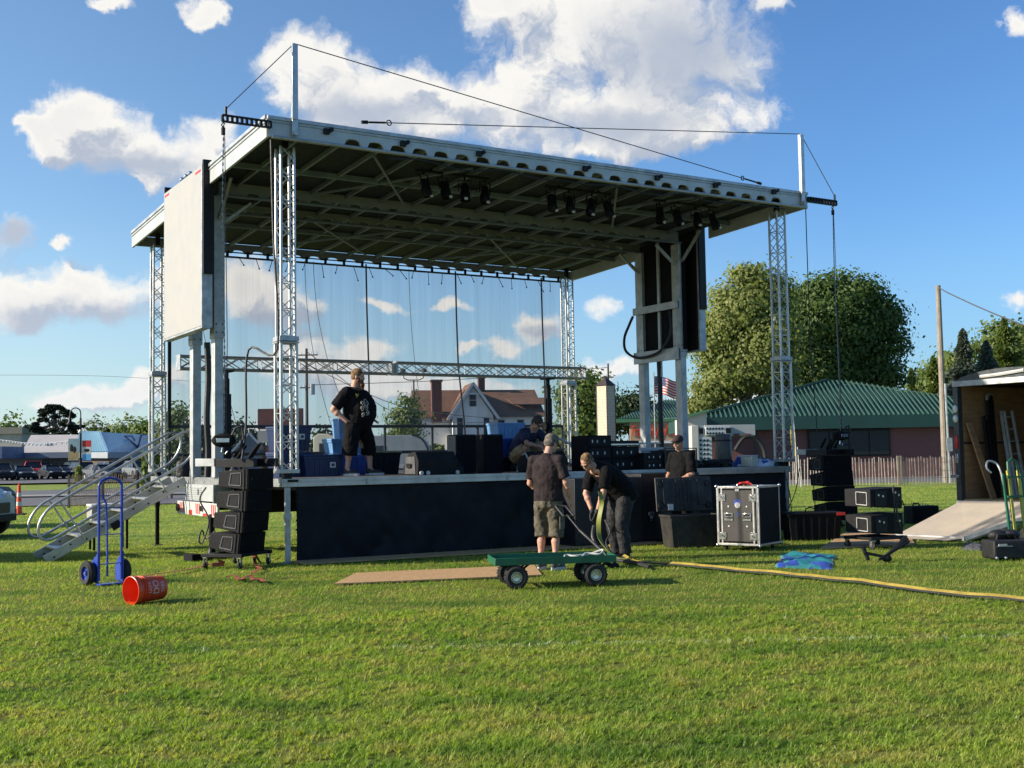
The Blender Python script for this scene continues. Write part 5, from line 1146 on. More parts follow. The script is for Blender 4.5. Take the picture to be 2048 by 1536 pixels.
h.ell(hd((0,.05,-.075)), (.062,.052,.045), hp[1]); h.ell(hd((0,.075,-.13)), (.052,.045,.065), hp[1]); h.ell(hd((0,.085,-.19)), (.038,.035,.06), hp[1]); h.ell(hd((0,.082,-.235)), (.022,.024,.045), hp[1])
for s_ in (-1, 1): h.ell(hd((s_*.058,.02,-.045)), (.020,.035,.045), hp[1])
h.ell(hd((0,.092,-.044)), (.032,.014,.010), hp[1]); organic(h, 'beard', 'hairr', r1, .009, 2, .012)
shoe(r1, J['anL'], (-.15,1), 1.15, 'cable'); shoe(r1, J['anR'], (.2,1), 1.15, 'cable')
# --- 2: man at the cart, seen from behind
base = Vector((.45, 15.45, 0)); 
J = dict(neck=(0,.0,1.52), shL=(-.20,-.02,1.44), shR=(.20,-.02,1.44), elL=(-.27,-.0,1.14), elR=(.27,-.0,1.15), wrL=(-.16,.20,.98), wrR=(.27,.14,.93),
  hipL=(-.10,0,.92), hipR=(.10,0,.92), knL=(-.11,.03,.50), knR=(.10,.03,.50), anL=(-.12,-.03,.09), anR=(.10,-.03,.09), toeL=(-.2,1,0), toeR=(.3,1,0))
tor = [((0,0,.86),.16,.12),((0,.01,1.0),.165,.125),((0,.01,1.12),.16,.12),((0,0,1.28),.175,.12),((0,-.01,1.42),.17,.10),((0,-.005,1.49),.09,.075)]
hp = (Vector((.02,.10,1.66)), headrot(-.35, -.42), 1.0)
r2, J = person('grey-haired man in dark T-shirt and khaki shorts standing behind the green cart', base, (.50,.866), 'skin', J, dict(ua=.050, fa=.043, th=.082, ca=.052, nk=.056, torso=tor), hp,
  [(J['wrR'], (-.05,.35,-.93), (-1,0,0), .55, 1), (J['wrL'], (.4,.7,-.5), (.3,0,-1), .5, -1)])
t = MB(); loft(t, [((0,0,.89),.205,.165),((0,.01,.97),.205,.165),((0,.01,1.10),.200,.155),((0,0,1.25),.212,.155),((0,-.01,1.38),.215,.14),((0,-.015,1.46),.155,.10),((0,-.0,1.525),.072,.07)])
for s_ in 'LR': t.caps(J['sh'+s_], J['neck']+(J['hipL']+J['hipR']-J['neck']*2).normalized()*.055, .074, .060); t.ell(J['sh'+s_],.078); loft(t, [(J['sh'+s_],.070,.072),(J['sh'+s_].lerp(J['el'+s_],.5),.070,.074),(J['sh'+s_].lerp(J['el'+s_],.80),.074,.078)], 14)
organic(t, 'shirt', 'teeb', r2, .010, 3, .022)
t = MB(); t.ell((0,-.01,.90),(.185,.155,.14))
for s_ in 'LR': loft(t, [(J['hip'+s_],.105,.118),(J['hip'+s_].lerp(J['kn'+s_],.5),.103,.112),(J['kn'+s_]+V3(0,0,.0),.095,.102),(J['kn'+s_]+V3(0,-.01,-.07),.098,.104)], 16)
sh2 = organic(t, 'shorts', 'khaki', r2, .011, 2, .045); k = MB(); k.cbox((.205,0,.62),(.02,.13,.17)); k.build('cargo_pocket', 'khaki', sh2, .008)
h = MB(); hair(h, hp[0], hp[1], 1.0); organic(h, 'hair', 'hairg', r2, .009, 1, .014); shades(r2, hp[0], hp[1])
shoe(r2, J['anL'], (-.15,1), 1.0); shoe(r2, J['anR'], (.25,1), 1.0)
# --- 3: man bending to the left with gloves
base = Vector((1.50, 16.85, 0))
J = dict(neck=(.0,.40,1.34), shL=(-.17,.32,1.27), shR=(.17,.34,1.25), elL=(-.21,.40,.97), elR=(.17,.44,.95), wrL=(-.13,.46,.70), wrR=(.05,.42,.70),
  hipL=(-.10,-.06,.90), hipR=(.10,-.06,.90), knL=(-.12,.03,.49), knR=(.12,.02,.49), anL=(-.12,-.03,.09), anR=(.13,-.06,.09), toeL=(-.1,1,0), toeR=(.2,1,0))
tor = [((0,-.10,.86),.165,.14),((0,-.05,.97),.175,.15),((0,.06,1.08),.175,.14),((0,.20,1.20),.18,.13),((0,.32,1.29),.16,.11),((0,.38,1.33),.08,.07)]
hp = (Vector((0,.52,1.40)), headrot(.25, -.75), 1.0)
r3, J = person('fair-haired man in black polo, gloves and sunglasses bending over the yellow cable cover', base, (-.86,-.51), 'skin', J, dict(ua=.055, fa=.047, th=.095, ca=.058, nk=.062, torso=tor), hp)
t = MB(); loft(t, [((0,-.13,.84),.225,.20),((0,-.10,.93),.23,.205),((0,-.0,1.05),.225,.195),((0,.14,1.17),.22,.18),((0,.27,1.265),.205,.14),((0,.36,1.325),.12,.10),((0,.40,1.355),.072,.072)])
for s_ in 'LR': t.caps(J['sh'+s_], J['neck']+(J['hipL']+J['hipR']-J['neck']*2).normalized()*.055, .074, .060); t.ell(J['sh'+s_],.085); loft(t, [(J['sh'+s_],.086,.086),(J['sh'+s_].lerp(J['el'+s_],.5),.086,.086),(J['sh'+s_].lerp(J['el'+s_],.85),.086,.088)], 14)
organic(t, 'polo_shirt', 'tee', r3, .011, 3, .025)
t = MB(); t.ell((0,-.10,.88),(.195,.175,.15))
for s_ in 'LR': loft(t, [(J['hip'+s_],.122,.135),(J['hip'+s_].lerp(J['kn'+s_],.5),.112,.122),(J['kn'+s_],.095,.102),(J['kn'+s_].lerp(J['an'+s_],.5),.088,.092),(J['an'+s_]+V3(0,0,.0),.082,.088)], 16)
organic(t, 'trousers', mat('trousers_black', (.02,.02,.023), .8, 0, .3, 6, .6, 12), r3, .011, 3, .03)
for s_, dv, pm, sd_ in (('L',(.2,.1,-1),(1,0,0),-1), ('R',(-.1,.1,-1),(-1,0,0),1)):
    g_ = MB(); hand(g_, J['wr'+s_], dv, pm, .8, sd_, 1.15); g_.caps(J['wr'+s_], J['wr'+s_]+Vector(dv)*-.02, .038, .036); organic(g_, 'glove', 'glove', r3, .008, 1)
h = MB(); hair(h, hp[0], hp[1], 1.0, short=.006); organic(h, 'hair', 'hairb', r3, .009, 2, .006); shades(r3, hp[0], hp[1])
shoe(r3, J['anL'], (-.1,1), 1.05, 'black', 'shoe'); shoe(r3, J['anR'], (.2,1), 1.05, 'black', 'shoe')
# --- 4: man in cap behind the open tote
p = PY(1362, 900, 19.62); base = Vector((p.x, p.y, 0))
J = dict(neck=(.0,.0,1.54), shL=(-.20,-.01,1.46), shR=(.20,0,1.46), elL=(-.27,.02,1.16), elR=(.26,.03,1.16), wrL=(-.13,.22,1.05), wrR=(.12,.24,1.06),
  hipL=(-.10,0,.93), hipR=(.10,0,.93), knL=(-.11,.02,.5), knR=(.11,.02,.5), anL=(-.11,-.02,.09), anR=(.11,-.02,.09), toeL=(-.2,1,0), toeR=(.2,1,0))
tor = [((0,0,.88),.16,.13),((0,.02,1.05),.175,.14),((0,.02,1.2),.17,.13),((0,0,1.36),.175,.12),((0,0,1.45),.15,.10),((0,0,1.51),.08,.07)]
hp = (Vector((0,.06,1.685)), headrot(.15, -.22), 1.0)
r4, J = person('man in brown cap and black T-shirt standing between the open tote and the stage', base, (-.80,-.60), 'skin2', J, dict(ua=.052, fa=.045, th=.085, ca=.052, nk=.058, torso=tor), hp,
  [(J['wrL'], (.55,.75,-.25), (.3,0,-1), .5, -1), (J['wrR'], (-.5,.8,-.2), (-.2,0,-1), .5, 1)])
t = MB(); loft(t, [((0,0,.86),.20,.17),((0,.02,1.0),.21,.18),((0,.02,1.15),.205,.165),((0,0,1.3),.21,.15),((0,0,1.40),.20,.135),((0,-.0,1.48),.13,.10),((0,0,1.54),.072,.072)])
for s_ in 'LR': t.caps(J['sh'+s_], J['neck']+(J['hipL']+J['hipR']-J['neck']*2).normalized()*.055, .074, .060); t.ell(J['sh'+s_],.08); loft(t, [(J['sh'+s_],.082,.082),(J['sh'+s_].lerp(J['el'+s_],.5),.084,.084),(J['sh'+s_].lerp(J['el'+s_],.9),.086,.088)], 14)
organic(t, 'shirt', 'tee', r4, .011, 3, .025)
t = MB(); t.ell((0,0,.9),(.18,.15,.13))
for s_ in 'LR': loft(t, [(J['hip'+s_],.105,.115),(J['kn'+s_],.09,.095),(J['an'+s_]+V3(0,0,.02),.08,.085)], 16)
organic(t, 'trousers', 'tee', r4, .012, 3, .02)
h = MB(); X0 = Matrix.Translation(hp[0]) @ hp[1].to_4x4(); h.X = X0; h.ell((0,-.005,.055),(.088,.106,.080),None,18,10); h.ell((0,.10,.050),(.066,.075,.012),None,16,6); organic(h, 'cap', 'cap', r4, .008, 1); shades(r4, hp[0], hp[1])
shoe(r4, J['anL'], (-.1,1), 1.0, 'black', 'shoe'); shoe(r4, J['anR'], (.1,1), 1.0, 'black', 'shoe')
# --- 5: man kneeling on the deck
base = S(5.02, 1.35, HD)
J = dict(neck=(.0,.18,.78), shL=(-.19,.12,.70), shR=(.19,.12,.70), elL=(-.26,.34,.52), elR=(.28,.28,.50), wrL=(-.10,.50,.46), wrR=(.10,.46,.44),
  hipL=(-.10,-.18,.30), hipR=(.10,-.18,.30), knL=(-.20,.22,.50), knR=(.22,.20,.42), anL=(-.16,.10,.09), anR=(.17,-.02,.09), toeL=(-.2,1,0), toeR=(.2,1,0))
tor = [((0,-.20,.28),.165,.14),((0,-.16,.40),.17,.14),((0,-.06,.54),.17,.13),((0,.06,.66),.175,.12),((0,.13,.73),.14,.10),((0,.17,.77),.08,.07)]
hp = (Vector((0,.28,.86)), headrot(.1, -.70), 1.0)
r5, J = person('man in navy T-shirt and tan shorts kneeling on the deck among black speakers', base, (.72,-.69), 'skin2', J, dict(ua=.053, fa=.046, th=.090, ca=.054, nk=.060, torso=tor), hp,
  [(J['wrL'], (.5,.7,-.4), (.4,0,-1), .6, -1), (J['wrR'], (-.5,.7,-.4), (-.3,0,-1), .6, 1)])
t = MB(); loft(t, [((0,-.22,.28),.21,.175),((0,-.18,.38),.215,.18),((0,-.08,.52),.21,.17),((0,.04,.64),.21,.155),((0,.11,.71),.18,.125),((0,.16,.77),.08,.075)])
for s_ in 'LR': t.caps(J['sh'+s_], J['neck']+(J['hipL']+J['hipR']-J['neck']*2).normalized()*.055, .074, .060); t.ell(J['sh'+s_],.082); loft(t, [(J['sh'+s_],.083,.083),(J['sh'+s_].lerp(J['el'+s_],.5),.085,.085),(J['sh'+s_].lerp(J['el'+s_],.8),.090,.088)], 14)
organic(t, 'shirt', 'navy', r5, .011, 3, .035)
t = MB(); t.ell((0,-.20,.27),(.19,.16,.13))
for s_ in 'LR': loft(t, [(J['hip'+s_],.12,.12),(J['hip'+s_].lerp(J['kn'+s_],.5),.112,.112),(J['kn'+s_].lerp(J['hip'+s_],.06),.10,.10)], 16)
organic(t, 'shorts', 'tan', r5, .011, 3, .03)
h = MB(); hair(h, hp[0], hp[1], 1.0); organic(h, 'hair', 'haird', r5, .009, 2, .01); shades(r5, hp[0], hp[1])
shoe(r5, J['anL'], (-.1,1)); shoe(r5, J['anR'], (.1,1))
# ------------------------------------------------------------------ gear on the deck
def DS(x, y, z=0): return S(x, y, HD+z)
SG = 'storage bins on the deck'
def sticker(parent, x, z, y, s=.05):
    MB().box(x-s, x+s, y-.003, y-.0005, z-s*.9, z+s*.9).build('white_label', 'white', parent); MB().box(x-s*.5, x+s*.6, y-.0055, y-.0035, z-s*.45, z+s*.45).build('label_print', 'bin', parent)
o = tote_box('storage_bin', 'dark blue plastic bin at the bottom of a two-bin stack beside the front corner post', DS(.75,1.9), PSI+.1, 'bin', .62,.44,.38, True, SG, True, 'storage bin')
o = tote_box('storage_bin', 'dark blue plastic bin on top of the two-bin stack beside the front corner post', DS(.75,1.9,.42), PSI+.1, 'bin', .62,.44,.38, True, SG, True, 'storage bin'); sticker(o, .12,.24,-.235)
o = tote_box('storage_bin', 'wide dark blue bin with white label behind the large man', DS(1.22,1.75), PSI-.05, 'bin', .66,.44,.33, True, SG, True, 'storage bin', None, 'bin'); sticker(o, .15,.19,-.235)
o = tote_box('storage_bin', 'light blue bin directly behind the large man, lower one', DS(1.95,2.35), PSI, 'binr', .66,.44,.34, True, SG, True, 'storage bin', None, 'binl')
o = tote_box('storage_bin', 'light blue bin with pale lid stacked behind the large man', DS(1.90,2.35,.38), PSI, 'binl', .60,.42,.22, True, SG, True, 'storage bin', None, 'binl')
o = tote_box('storage_bin', 'tall light blue bin at the top of the stack behind the large man', DS(1.98,2.42,.64), PSI, 'binl', .40,.34,.34, False, SG, True, 'storage bin')
o = tote_box('storage_bin', 'dark grey bin with yellow-brown lid right of the large man', DS(2.65,2.6), PSI, 'spk', .75,.50,.38, True, SG, True, 'storage bin', None, mat('lid_ochre', (.30,.26,.10), .5, 0, .1, 5))
o = tote_box('storage_bin', 'royal blue bin with pale rim between the tall speakers and the kneeling man', DS(4.55,1.9,.26), PSI, 'binr', .75,.5,.32, True, SG, True, 'storage bin', None, 'royal')
tote_box('storage_bin', 'black bin under the royal blue bin', DS(4.55,1.9), PSI, 'blackmatte', .75,.5,.22, True, SG, True, 'storage bin')
tote_box('storage_bin', 'pale blue bin standing behind the kneeling man', DS(5.35,2.6,.55), PSI, 'binl', .62,.44,.36, False, SG, True, 'storage bin'); 
rcb = thing('equipment_rack', 'black equipment rack behind the kneeling man', 'equipment rack', DS(5.35,2.6), PSI, None); MB().box(-.35,.35,-.28,.28,0,.54).build('case_body', 'blackmatte', rcb, .01); MB().box(-.32,.32,-.286,-.281,.05,.5).build('front_panel', 'black', rcb)
# floor monitor wedge
wg = thing('floor_monitor', 'black wedge-shaped floor monitor lying on the deck right of the large man', 'floor monitor', DS(2.70,.62), PSI)
b = MB(); b.prism([(-.26,0),(.24,0),(.28,.12),(.06,.36),(-.16,.38),(-.28,.22)], -.36, .36, 'X'); b.build('cabinet', 'spk', wg, .012)
b = MB(); b.box(-.375,-.361,-.2,.18,.02,.30,.8); b.build('side_plate', mat('side_plate_grey', (.10,.10,.10), .5, 0, .2, 6), wg, .004); MB().box(-.402,-.396,-.08,.08,.12,.19).build('handle_recess', 'black', wg)
for x in (-.30,-.18,.36): MB().lathe([(0,-.02),(.032,-.02),(.036,0),(0,.004)], 12, 'Y', (x,-.27,.035)).build('rubber_foot', 'white', wg)
for x, lb, gap in ((3.40, 'tall black speaker left of a matching pair, its side lit beige by the sun', 0), (3.93, 'tall black speaker on the deck, right of a matching pair', 0)):
    s_ = thing('tall_speaker', lb, 'speaker', DS(x,.85), PSI+.05, 'tall speakers on the deck')
    b = MB(); b.prism([(-.20,-.18),(.20,-.18),(.16,.18),(-.16,.18)], 0, .66, 'Z'); b.build('cabinet', 'spk', s_, .018); MB().box(-.19,.19,-.192,-.181,.03,.63).build('grille', 'grille', s_, .006)
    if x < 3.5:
        MB(Matrix.Translation((-.183,0,0)) @ Matrix.Rotation(R(-6.3),4,'Z')).box(-.006,-.0,-.17,.16,.02,.64).build('side_panel', mat('speaker_side_painted_sun', (.20,.175,.14), .6, 0, .1, 4), s_)  # beige plate: sunlight on the black cabinet side, put into the colour
        for y in (-.06,.03): MB().lathe([(0,-.004),(.014,-.004),(.014,.0)], 10, 'X', (-.186,y,.585)).build('knob', 'black', s_)
lw = thing('floor_monitor', 'small black wedge monitor leaning against the left tall speaker', 'floor monitor', DS(3.02,.55), PSI); b = MB(); b.prism([(-.2,0),(.16,0),(.2,.1),(.05,.3),(-.2,.12)], -.0, .16, 'X'); b.build('cabinet', 'spk', lw, .01); MB().box(.02,.14,-.16,-.15,.02,.06).build('grille', 'grille', lw)
wt = thing('water_bottles', 'clear plastic water bottles between the two tall speakers', 'bottles', DS(3.66,1.15), PSI)
for k, (x, z) in enumerate(((0,.0),(.03,.24))): MB().lathe([(0,0),(.032,0),(.034,.14),(.012,.19),(.012,.22),(0,.22)], 14, 'Z', (x,0,z)).build('bottle', mat('clear_bottle', (.75,.80,.85), .1, 0, .03, 3), wt)
# black barrel-shaped monitor in front of the kneeling man
m2 = thing('floor_monitor', 'black floor monitor with grey side handle in front of the kneeling man', 'floor monitor', DS(4.85,.55), PSI)
b = MB(); b.prism([(-.24,0),(.24,0),(.27,.14),(.12,.33),(-.12,.36),(-.27,.2)], -.36, .36, 'X'); b.build('cabinet', 'spk', m2, .015); b = MB(); b.pipe([(-.38,-.16,.06),(-.39,-.20,.20),(-.39,-.06,.33),(-.38,.04,.30)], .018, 6); b.build('side_handle', 'galv', m2)
# big black cases in front of the deck
def bigcase(label, x0, x1, y0, y1, h, latches, grp='black cases in front of the stage'):
    r_ = thing('touring_case', label, 'touring case', S(x0, y0, 0), PSI, grp); w_, d_ = x1-x0, y1-y0
    MB().box(0,w_,0,d_,.04,h).build('case_body', mat('case_black', (.010,.011,.015), .5, 0, .25, 4, .1, 60), r_, .008); MB().box(.01,w_-.01,-.004,-.0005,h-.36,h-.35).build('lid_seam', 'black', r_)
    for (x, z) in latches:
        k = MB(); k.box(x-.075,x+.075,-.005,-.0005,z-.10,z+.10); l_ = k.build('latch_dish', 'black', r_, .002); k = MB(); k.box(x-.055,x+.055,-.012,-.0055,z+.0,z+.075); k.build('latch', 'chrome', l_, .004); k = MB(); k.ell((x,-.012,z-.02),(.03,.008,.03)); k.build('latch_wing', 'galv', l_); MB().cbox((x,-.012,z-.07),(.05,.01,.02)).build('catch', 'chrome', l_)
    k = MB()
    for x in (.12, w_-.12): k.lathe([(0,-.02),(.04,-.02),(.04,.02),(0,.02)], 12, 'Y', (x,.05,.04))
    k.each('caster', 'rubber', r_); return r_
bigcase('large black touring case left of two in front of the deck, behind the cart man', 4.62, 5.98, -.75, -.14, 1.12, [(.95,.96)])
bigcase('large black touring case in front of the deck behind the bending man', 6.0, 7.28, -.72, -.14, 1.17, [(.2,.45)])
# racks and amplifiers on top
def rackbox(name, label, loc, rz, w_, d_, h, cat, rows=3, m='black', group=None):
    r_ = thing(name, label, cat, loc, rz, group); MB().box(-w_/2,w_/2,-d_/2,d_/2,0,h).build('case_body', m, r_, .008)
    for k in range(rows):
        z = h*(k+.12)/rows; MB().box(-w_/2+.03,w_/2-.03,-d_/2-.010,-d_/2-.001,z,z+h*.76/rows).build('rack_unit', 'spk', r_, .003)
        kk = MB()
        for x in (-.3,-.1,.2): kk.box(x*w_-.012,x*w_+.012,-d_/2-.016,-d_/2-.0105,z+h*.25/rows,z+h*.5/rows)
        kk.each('control', 'galv', r_)
    return r_
rackbox('amplifier_rack', 'black amplifier rack with white labels right of the kneeling man', DS(5.85,.5), PSI, .52,.5,.62, 'amplifier rack', 3, 'blackmatte', 'racks on the deck')
pa = MB(Matrix.Translation(DS(5.85,.5)) @ Matrix.Rotation(PSI,4,'Z')); pa.box(-.02,.05,-.268,-.2665,.30,.37); 
rackbox('amplifier_rack', 'low black rack with chrome strips behind the bending man', DS(6.45,.55), PSI, .62,.5,.42, 'amplifier rack', 2, 'blackmatte', 'racks on the deck')
k = thing('keyboard_case', 'flat black case with silver edge on the low rack', 'case', DS(6.40,.55,.425), PSI); MB().box(-.36,.36,-.26,.26,0,.10).build('shell', 'black', k, .01); MB().box(-.35,.35,-.268,-.261,.02,.045).build('edge_trim', 'chrome', k)
rackbox('amplifier', 'black amplifier with silver strip next to the wire cage', DS(6.93,.28), PSI, .48,.45,.30, 'amplifier', 2, 'black', 'racks on the deck')
cg = thing('wire_crate', 'black wire crate with cables inside, in front of the white folding stand', 'crate', DS(7.48,.22), PSI)
k = MB(); 
for a in (-.36,.0,.36): k.bar((a,-.22,0),(a,-.22,.36),.018)
for a in (0,.36): k.bar((-.37,-.22,a+.009),(.37,-.22,a+.009),.018)
k.build('front_frame', mat('crate_green', (.035,.06,.045), .5, 0, .2, 5), cg); MB().box(-.36,.36,-.20,.22,0,.34).build('crate_body', 'black', cg, .006)
k = MB()
for i in range(6): a = random.uniform(-.3,.1); k.pipe(smoothpts([(a,-.21,.05),(a+.1,-.212,.2),(a+.2,-.21,.1),(a+.25,-.212,.3)]), .010, 5)
k.each('coiled_cable', 'cable', cg)
wf = thing('tray_stand', 'white folding stand with cream tray behind the wire crate', 'stand', DS(7.35,.85,.36), PSI)
k = MB(); k.bar((-.34,0,.12),(.34,0,.12),.03); k.bar((-.36,0,.02),(.40,0,.02),.04); k.build('frame_bar', 'white', wf, .004); k = MB(); k.box(-.12,.26,-.04,.02,-.14,.0); k.build('tray', 'cream', wf, .02)
# second stairs behind with curved rails
s2 = thing('rear_stairs', 'aluminium stair handrails with curved ends rising behind the racks at the rear of the stage', 'stairs', S(7.7,6.5,HD), PSI)
for k_, dx in enumerate((0,.95)):
    q_ = MB(); q_.pipe(smoothpts([(dx+1.6,.4,.35),(dx+.5,.4,.80),(dx+.15,.4,.90),(dx-.15,.4,.72),(dx-.18,.4,.35),(dx+.05,.4,.10),(dx+.3,.4,.05),(dx+1.5,.4,-.30)]), .028, 8); q_.build('handrail', 'alu', s2)
    MB().tube((dx+.2,.4,.05),(dx+.5,.4,.78),.02,8).build('handrail_post', 'alu', s2)
# right part of the deck
cy = thing('drum_case', 'tall dark cylindrical case on the right part of the deck', 'case', DS(9.25,.85), PSI); MB().lathe([(0,0),(.155,0),(.16,.02),(.16,.62),(.15,.64),(0,.64)], 28).build('cylinder', mat('drum_grey', (.075,.068,.06), .42, .1, .2, 4), cy)
for z in (.08,.5): MB().lathe([(.161,z),(.165,z),(.165,z+.03),(.161,z+.03)], 28).build('band', 'black', cy)
tb = DS(9.95,.45); crumple('tarp', [DS(9.45,.25), DS(10.12,.15), DS(10.2,.85), DS(9.5,.95)], .24, 'tarpw', 'heap of white, blue and teal tarp at the right end of the deck', 'tarp', 6.6, 30, ('royal', .05), fq=2.2)
crumple('tarp', [DS(9.85,.2), DS(10.1,.12), DS(10.15,.6), DS(9.9,.7)], .22, mat('tarp_dark_teal', (.03,.13,.16), .5, 0, .2, 4), 'dark teal cloth hanging over the right side of the tarp heap', 'cloth', 2.6, 20, fq=2.5)
cbx = thing('plastic_box', 'small clear plastic box under the tarp heap at its left end', 'box', DS(9.42,.25), PSI); MB().box(0,.16,0,.3,0,.20,1.03).build('box', mat('plastic_cream', (.62,.60,.50), .3, 0, .1, 4), cbx, .01); MB().box(-.005,.165,-.005,.305,.205,.225).build('lid', 'white', cbx)
for i, (x, y, lb) in enumerate(((7.95,.45,'tangle of black cables on the deck left of the capped man'), (8.70,.5,'tangle of black cables on the deck right of the capped man'))):
    k = MB(Matrix.Translation(DS(x,y)) @ Matrix.Rotation(PSI,4,'Z'))
    for j in range(12):
        rr = random.uniform(.08,.2); cx_, cy_, cz = random.uniform(-.25,.25), random.uniform(-.15,.15), random.uniform(.02,.14); ph = random.uniform(0,6)
        k.pipe([(cx_+rr*math.cos(t_+ph)*1.3, cy_+rr*math.sin(t_+ph), cz+.03*math.sin(t_*2+ph)) for t_ in np.linspace(0,5.6,14)], .012, 5)
    tag(k.build('cable_coil', 'cable'), lb, 'cable')
fr_ = thing('fastener_case', 'black flat case with cables on it on the deck beside the drum case', 'case', DS(8.75,.75), PSI); MB().box(-.22,.22,-.16,.16,0,.14).build('shell', 'spk', fr_, .01); MB().pipe([(-.08,-.17,.1),(-.06,-.2,.12),(.06,-.2,.12),(.08,-.17,.1)], .01, 6).build('handle', 'black', fr_)
bb = thing('backpack', 'black nylon bag standing on the left rear corner of the deck', 'bag', DS(-.0,5.35), PSI)
b = MB(); loft(b, [((0,0,.0),.16,.12),((0,0,.02),.17,.13),((0,0,.22),.165,.125),((0,0,.30),.12,.09),((0,0,.34),.05,.04)]); organic(b, 'bag_body', 'bag', bb, .012, 3, .02); MB().pipe([(-.05,0,.32),(-.03,0,.40),(.03,0,.40),(.05,0,.32)], .012, 6).build('strap', 'bag', bb)
cn = thing('cooler_box', 'cream plastic cooler behind the stairs at the left end of the stage', 'cooler', S(-1.1,6.6,0)+Vector((0,0,-.12)), PSI); MB().box(-.36,.36,-.22,.22,.55,.80).build('body', 'cream', cn, .02); MB().box(-.37,.37,-.23,.23,.803,.86).build('lid', 'white', cn, .02)
k = MB()
for x in (-.3,.3):
    for y in (-.18,.18): k.box(x-.02,x+.02,y-.02,y+.02,.0,.549)
k.each('leg', 'black', cn)
# ------------------------------------------------------------------ foliage
def leafmat(name, c1, c2, c3, tr=.35):
    m = bpy.data.materials.new(name); m.use_nodes = True; q = NB(m.node_tree); P = m.node_tree.nodes['Principled BSDF']
    at = q.n('ShaderNodeAttribute', attribute_name='tint').outputs['Fac']; c = q.mix(q.mr(at, 0, .5), c1, c2); c = q.mix(q.mr(at, .6, 1), c, c3)
    g = q.n('ShaderNodeTexCoord').outputs['Object']; c = q.mix(q.mr(q.noise(g, .7, 3), .35, .65, 0, .45), c, c1)
    q.L.new(c, P.inputs['Base Color']); P.inputs['Roughness'].default_value = .55; P.inputs['Specular IOR Level'].default_value = .3
    t = q.n('ShaderNodeBsdfTranslucent'); q.L.new(q.mix(1, c, (1.2,1.3,.6), 'MULTIPLY'), t.inputs[0]); ms = q.n('ShaderNodeMixShader'); ms.inputs[0].default_value = tr
    q.L.new(P.outputs[0], ms.inputs[1]); q.L.new(t.outputs[0], ms.inputs[2]); q.L.new(ms.outputs[0], m.node_tree.nodes['Material Output'].inputs[0]); return m
LM = dict(big=leafmat('leaf_big', (.045,.085,.020), (.075,.13,.030), (.14,.19,.045)), light=leafmat('leaf_light', (.15,.19,.06), (.25,.28,.085), (.36,.36,.12), .45),
  dark=leafmat('leaf_dark', (.022,.042,.016), (.038,.062,.022), (.06,.09,.03), .2), mid=leafmat('leaf_mid', (.075,.12,.028), (.13,.18,.042), (.22,.24,.065)),
  cedar=leafmat('needle_dark', (.018,.032,.018), (.035,.052,.026), (.055,.07,.035), .12), blue=leafmat('needle_blue', (.065,.09,.07), (.11,.14,.10), (.16,.18,.12), .15))
bark = mat('bark', (.12,.09,.065), .9, 0, .25, 6, .5, 20)
def leaf_arrays(lobes, n, size, flat=.0, shell=.55, up=.15, rng=RN, elong=1.3):
    vol = np.array([l[1][0]*l[1][1]*l[1][2] for l in lobes])**.75; pick = rng.choice(len(lobes), n, p=vol/vol.sum())
    C_ = np.array([l[0] for l in lobes])[pick]; Rr = np.array([l[1] for l in lobes])[pick]
    if shell > .5:   # leaves gathered in twig clumps, so that gaps and tufts show
        k = max(8, n//95); pc = rng.choice(len(lobes), k, p=vol/vol.sum()); dc = rng.normal(size=(k,3)); dc /= np.linalg.norm(dc, axis=1)[:,None]; rc_ = .45+.55*rng.random(k)**.6
        which = rng.integers(0, k, n); Cc = np.array([l[0] for l in lobes])[pc]+dc*np.array([l[1] for l in lobes])[pc]*rc_[:,None]
        off = rng.normal(size=(n,3))*np.array([1,1,.62])*size*(1.6+1.9*rng.random(k))[which][:,None]; P = Cc[which]+off
        nrm = dc[which]*.55+off/(size*3)+rng.normal(size=(n,3))*.6+np.array([0,0,up]); nrm /= np.linalg.norm(nrm, axis=1)[:,None]
        t = np.cross(nrm, rng.normal(size=(n,3))); t /= np.linalg.norm(t, axis=1)[:,None]; b_ = np.cross(nrm, t)
        s = size*(.55+.9*rng.random(n))[:,None]; a = t*s*elong*.5; e = b_*s*.42
        V = np.stack([P-a, P+e-a*.1, P+a, P-e-a*.1], 1).reshape(-1,3); return V, np.repeat(np.clip(rng.random(n)*.6+.4*rng.random(k)[which],0,1), 4)
    d = rng.normal(size=(n,3)); d /= np.linalg.norm(d, axis=1)[:,None]; rad = rng.random(n)**(1/3)*(1-shell)+shell*np.sqrt(rng.random(n))
    lump = 1+.22*np.sin(d[:,0]*6+pick)*np.sin(d[:,1]*5+pick*2)*np.sin(d[:,2]*7+pick)
    P = C_+d*Rr*(rad*lump)[:,None]
    nrm = d*.9+rng.normal(size=(n,3))*.65+np.array([0,0,up]); nrm /= np.linalg.norm(nrm, axis=1)[:,None]
    if flat: nrm = nrm*(1-flat)+np.array([0,0,1])*flat; nrm /= np.linalg.norm(nrm, axis=1)[:,None]
    t = np.cross(nrm, rng.normal(size=(n,3))); t /= np.linalg.norm(t, axis=1)[:,None]; b_ = np.cross(nrm, t)
    s = size*(.55+.9*rng.random(n))[:,None]; a = t*s*elong*.5; e = b_*s*.42
    V = np.stack([P-a, P+e-a*.1, P+a, P-e-a*.1], 1).reshape(-1,3); return V, np.repeat(rng.random(n), 4)
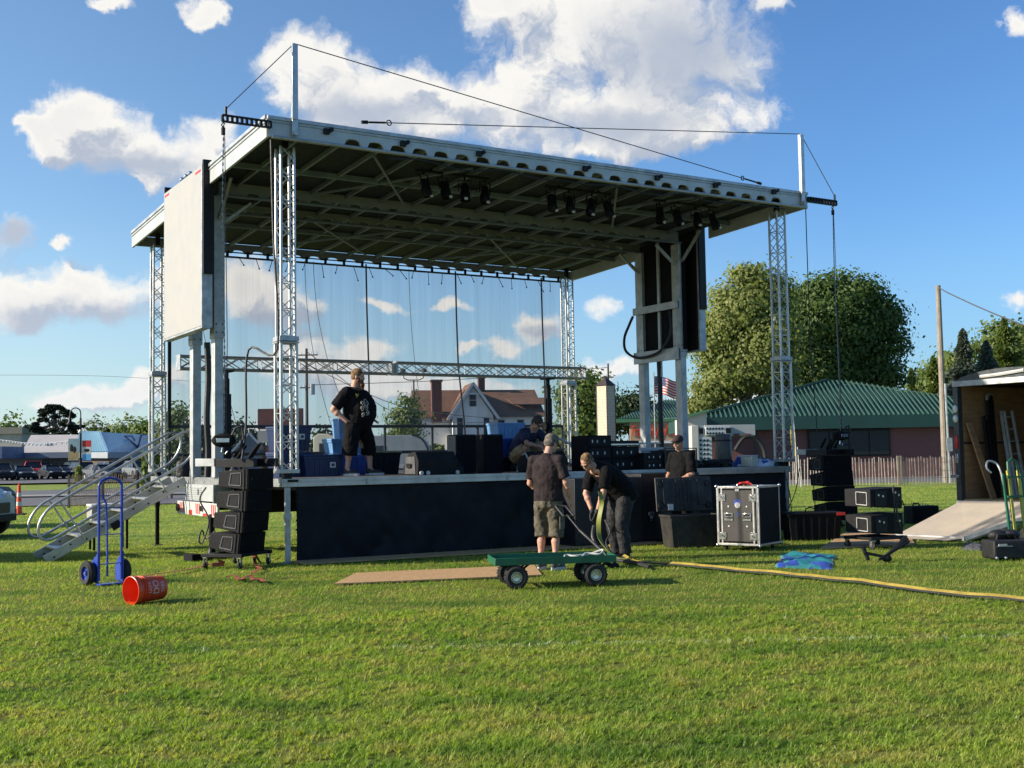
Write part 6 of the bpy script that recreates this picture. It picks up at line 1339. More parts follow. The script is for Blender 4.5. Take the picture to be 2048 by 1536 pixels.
def leaf_obj(name, V, tint, m, parent):
    n = len(V)//4; me = bpy.data.meshes.new(name); me.vertices.add(len(V)); me.vertices.foreach_set('co', V.ravel().astype(np.float32)); me.loops.add(4*n); me.loops.foreach_set('vertex_index', np.arange(4*n, dtype=np.int32))
    me.polygons.add(n); me.polygons.foreach_set('loop_start', (np.arange(n)*4).astype(np.int32)); at = me.attributes.new('tint','FLOAT','POINT'); at.data.foreach_set('value', tint.astype(np.float32)); me.update(calc_edges=True)
    me.materials.append(m); o = bpy.data.objects.new(name, me); COL.objects.link(o); o.parent = parent; return o
def tree(name, label, loc, lobes, n, size, m, trunk_h, trunk_r, group=None, flat=0, cat='tree', limbs=True, shell=.55, rng=None):
    # lobes: (x, y, z, rx, ry, rz) relative to the base
    r_ = thing(name, label, cat, loc, 0, group); L_ = [((a[0],a[1],a[2]),(a[3],a[4],a[5])) for a in lobes]
    V, T = leaf_arrays(L_, n, size, flat, shell); leaf_obj('crown', V, T, LM[m], r_)
    b = MB(); pts = [Vector((0,0,-.1)), Vector((.1*trunk_r,0,trunk_h*.4)), Vector((.4*trunk_r,.2*trunk_r,trunk_h*.75)), Vector((0,0,trunk_h))]; b.pipe(pts, [trunk_r*1.25, trunk_r, trunk_r*.8, trunk_r*.5], 10)
    if limbs:
        for (c, rr) in L_:
            t0 = pts[1].lerp(pts[3], random.uniform(.1,.9)); c = Vector(c); mid_ = t0.lerp(c, .5)+Vector((0,0,-.08*(c-t0).length)); b.pipe([t0, mid_, c], [trunk_r*.42, trunk_r*.26, trunk_r*.08], 6)
            for k in range(3):
                e = c+Vector((random.uniform(-1,1)*rr[0]*.8, random.uniform(-1,1)*rr[1]*.8, random.uniform(-.4,1)*rr[2]*.7)); b.pipe([mid_, mid_.lerp(e,.5)+Vector((0,0,.1)), e], [trunk_r*.2, trunk_r*.12, trunk_r*.04], 5)
    b.build('trunk', bark, r_); return r_
def px2(u, v, Y):   # helper returning world X and Z at depth Y
    p = PY(u, v, Y); return p.x, p.z
def lob(Y, base, items, dy=0.):
    out = []
    for (u, v, ru, rv) in items:
        X, Z = px2(u, v, Y); s = Y/F; k_ = .95 if ru > 30 and Y < 90 else 1; out.append((X-base[0], random.uniform(-1,1)*ru*s*.4+dy, Z-base[2], ru*s*k_, ru*s*.9, rv*s*k_))
    return out
# big maple pair at the right
Y = 86; X, _ = px2(1640, 900, Y); base = (X, Y, 0)
tree('maple_tree', 'huge dark green tree rising behind the green-roofed building, right part of the pair', base, lob(Y, base, [(1600,622,60,52),(1680,592,75,42),(1650,650,90,70),(1735,625,55,55),(1710,700,70,60),(1790,695,24,22),(1772,640,26,24),(1620,730,70,60),(1690,760,70,40),(1770,745,40,36),(1600,680,50,60),(1760,650,50,50)]), 85000, .21, 'big', 8, .55, 'pair of large trees behind the building')
Y = 80; X, _ = px2(1490, 900, Y); base = (X, Y, 0)
tree('maple_tree', 'large pale yellow-green tree at the left of the dark one, behind the green-roofed building', base, lob(Y, base, [(1500,600,46,42),(1545,600,35,55),(1475,640,50,50),(1530,680,55,60),(1450,690,45,45),(1500,740,60,50),(1440,760,52,40),(1550,750,40,50),(1420,790,40,26),(1400,810,22,18),(1412,690,20,26),(1445,600,20,22),(1498,552,26,16),(1425,640,18,16)]), 62000, .195, 'light', 8, .40, 'pair of large trees behind the building')
# tree beyond the right rear post
Y = 96; X, _ = px2(1172, 900, Y); base = (X, Y, 0)
tree('leafy_tree', 'dense green tree between the rear right post and the pale pylon', base, lob(Y, base, [(1172,765,18,32),(1160,800,30,36),(1185,805,28,36),(1165,850,42,34),(1195,860,30,30),(1150,880,40,24)]), 15000, .27, 'mid', 4, .3, 'trees behind the stage')
Y = 105; X, _ = px2(1262, 900, Y); base = (X, Y, 0)
tree('leafy_tree', 'grey-green thin tree between the pale pylon and the shop sign', base, lob(Y, base, [(1255,815,22,18),(1275,812,18,20),(1245,840,20,22),(1285,838,20,16)]), 5000, .26, 'dark', 5, .25, 'trees behind the stage')
Y = 118; X, _ = px2(822, 900, Y); base = (X, Y, 0)
tree('leafy_tree', 'small thin tree at the left corner of the white house', base, lob(Y, base, [(815,812,13,16),(806,840,20,24),(824,846,12,26),(806,872,24,18)]), 3600, .26, 'mid', 5, .22, 'trees behind the stage')
for (uu, vt, wu, n, m, lb, Y) in ((352,812,26,3200,'mid','bright green tree just right of the rear left post',150), (395,850,20,1500,'dark','dark tree seen between the two left columns',80), (480,842,36,2600,'dark','dark rounded tree left of the red signboard',120), (650,862,24,1200,'dark','low dark tree behind the white camper',130),
    (300,842,40,3600,'mid','grey-green leafy tree behind the upper end of the stair rails',185), (255,850,34,2600,'mid','yellowish tree above the right end of the blue roof',190), (212,852,28,2000,'dark','dark green tree behind the ridge of the blue roof',195), (178,852,24,1500,'mid','green tree top between lamp post and blue roof',200), (18,838,20,2200,'mid','pale green tree at the far left above the beige building',210),
    (1080,850,28,1500,'mid','yellow-green tree behind the kneeling man and right crank stand',110)):
    X, Z = px2(uu, vt, Y); s = Y/F; base = (X, Y, -.15 if uu < 900 else 0); H_ = Z-base[2]
    tree('leafy_tree', lb, base, [(random.uniform(-.3,.3)*wu*s, 0, H_*.82, wu*s*.55, wu*s*.5, H_*.2), (-wu*s*.45, .3, H_*.55, wu*s*.6, wu*s*.5, H_*.26), (wu*s*.4, -.3, H_*.5, wu*s*.6, wu*s*.5, H_*.28), (0,0,H_*.35,wu*s*.8,wu*s*.6,H_*.22)], int(n*1.7), .27*max(1,Y/110), m, H_*.4, .2, 'background trees', 0, 'tree', False)
# layered cedar at the far left
Y = 170; X, _ = px2(108, 900, Y); base = (X, Y, 0); rng_ = random.Random(5); L_ = []
for i in range(30):
    t = rng_.random(); v = 812+58*t; hw = 12+40*math.sin(min(1,t*1.15)*PI*.55); u = 108+rng_.uniform(-1,1)*hw; L_.append((u, v, rng_.uniform(7,14), rng_.uniform(1.8,3.2)))
tree('cedar_tree', 'broad dark cedar with flat layered branches behind the grey-roofed building', base, lob(Y, base, L_), 6500, .55, 'cedar', 9.5, .35, None, .55, 'tree', True, .3)
# conifers at the right
def conifer(label, u, vt, Y, wu, n, m, group='conifers at the right edge', cat='conifer'):
    X, Z = px2(u, vt, Y); s = Y/F; r_ = thing('spruce_tree', label, cat, (X, Y, 0), 0, group); V_ = []; T_ = []
    rg = np.random.default_rng(int(u)); k = n; h = rg.random(k)**.75; z = Z*(1-.92*h)+.0; lay = (.78+.22*np.sin(z*4.2))*(1+.22*np.sin(rg.random(k)*0+z*1.7+u)); rr = wu*s*(h**.85)*lay*np.sqrt(rg.random(k))**.6; a = rg.random(k)*2*PI
    P = np.stack([rr*np.cos(a), rr*np.sin(a), z-rr*.18], 1); out = np.stack([np.cos(a), np.sin(a), np.full(k,-.35)], 1)+rg.normal(size=(k,3))*.3; out /= np.linalg.norm(out,axis=1)[:,None]
    sd_ = np.cross(out, rg.normal(size=(k,3))); sd_ /= np.linalg.norm(sd_,axis=1)[:,None]; sz = (.30*(.6+.8*rg.random(k)))[:,None]*max(1,Y/110)
    V = np.stack([P-out*sz*.5, P+sd_*sz*.28, P+out*sz*.6, P-sd_*sz*.28], 1).reshape(-1,3); leaf_obj('crown', V, np.repeat(rg.random(k),4), LM[m], r_)
    MB().tube((0,0,-.1),(0,0,Z*.9),.2,8,.03).build('trunk', bark, r_)
conifer('small dark green spruce beside the right end of the green roof', 1822, 735, 100, 40, 4500, 'mid')
conifer('yellow-green conifer behind the wooden utility pole', 1866, 712, 96, 58, 8000, 'mid')
conifer('tall blue-grey spruce right of the utility pole', 1925, 658, 92, 88, 15000, 'blue')
conifer('olive spruce behind the trailer roof', 1972, 682, 88, 84, 13000, 'blue')
conifer('tallest spruce above the trailer, second from the right edge', 2008, 634, 94, 96, 16000, 'mid')
conifer('green spruce cut off by the right edge of the view', 2058, 655, 86, 96, 14000, 'mid')
for (label, u, Y, lobes_, n_) in (('broad olive tree behind the tall spruces at the right', 1970, 98, [(1960,735,60,45),(2010,700,50,50),(1930,770,70,40),(2050,720,50,60),(1990,780,80,40)], 17000), ('rounded green tree between utility pole and tall spruces', 1885, 104, [(1885,765,40,40),(1905,740,30,34),(1860,785,34,28)], 8000)):
    X, _ = px2(u, 900, Y); base = (X, Y, 0); tree('leafy_tree', label, base, lob(Y, base, lobes_), n_, .27, 'mid', 4, .3, 'trees at the right')
# shrubs
for (u, v, Y, w, h, m, lb) in ((296,935,58,13,38,'mid','upright evergreen shrub behind the stair rails'), (157,945,99,6,14,'light','yellow-green shrub at the foot of the lamp post'), (872,900,90,20,14,'mid','low bush in front of the white house wall')):
    X, Z = px2(u, v, Y); s = Y/F; z0 = -.15 if u < 900 else 0
    tree('shrub', lb, (X, Y, z0), [(0,0,Z-z0,w*s,w*s,h*s),(0,0,(Z-z0)*.5,w*s*1.05,w*s,h*s*.8)], 1500, .20, m, .6, .05, 'shrubs', 0, 'shrub', False, .45)
# far wood on the horizon
V_ = []; T_ = []
rg = np.random.default_rng(3); lb_ = []
for u in range(-900, 3000, 16):
    Y = 300+rg.random()*60; X, _ = px2(u, 900, Y); h = 3.5+4.5*rg.random()+2*math.sin(u*.01); lb_.append(((X,Y,h*.45),(4.5,4,h*.6)))
V, T = leaf_arrays(lb_, 9000, 1.9, 0, .5, .2); tl = leaf_obj('distant_wood', V, T, LM['dark'], None); tag(tl, 'low distant wood along the horizon', 'wood', None, 'stuff')
# ------------------------------------------------------------------ buildings
gw = mat('wall_white', (.84,.82,.76), .7, 0, .06, .6); shing = mat('shingle_red_brown', (.20,.115,.08), .9, 0, .12, 1.2, .3, 12, .2, (.155,.09,.062)); brick = mat('brick_red', (.15,.06,.045), .85, 0, .1, 5, .2, 30)
win = mat('window_dark', (.018,.022,.026), .3, 0, .1, 1, 0, 60, .3); trimw = mat('trim_white', (.66,.66,.64), .6, 0, .05, 1)
def window(parent, X, z0, w_, h_, y, m=trimw, name='window'):
    f = MB(); f.box(X-w_/2, X+w_/2, y-.06, y+.0, z0, z0+h_); wo_ = f.build(name, m, parent); MB().box(X-w_/2+.09, X+w_/2-.09, y-.075, y-.061, z0+.09, z0+h_-.09).build('pane', win, wo_)
    MB().box(X-w_/2+.085, X+w_/2-.085, y-.09, y-.076, z0+h_/2-.03, z0+h_/2+.03).build('rail', m, wo_); return wo_
hx_, _ = px2(962, 900, 132)
hs_ = thing('white_house', 'white two-storey house with red-brown roof, gable and brick chimneys behind the stage', 'house', (hx_, 130, 0), R(11))
MB().box(-7.1,7.1,0,8.5,0,6.1).build('wall', gw, hs_); MB().box(-3.4,1.1,-2.2,-.004,0,6.1).build('gable_wing', gw, hs_)
g_ = MB(); g_.prism([(-3.4,6.105),(1.1,6.105),(-1.15,9.35)], -2.2, 3.5, 'Y'); g_.build('gable_wall', gw, hs_)
rf = MB(); rf.add([(-7.5,-.5,5.95),(7.5,-.5,5.95),(7.5,9,5.95),(-7.5,9,5.95),(-7.2,4.2,9.25),(7.2,4.2,9.25)], [(0,1,5,4),(2,3,4,5),(0,4,3),(1,2,5),(3,2,1,0)]); r0 = rf.build('roof', shing, hs_, smooth=0)
rf = MB()
for s_, x0 in ((-1,-3.9),(1,1.6)):
    rf.add([(x0,-2.75,5.75),(x0,3.6,5.75),(-1.15,3.6,9.72),(-1.15,-2.75,9.72),(x0,-2.75,5.62),(x0,3.6,5.62),(-1.15,3.6,9.56),(-1.15,-2.75,9.56)], [(0,1,2,3),(7,6,5,4),(0,3,7,4),(1,5,6,2),(0,4,5,1)])
rf.build('gable_roof', shing, hs_, smooth=0)
bb_ = MB(); bb_.bar((-3.95,-2.78,5.66),(-1.15,-2.78,9.62),.08,.30); bb_.bar((1.65,-2.78,5.66),(-1.15,-2.78,9.62),.08,.30); bb_.bar((-2.0,-2.80,8.4),(-.3,-2.80,8.4),.06,.12); bb_.build('bargeboard', trimw, hs_)
MB().tube((-1.15,-2.7,9.5),(-1.15,-2.7,10.5),.07,8,.01).build('finial', trimw, hs_); MB().tube((-7.2,4.2,9.2),(-7.2,4.2,10.0),.06,8,.01).build('finial', trimw, hs_)
for (x, y, z0, z1, w_) in ((-4.9,-.1,5.4,9.9,1.1),(.9,4.2,8.9,10.6,.75)):
    c = MB(); c.box(x-w_/2,x+w_/2,y-w_/2,y+w_/2,z0,z1); ch = c.build('chimney', brick, r0); MB().box(x-w_/2-.1,x+w_/2+.1,y-w_/2-.1,y+w_/2+.1,z1,z1+.25).build('chimney_cap', brick, ch)
window(hs_, -1.15, 7.0, .9, 1.5, -2.2)
for x, z0, h_ in ((.35,3.9,2.0),(.35,.8,2.0),(-2.6,3.9,2.0)): window(hs_, x, z0, .8, h_, -2.2)
for x in (2.4,4.6,6.2): window(hs_, x, 3.8, .9, 1.9, 0); window(hs_, x, .8, .9, 1.9, 0)
for z in (1.2,4.0):
    f = MB(); f.box(-3.46,-3.401,-1.6,-.7,z,z+1.7); f.build('side_window', win, hs_)
sd_ = MB(); sd_.add([(3.4,-1.2,5.0),(7.8,-1.2,5.0),(7.8,.0,7.0),(3.4,.0,7.0)], [(0,1,2,3)])
rf = MB(); rf.add([(3.2,2.0,8.2),(7.9,2.0,8.2),(7.9,.2,7.4),(4.0,.2,7.4),(3.2,2.0,8.12),(7.9,2.0,8.12),(7.9,.2,7.3),(4.0,.2,7.3)], [(0,1,2,3),(7,6,5,4),(0,3,7,4),(1,5,6,2),(2,6,7,3)]); rf.build('dormer_roof', shing, hs_)
# grey-roofed restaurant at the far left
def P3(u, v, Y): p = PY(u, v, Y); return (p.x, p.y, p.z)
lgt = mat('roof_pale_grey', (.42,.40,.385), .8, 0, .06, .8); blu = mat('fascia_slate_blue', (.13,.17,.24), .6, 0, .1, .8); wgrey = mat('wall_blue_grey', (.15,.17,.20), .7, 0, .1, .7)
gb = thing('grey_roofed_building', 'low commercial building with pale grey roof and blue fascia at the far left', 'building', (0,0,0))
e0, e1, e2, e3 = P3(42,905.5,150), P3(172,903.5,150), P3(172,903.5,165), P3(20,905.5,165); r0, r1 = P3(62,870,157), P3(172,869,157)
rf = MB(); rf.add([e0,e1,r1,r0], [(0,1,2,3)]); rf.add([e0,r0,(r0[0]-2,165,r0[2]),(e0[0]-5,165,e0[2])], [(0,1,2,3)]); rf.add([e1,e2,r1],[(0,1,2)]); rf.build('roof', lgt, gb, smooth=0)
X0_, X1_ = e0[0]-1.2, e1[0]+.3; zt_ = e0[2]
MB().box(X0_-4, X1_, 149.6, 164, zt_-.75, zt_-.01).build('fascia', blu, gb); MB().box(X0_-2, X1_-.4, 150.6, 163, -.3, zt_-.76).build('wall', wgrey, gb)
rf = MB(); rf.add([P3(-40,893,146),P3(32,892,146),P3(42,905,149.5),P3(40,917,146),P3(-40,918,146)], [(0,1,2,3,4)]); a_ = P3(-40,893,146)
MB().box(P3(-60,0,144)[0], P3(20,0,144)[0], 143, 149.5, P3(0,917,144)[2], P3(0,893,144)[2]).build('awning', mat('awning_blue', (.07,.12,.24), .6, 0, .15, .6), gb)
for u0, u1 in ((92,104),(106,122),(124,138)): MB().box(P3(u0,0,150.5)[0], P3(u1,0,150.5)[0], 150.5, 150.59, .5, 2.2).build('window', win, gb)
MB().box(P3(112,0,156)[0]-1.2, P3(112,0,156)[0]+.6, 152.5, 153.5, 3.7, 4.4).build('roof_vent', trimw, gb)
bd = MB()
pts = [P3(-10,879,140), P3(20,882,140), P3(50,886,140), P3(90,887,140), P3(140,882,140), P3(157,880,102)]
ln = thing('light_string', 'string of lights sagging in front of the grey-roofed building', 'light string', (0,0,0)); bd.pipe(smoothpts(pts[:5]), .06, 4); bd.build('wire', trimw, ln)
for p in smoothpts(pts[:5], 5): MB().ell((p.x, p.y, p.z-.15), .13, None, 6, 4).build('bulb', trimw, ln)
bb2 = thing('beige_building', 'flat beige building partly hidden at the far left edge', 'building', (P3(-20,0,185)[0], 185, 0)); MB().box(-6,5.8,0,10,-.3,P3(0,860,185)[2]).build('wall', mat('wall_beige', (.42,.40,.35), .8, 0, .08, .5), bb2); MB().box(-6.4,6.1,-.5,10.4,P3(0,868,185)[2],P3(0,855,185)[2]).build('parapet', mat('parapet_olive', (.20,.20,.16), .8, 0, .08, .5), bb2)
# blue-roofed shop
def corr(name, c1, c2, pitch_, rough=.35):
    m = bpy.data.materials.new(name); m.use_nodes = True; return m
cb1 = mat('metal_roof_blue', (.075,.26,.40), .35, .2, .06, .5); cb2 = mat('metal_roof_blue_rib', (.26,.46,.56), .35, .2, .05, .5)
bs = thing('blue_roofed_shop', 'shop with blue metal hip roof and blue wing sign at the left', 'building', (0,0,0))
A0, A1, Rg0, Rg1, B1 = Vector(P3(150,905,150)), Vector(P3(217,904,132)), Vector(P3(160,864,156)), Vector(P3(200,864,146)), Vector(P3(290,904,150)); Rg2 = Vector(P3(283,869,158))
rf = MB(); rf.add([A0,A1,Rg1,Rg0], [(0,1,2,3)]); rf.add([A1,B1,Rg2,Rg1], [(0,1,2,3)]); rf.add([B1, B1+Vector((0,20,0)), Rg2+Vector((0,8,0)), Rg2], [(0,1,2,3)]); rf.build('roof', cb1, bs, smooth=0)
rb = MB()
for i in range(14):
    t = (i+.5)/14; rb.bar(A0.lerp(A1,t)+Vector((0,0,.05)), Rg0.lerp(Rg1,t)+Vector((0,0,.05)), .30, .12)
rb.build('roof_seams', cb2, bs)
fs_ = MB(); 
for a, b1 in ((A0,A1),(A1,B1)): fs_.bar(a-Vector((0,0,.35)), b1-Vector((0,0,.35)), .2, .7)
fs_.build('fascia', mat('fascia_pale', (.28,.31,.33), .6, 0, .05, 1), bs)
wl_ = MB(); zt_ = A1.z-.7; a, b1, c = A0+Vector((.3,1,0)), A1+Vector((.1,1.2,0)), B1+Vector((-.4,.8,0))
wl_.add([(a.x,a.y,-.3),(b1.x,b1.y,-.3),(c.x,c.y,-.3),(a.x,a.y,zt_),(b1.x,b1.y,zt_),(c.x,c.y,zt_)], [(0,1,4,3),(1,2,5,4)]); wl_.build('wall', mat('wall_dark_brown', (.09,.075,.065), .8, 0, .2, .5), bs)  # wall in a dark brown of its own
lg = thing('wing_sign', 'dark blue wing-shaped sign on the blue metal roof', 'sign', P3(262,880,148)); k = MB(); 
for a, c in (((-.8,.5),(.9,-.9)),((-.8,.5),(.1,.5)),((.1,.5),(.5,-.1)),((.9,-.9),(1.3,.6)),((.9,-.9),(-.6,-1.3)),((1.3,.6),(2.0,.7))): k.bar((a[0],0,a[1]),(c[0],0,c[1]),.15,.28,(0,1,0))
k.build('emblem', mat('sign_navy', (.02,.03,.14), .5, 0, .1, 1), lg); MB().box(-1.2,1.0,.1,.3,-2.0,-1.4).build('sign_base', mat('sign_plum', (.20,.05,.12), .5, 0, .1, 1), lg)
# green-roofed building and video shop at the right
grn = mat('metal_roof_green', (.030,.082,.060), .55, .15, .08, .5); grl = mat('metal_roof_green_seam', (.058,.135,.10), .55, .15, .08, .5); gfa = mat('fascia_dark_green', (.012,.055,.045), .55, 0, .1, .6); rdw = mat('wall_red_brown', (.165,.075,.066), .85, 0, .08, .6, .15, 20)
gb2 = thing('green_roofed_building', 'single-storey red-brown building with ribbed green metal hip roof behind the right post', 'building', (0,0,0))
E0, E1, AP, AP2 = Vector(P3(1380,836,64)), Vector(P3(2110,826,64)), Vector(P3(1652,761,68.4)), Vector(P3(1690,766,68.8)); E2, E3 = E1+Vector((0,9,0)), E0+Vector((0,9,0))
rf = MB(); rf.add([E0,E1,AP2,AP], [(0,1,2,3)]); rf.add([E1,E2,AP2], [(0,1,2)]); rf.add([E2,E3,AP,AP2], [(0,1,2,3)]); rf.add([E3,E0,AP], [(0,1,2)]); r0 = rf.build('roof', grn, gb2, smooth=0)
rb = MB(); nr = 74
for i in range(nr):
    t = (i+.5)/nr; e = E0.lerp(E1, t); x = e.x
    # the rib runs up the slope until the hip
    if x < AP.x: s = (x-E0.x)/(AP.x-E0.x)
    elif x > AP2.x: s = (E1.x-x)/(E1.x-AP2.x)
    else: s = 1
    topp = Vector((x, E0.y+(AP.y-E0.y)*s, e.z+(AP.z-E0.z)*s)); rb.bar(e+Vector((0,-.02,.03)), topp+Vector((0,0,.03)), .05, .06)
rb.build('roof_seams', grl, r0)
hp_ = MB(); hp_.bar(E0+Vector((0,0,.06)), AP+Vector((0,0,.06)), .16, .08); hp_.bar(E1+Vector((0,0,.06)), AP2+Vector((0,0,.06)), .16, .08); hp_.bar(AP+Vector((0,0,.06)), AP2+Vector((0,0,.06)), .16, .08); hp_.build('ridge_cap', gfa, r0)
zf = E0.z; f = MB(); f.box(E0.x, E1.x, 63.95, 73, zf-.72, zf-.01); f.build('fascia', gfa, gb2)
MB().box(E0.x+.7, E1.x-.7, 64.6, 72.5, 0, zf-.73).build('wall', rdw, gb2)
x0, x1 = P3(1586,0,64.6)[0], P3(1746,0,64.6)[0]; f = MB(); f.box(x0,x1,64.48,64.59,P3(0+1660,913,64.5)[2],zf-.76); wf_ = f.build('window', 'black', gb2)
z0_ = P3(1660,913,64.5)[2]+.08
for k in range(4): a = x0+.08+(x1-x0-.1)*k/4; MB().box(a, a+(x1-x0)/4-.10, 64.44, 64.475, z0_, zf-.86).build('pane', win, wf_)
MB().box(x0+.1,x0+.7,64.40,64.43,z0_+.0,z0_+.28).build('notice', 'cream', wf_)
# utility meter and pipe
MB().tube((P3(1488,0,64)[0],64.4,.2),(P3(1488,0,64)[0],64.4,zf-.8),.06,6).build('downpipe', gfa, gb2)
vs_ = thing('video_shop', 'shop with green roof, beige sign band and red-orange lettering behind the right columns', 'building', (0,0,0))
E0, E1 = Vector(P3(1236,838,92)), Vector(P3(1425,834,92)); AP, AP2 = Vector(P3(1330,800,99)), Vector(P3(1440,803,99))
rf = MB(); rf.add([E0,E1,AP2,AP], [(0,1,2,3)]); rf.add([E0,AP,AP+Vector((-2,8,-1)),E0+Vector((0,16,0))],[(0,1,2,3)]); rf.build('roof', grn, vs_, smooth=0); rb = MB()
for i in range(34):
    t = (i+.5)/34; e = E0.lerp(E1, t); s = min(1, (e.x-E0.x)/(AP.x-E0.x)); rb.bar(e+Vector((0,0,.05)), Vector((e.x, E0.y+(AP.y-E0.y)*s, e.z+(AP.z-E0.z)*s+.05)), .06, .07)
rb.build('roof_seams', grl, vs_); zf = E0.z
MB().box(E0.x-.2, E1.x, 91.8, 104, zf-.28, zf-.01).build('gutter', mat('gutter_green', (.07,.20,.10), .5, 0, .05, 1), vs_)
sgx0, sgx1 = P3(1240,0,92)[0], P3(1352,0,92)[0]; MB().box(sgx0,sgx1,92,92.4,zf-1.75,zf-.29).build('sign_band', mat('sign_beige', (.42,.30,.19), .7, 0, .08, 1), vs_)
so_ = txtm('Family Video', 1.22, mat('sign_orange_red', (.62,.075,.03), .5, 0, .05, 1), vs_, ((sgx0+sgx1)/2+.05, 91.92, zf-1.0), (R(90),0,0), 'sign_lettering', .04, 'CENTER', .70)
so_.scale[0] = (sgx1-sgx0-.15)/max(v.co.x*2 for v in so_.data.vertices)
MB().box(sgx0-.1,E1.x-.5,92.2,103,0,zf-1.76).build('wall', mat('wall_mid_grey', (.20,.20,.20), .8, 0, .15, .7), vs_)  # plain mid-grey wall below the sign
MB().box(sgx0,sgx1,91.9,92.19,zf-1.98,zf-1.77).build('sign_ledge', trimw, vs_)
gx0, gx1 = P3(1343,0,61)[0], P3(1390,0,61)[0]; zt_ = P3(1343,838,61)[2]
g_ = MB(); g_.prism([(gx0,0),(gx1,0),(gx1,zt_+.35),(gx0,zt_)], 61, 63.9, 'Y'); g_.build('stucco_wing', mat('stucco_cream', (.52,.49,.42), .85, 0, .06, .8), gb2)
MB().bar((gx0-.1,60.9,zt_+.05),(gx1+.1,60.9,zt_+.42),.3,.12).build('wing_fascia', mat('gutter_green', (0,0,0)), gb2)
# pylon with block pattern
py_ = thing('pylon_tower', 'pale square pylon tower with blockwork pattern and dark pointed roof', 'tower', P3(1214,905,76)[:2]+(0,), R(45)); zt_ = P3(1214,772,76)[2]
pm = bpy.data.materials.new('pylon_blocks'); pm.use_nodes = True; q = NB(pm.node_tree); P = pm.node_tree.nodes['Principled BSDF']; br_ = q.n('ShaderNodeTexBrick'); br_.offset = 0; g = q.n('ShaderNodeTexCoord').outputs['Object']
sx_ = q.n('ShaderNodeSeparateXYZ'); q.L.new(g, sx_.inputs[0]); cx_ = q.n('ShaderNodeCombineXYZ'); q.L.new(q.m('ADD', sx_.outputs[0], sx_.outputs[1]), cx_.inputs[0]); q.L.new(sx_.outputs[2], cx_.inputs[1]); q.L.new(cx_.outputs[0], br_.inputs['Vector'])
br_.inputs['Scale'].default_value = 5.0; br_.inputs['Color1'].default_value = (.62,.56,.40,1); br_.inputs['Color2'].default_value = (.52,.47,.33,1); br_.inputs['Mortar'].default_value = (.16,.15,.12,1); br_.inputs['Mortar Size'].default_value = .045; br_.inputs['Brick Width'].default_value = .6; br_.inputs['Row Height'].default_value = .5
q.L.new(br_.outputs[0], P.inputs['Base Color']); P.inputs['Roughness'].default_value = .7
MB().box(-.42,.42,-.42,.42,0,zt_).build('shaft', pm, py_); fr = MB()
for a in (-.45,.41):
    for c in (-.45,.41): fr.box(a,a+.04,c,c+.04,0,zt_+.02)
fr.each('corner_strip', mat('bronze_dark', (.05,.035,.03), .5, .2, .1, 3), py_)
pr_ = MB(); pr_.add([(-.5,-.5,zt_+.021),(.5,-.5,zt_+.021),(.5,.5,zt_+.021),(-.5,.5,zt_+.021),(0,0,zt_+.62)], [(0,1,4),(1,2,4),(2,3,4),(3,0,4),(3,2,1,0)]); pr_.build('pointed_roof', mat('bronze_dark', (0,0,0)), py_, smooth=0)
# ------------------------------------------------------------------ poles and wires
wood = mat('pole_wood', (.30,.25,.20), .85, 0, .15, 3, .2, 20); wood2 = mat('pole_dark_wood', (.10,.085,.075), .85, 0, .15, 3)
def upole(label, u, vt, Y, r=.14, arms=(), m=wood2, group='utility poles', wood_top=None, tx=None):
    X, Z = px2(u, vt, Y); r_ = thing('utility_pole', label, 'utility pole', (X, Y, -.2), 0, group); MB().tube((0,0,0),(0,0,Z+.2),r,10,r*.7).build('pole', m, r_)
    for dz, w_ in arms:
        a = MB(); a.box(-w_,w_,-r-.06,-r+.04,Z-dz,Z-dz+.12); a.build('cross_arm', m, r_)
        for x in (-w_*.9,-w_*.4,w_*.4,w_*.9): MB().tube((x,-r,Z-dz+.12),(x,-r,Z-dz+.35),.05,6).build('insulator', 'galv', r_)
    if tx: MB().tube((tx[0],-.1,Z-tx[1]-1),(tx[0],-.1,Z-tx[1]),.25,12).build('transformer', 'galv', r_)
    return r_
upole('dark utility pole with cross arms and transformer behind the front left post', 613, 697, 110, .17, ((.5,1.1),(3.6,.6)), tx=(.55,3.2))
upole('dark utility pole with small fittings above the pale pylon', 1216, 727, 112, .13, ((1.2,.5),(2.2,.35)))
p1 = upole('pale tall wooden utility pole at the right before the conifers', 1876, 571, 52, .155, (), wood)
X, Z = px2(1899, 830, 51.6); MB  
cd = thing('service_conduit', 'thin grey service pipe beside the pale utility pole at the right', 'pipe', (px2(1898,900,51.5)[0], 51.5, 0)); MB().tube((0,0,0),(-.05,0,4.4),.05,8).build('pipe', 'galv', cd); MB().box(-.12,.12,-.12,-.051,1.4,2.0).build('meter_box', 'galv', cd)
def wire(label, pts, r=.018, grp='overhead wires'):
    k = MB(); k.pipe(smoothpts([P3(*p) for p in pts]), r, 4); tag(k.build('overhead_wire', 'wire'), label, 'wire', grp)
wire('overhead wire sagging from the pale pole to the right edge', [(1876,574,52),(1905,590,50),(1990,628,46),(2080,662,42)], .03)
wire('uppermost overhead wire running right from the dark pole behind the front post', [(613,703,110),(800,830,110),(1000,845,110)], .03)
wire('overhead wire below it, crossing behind the large man', [(613,728,110),(800,812,110),(1000,838,110)], .03)
wire('faint overhead wire between the far poles and the pylon pole', [(613,770,110),(900,760,111),(1216,735,112)], .03)
wire('faint overhead wire crossing the sky at the left', [(-50,750,150),(200,752,150),(420,765,150)], .02)
lp = thing('twin_lamp_post', 'tall post with two upturned lamps left of the white house roof', 'lamp post', (px2(829,900,120)[0], 120, 0)); Z = px2(829,760,120)[1]
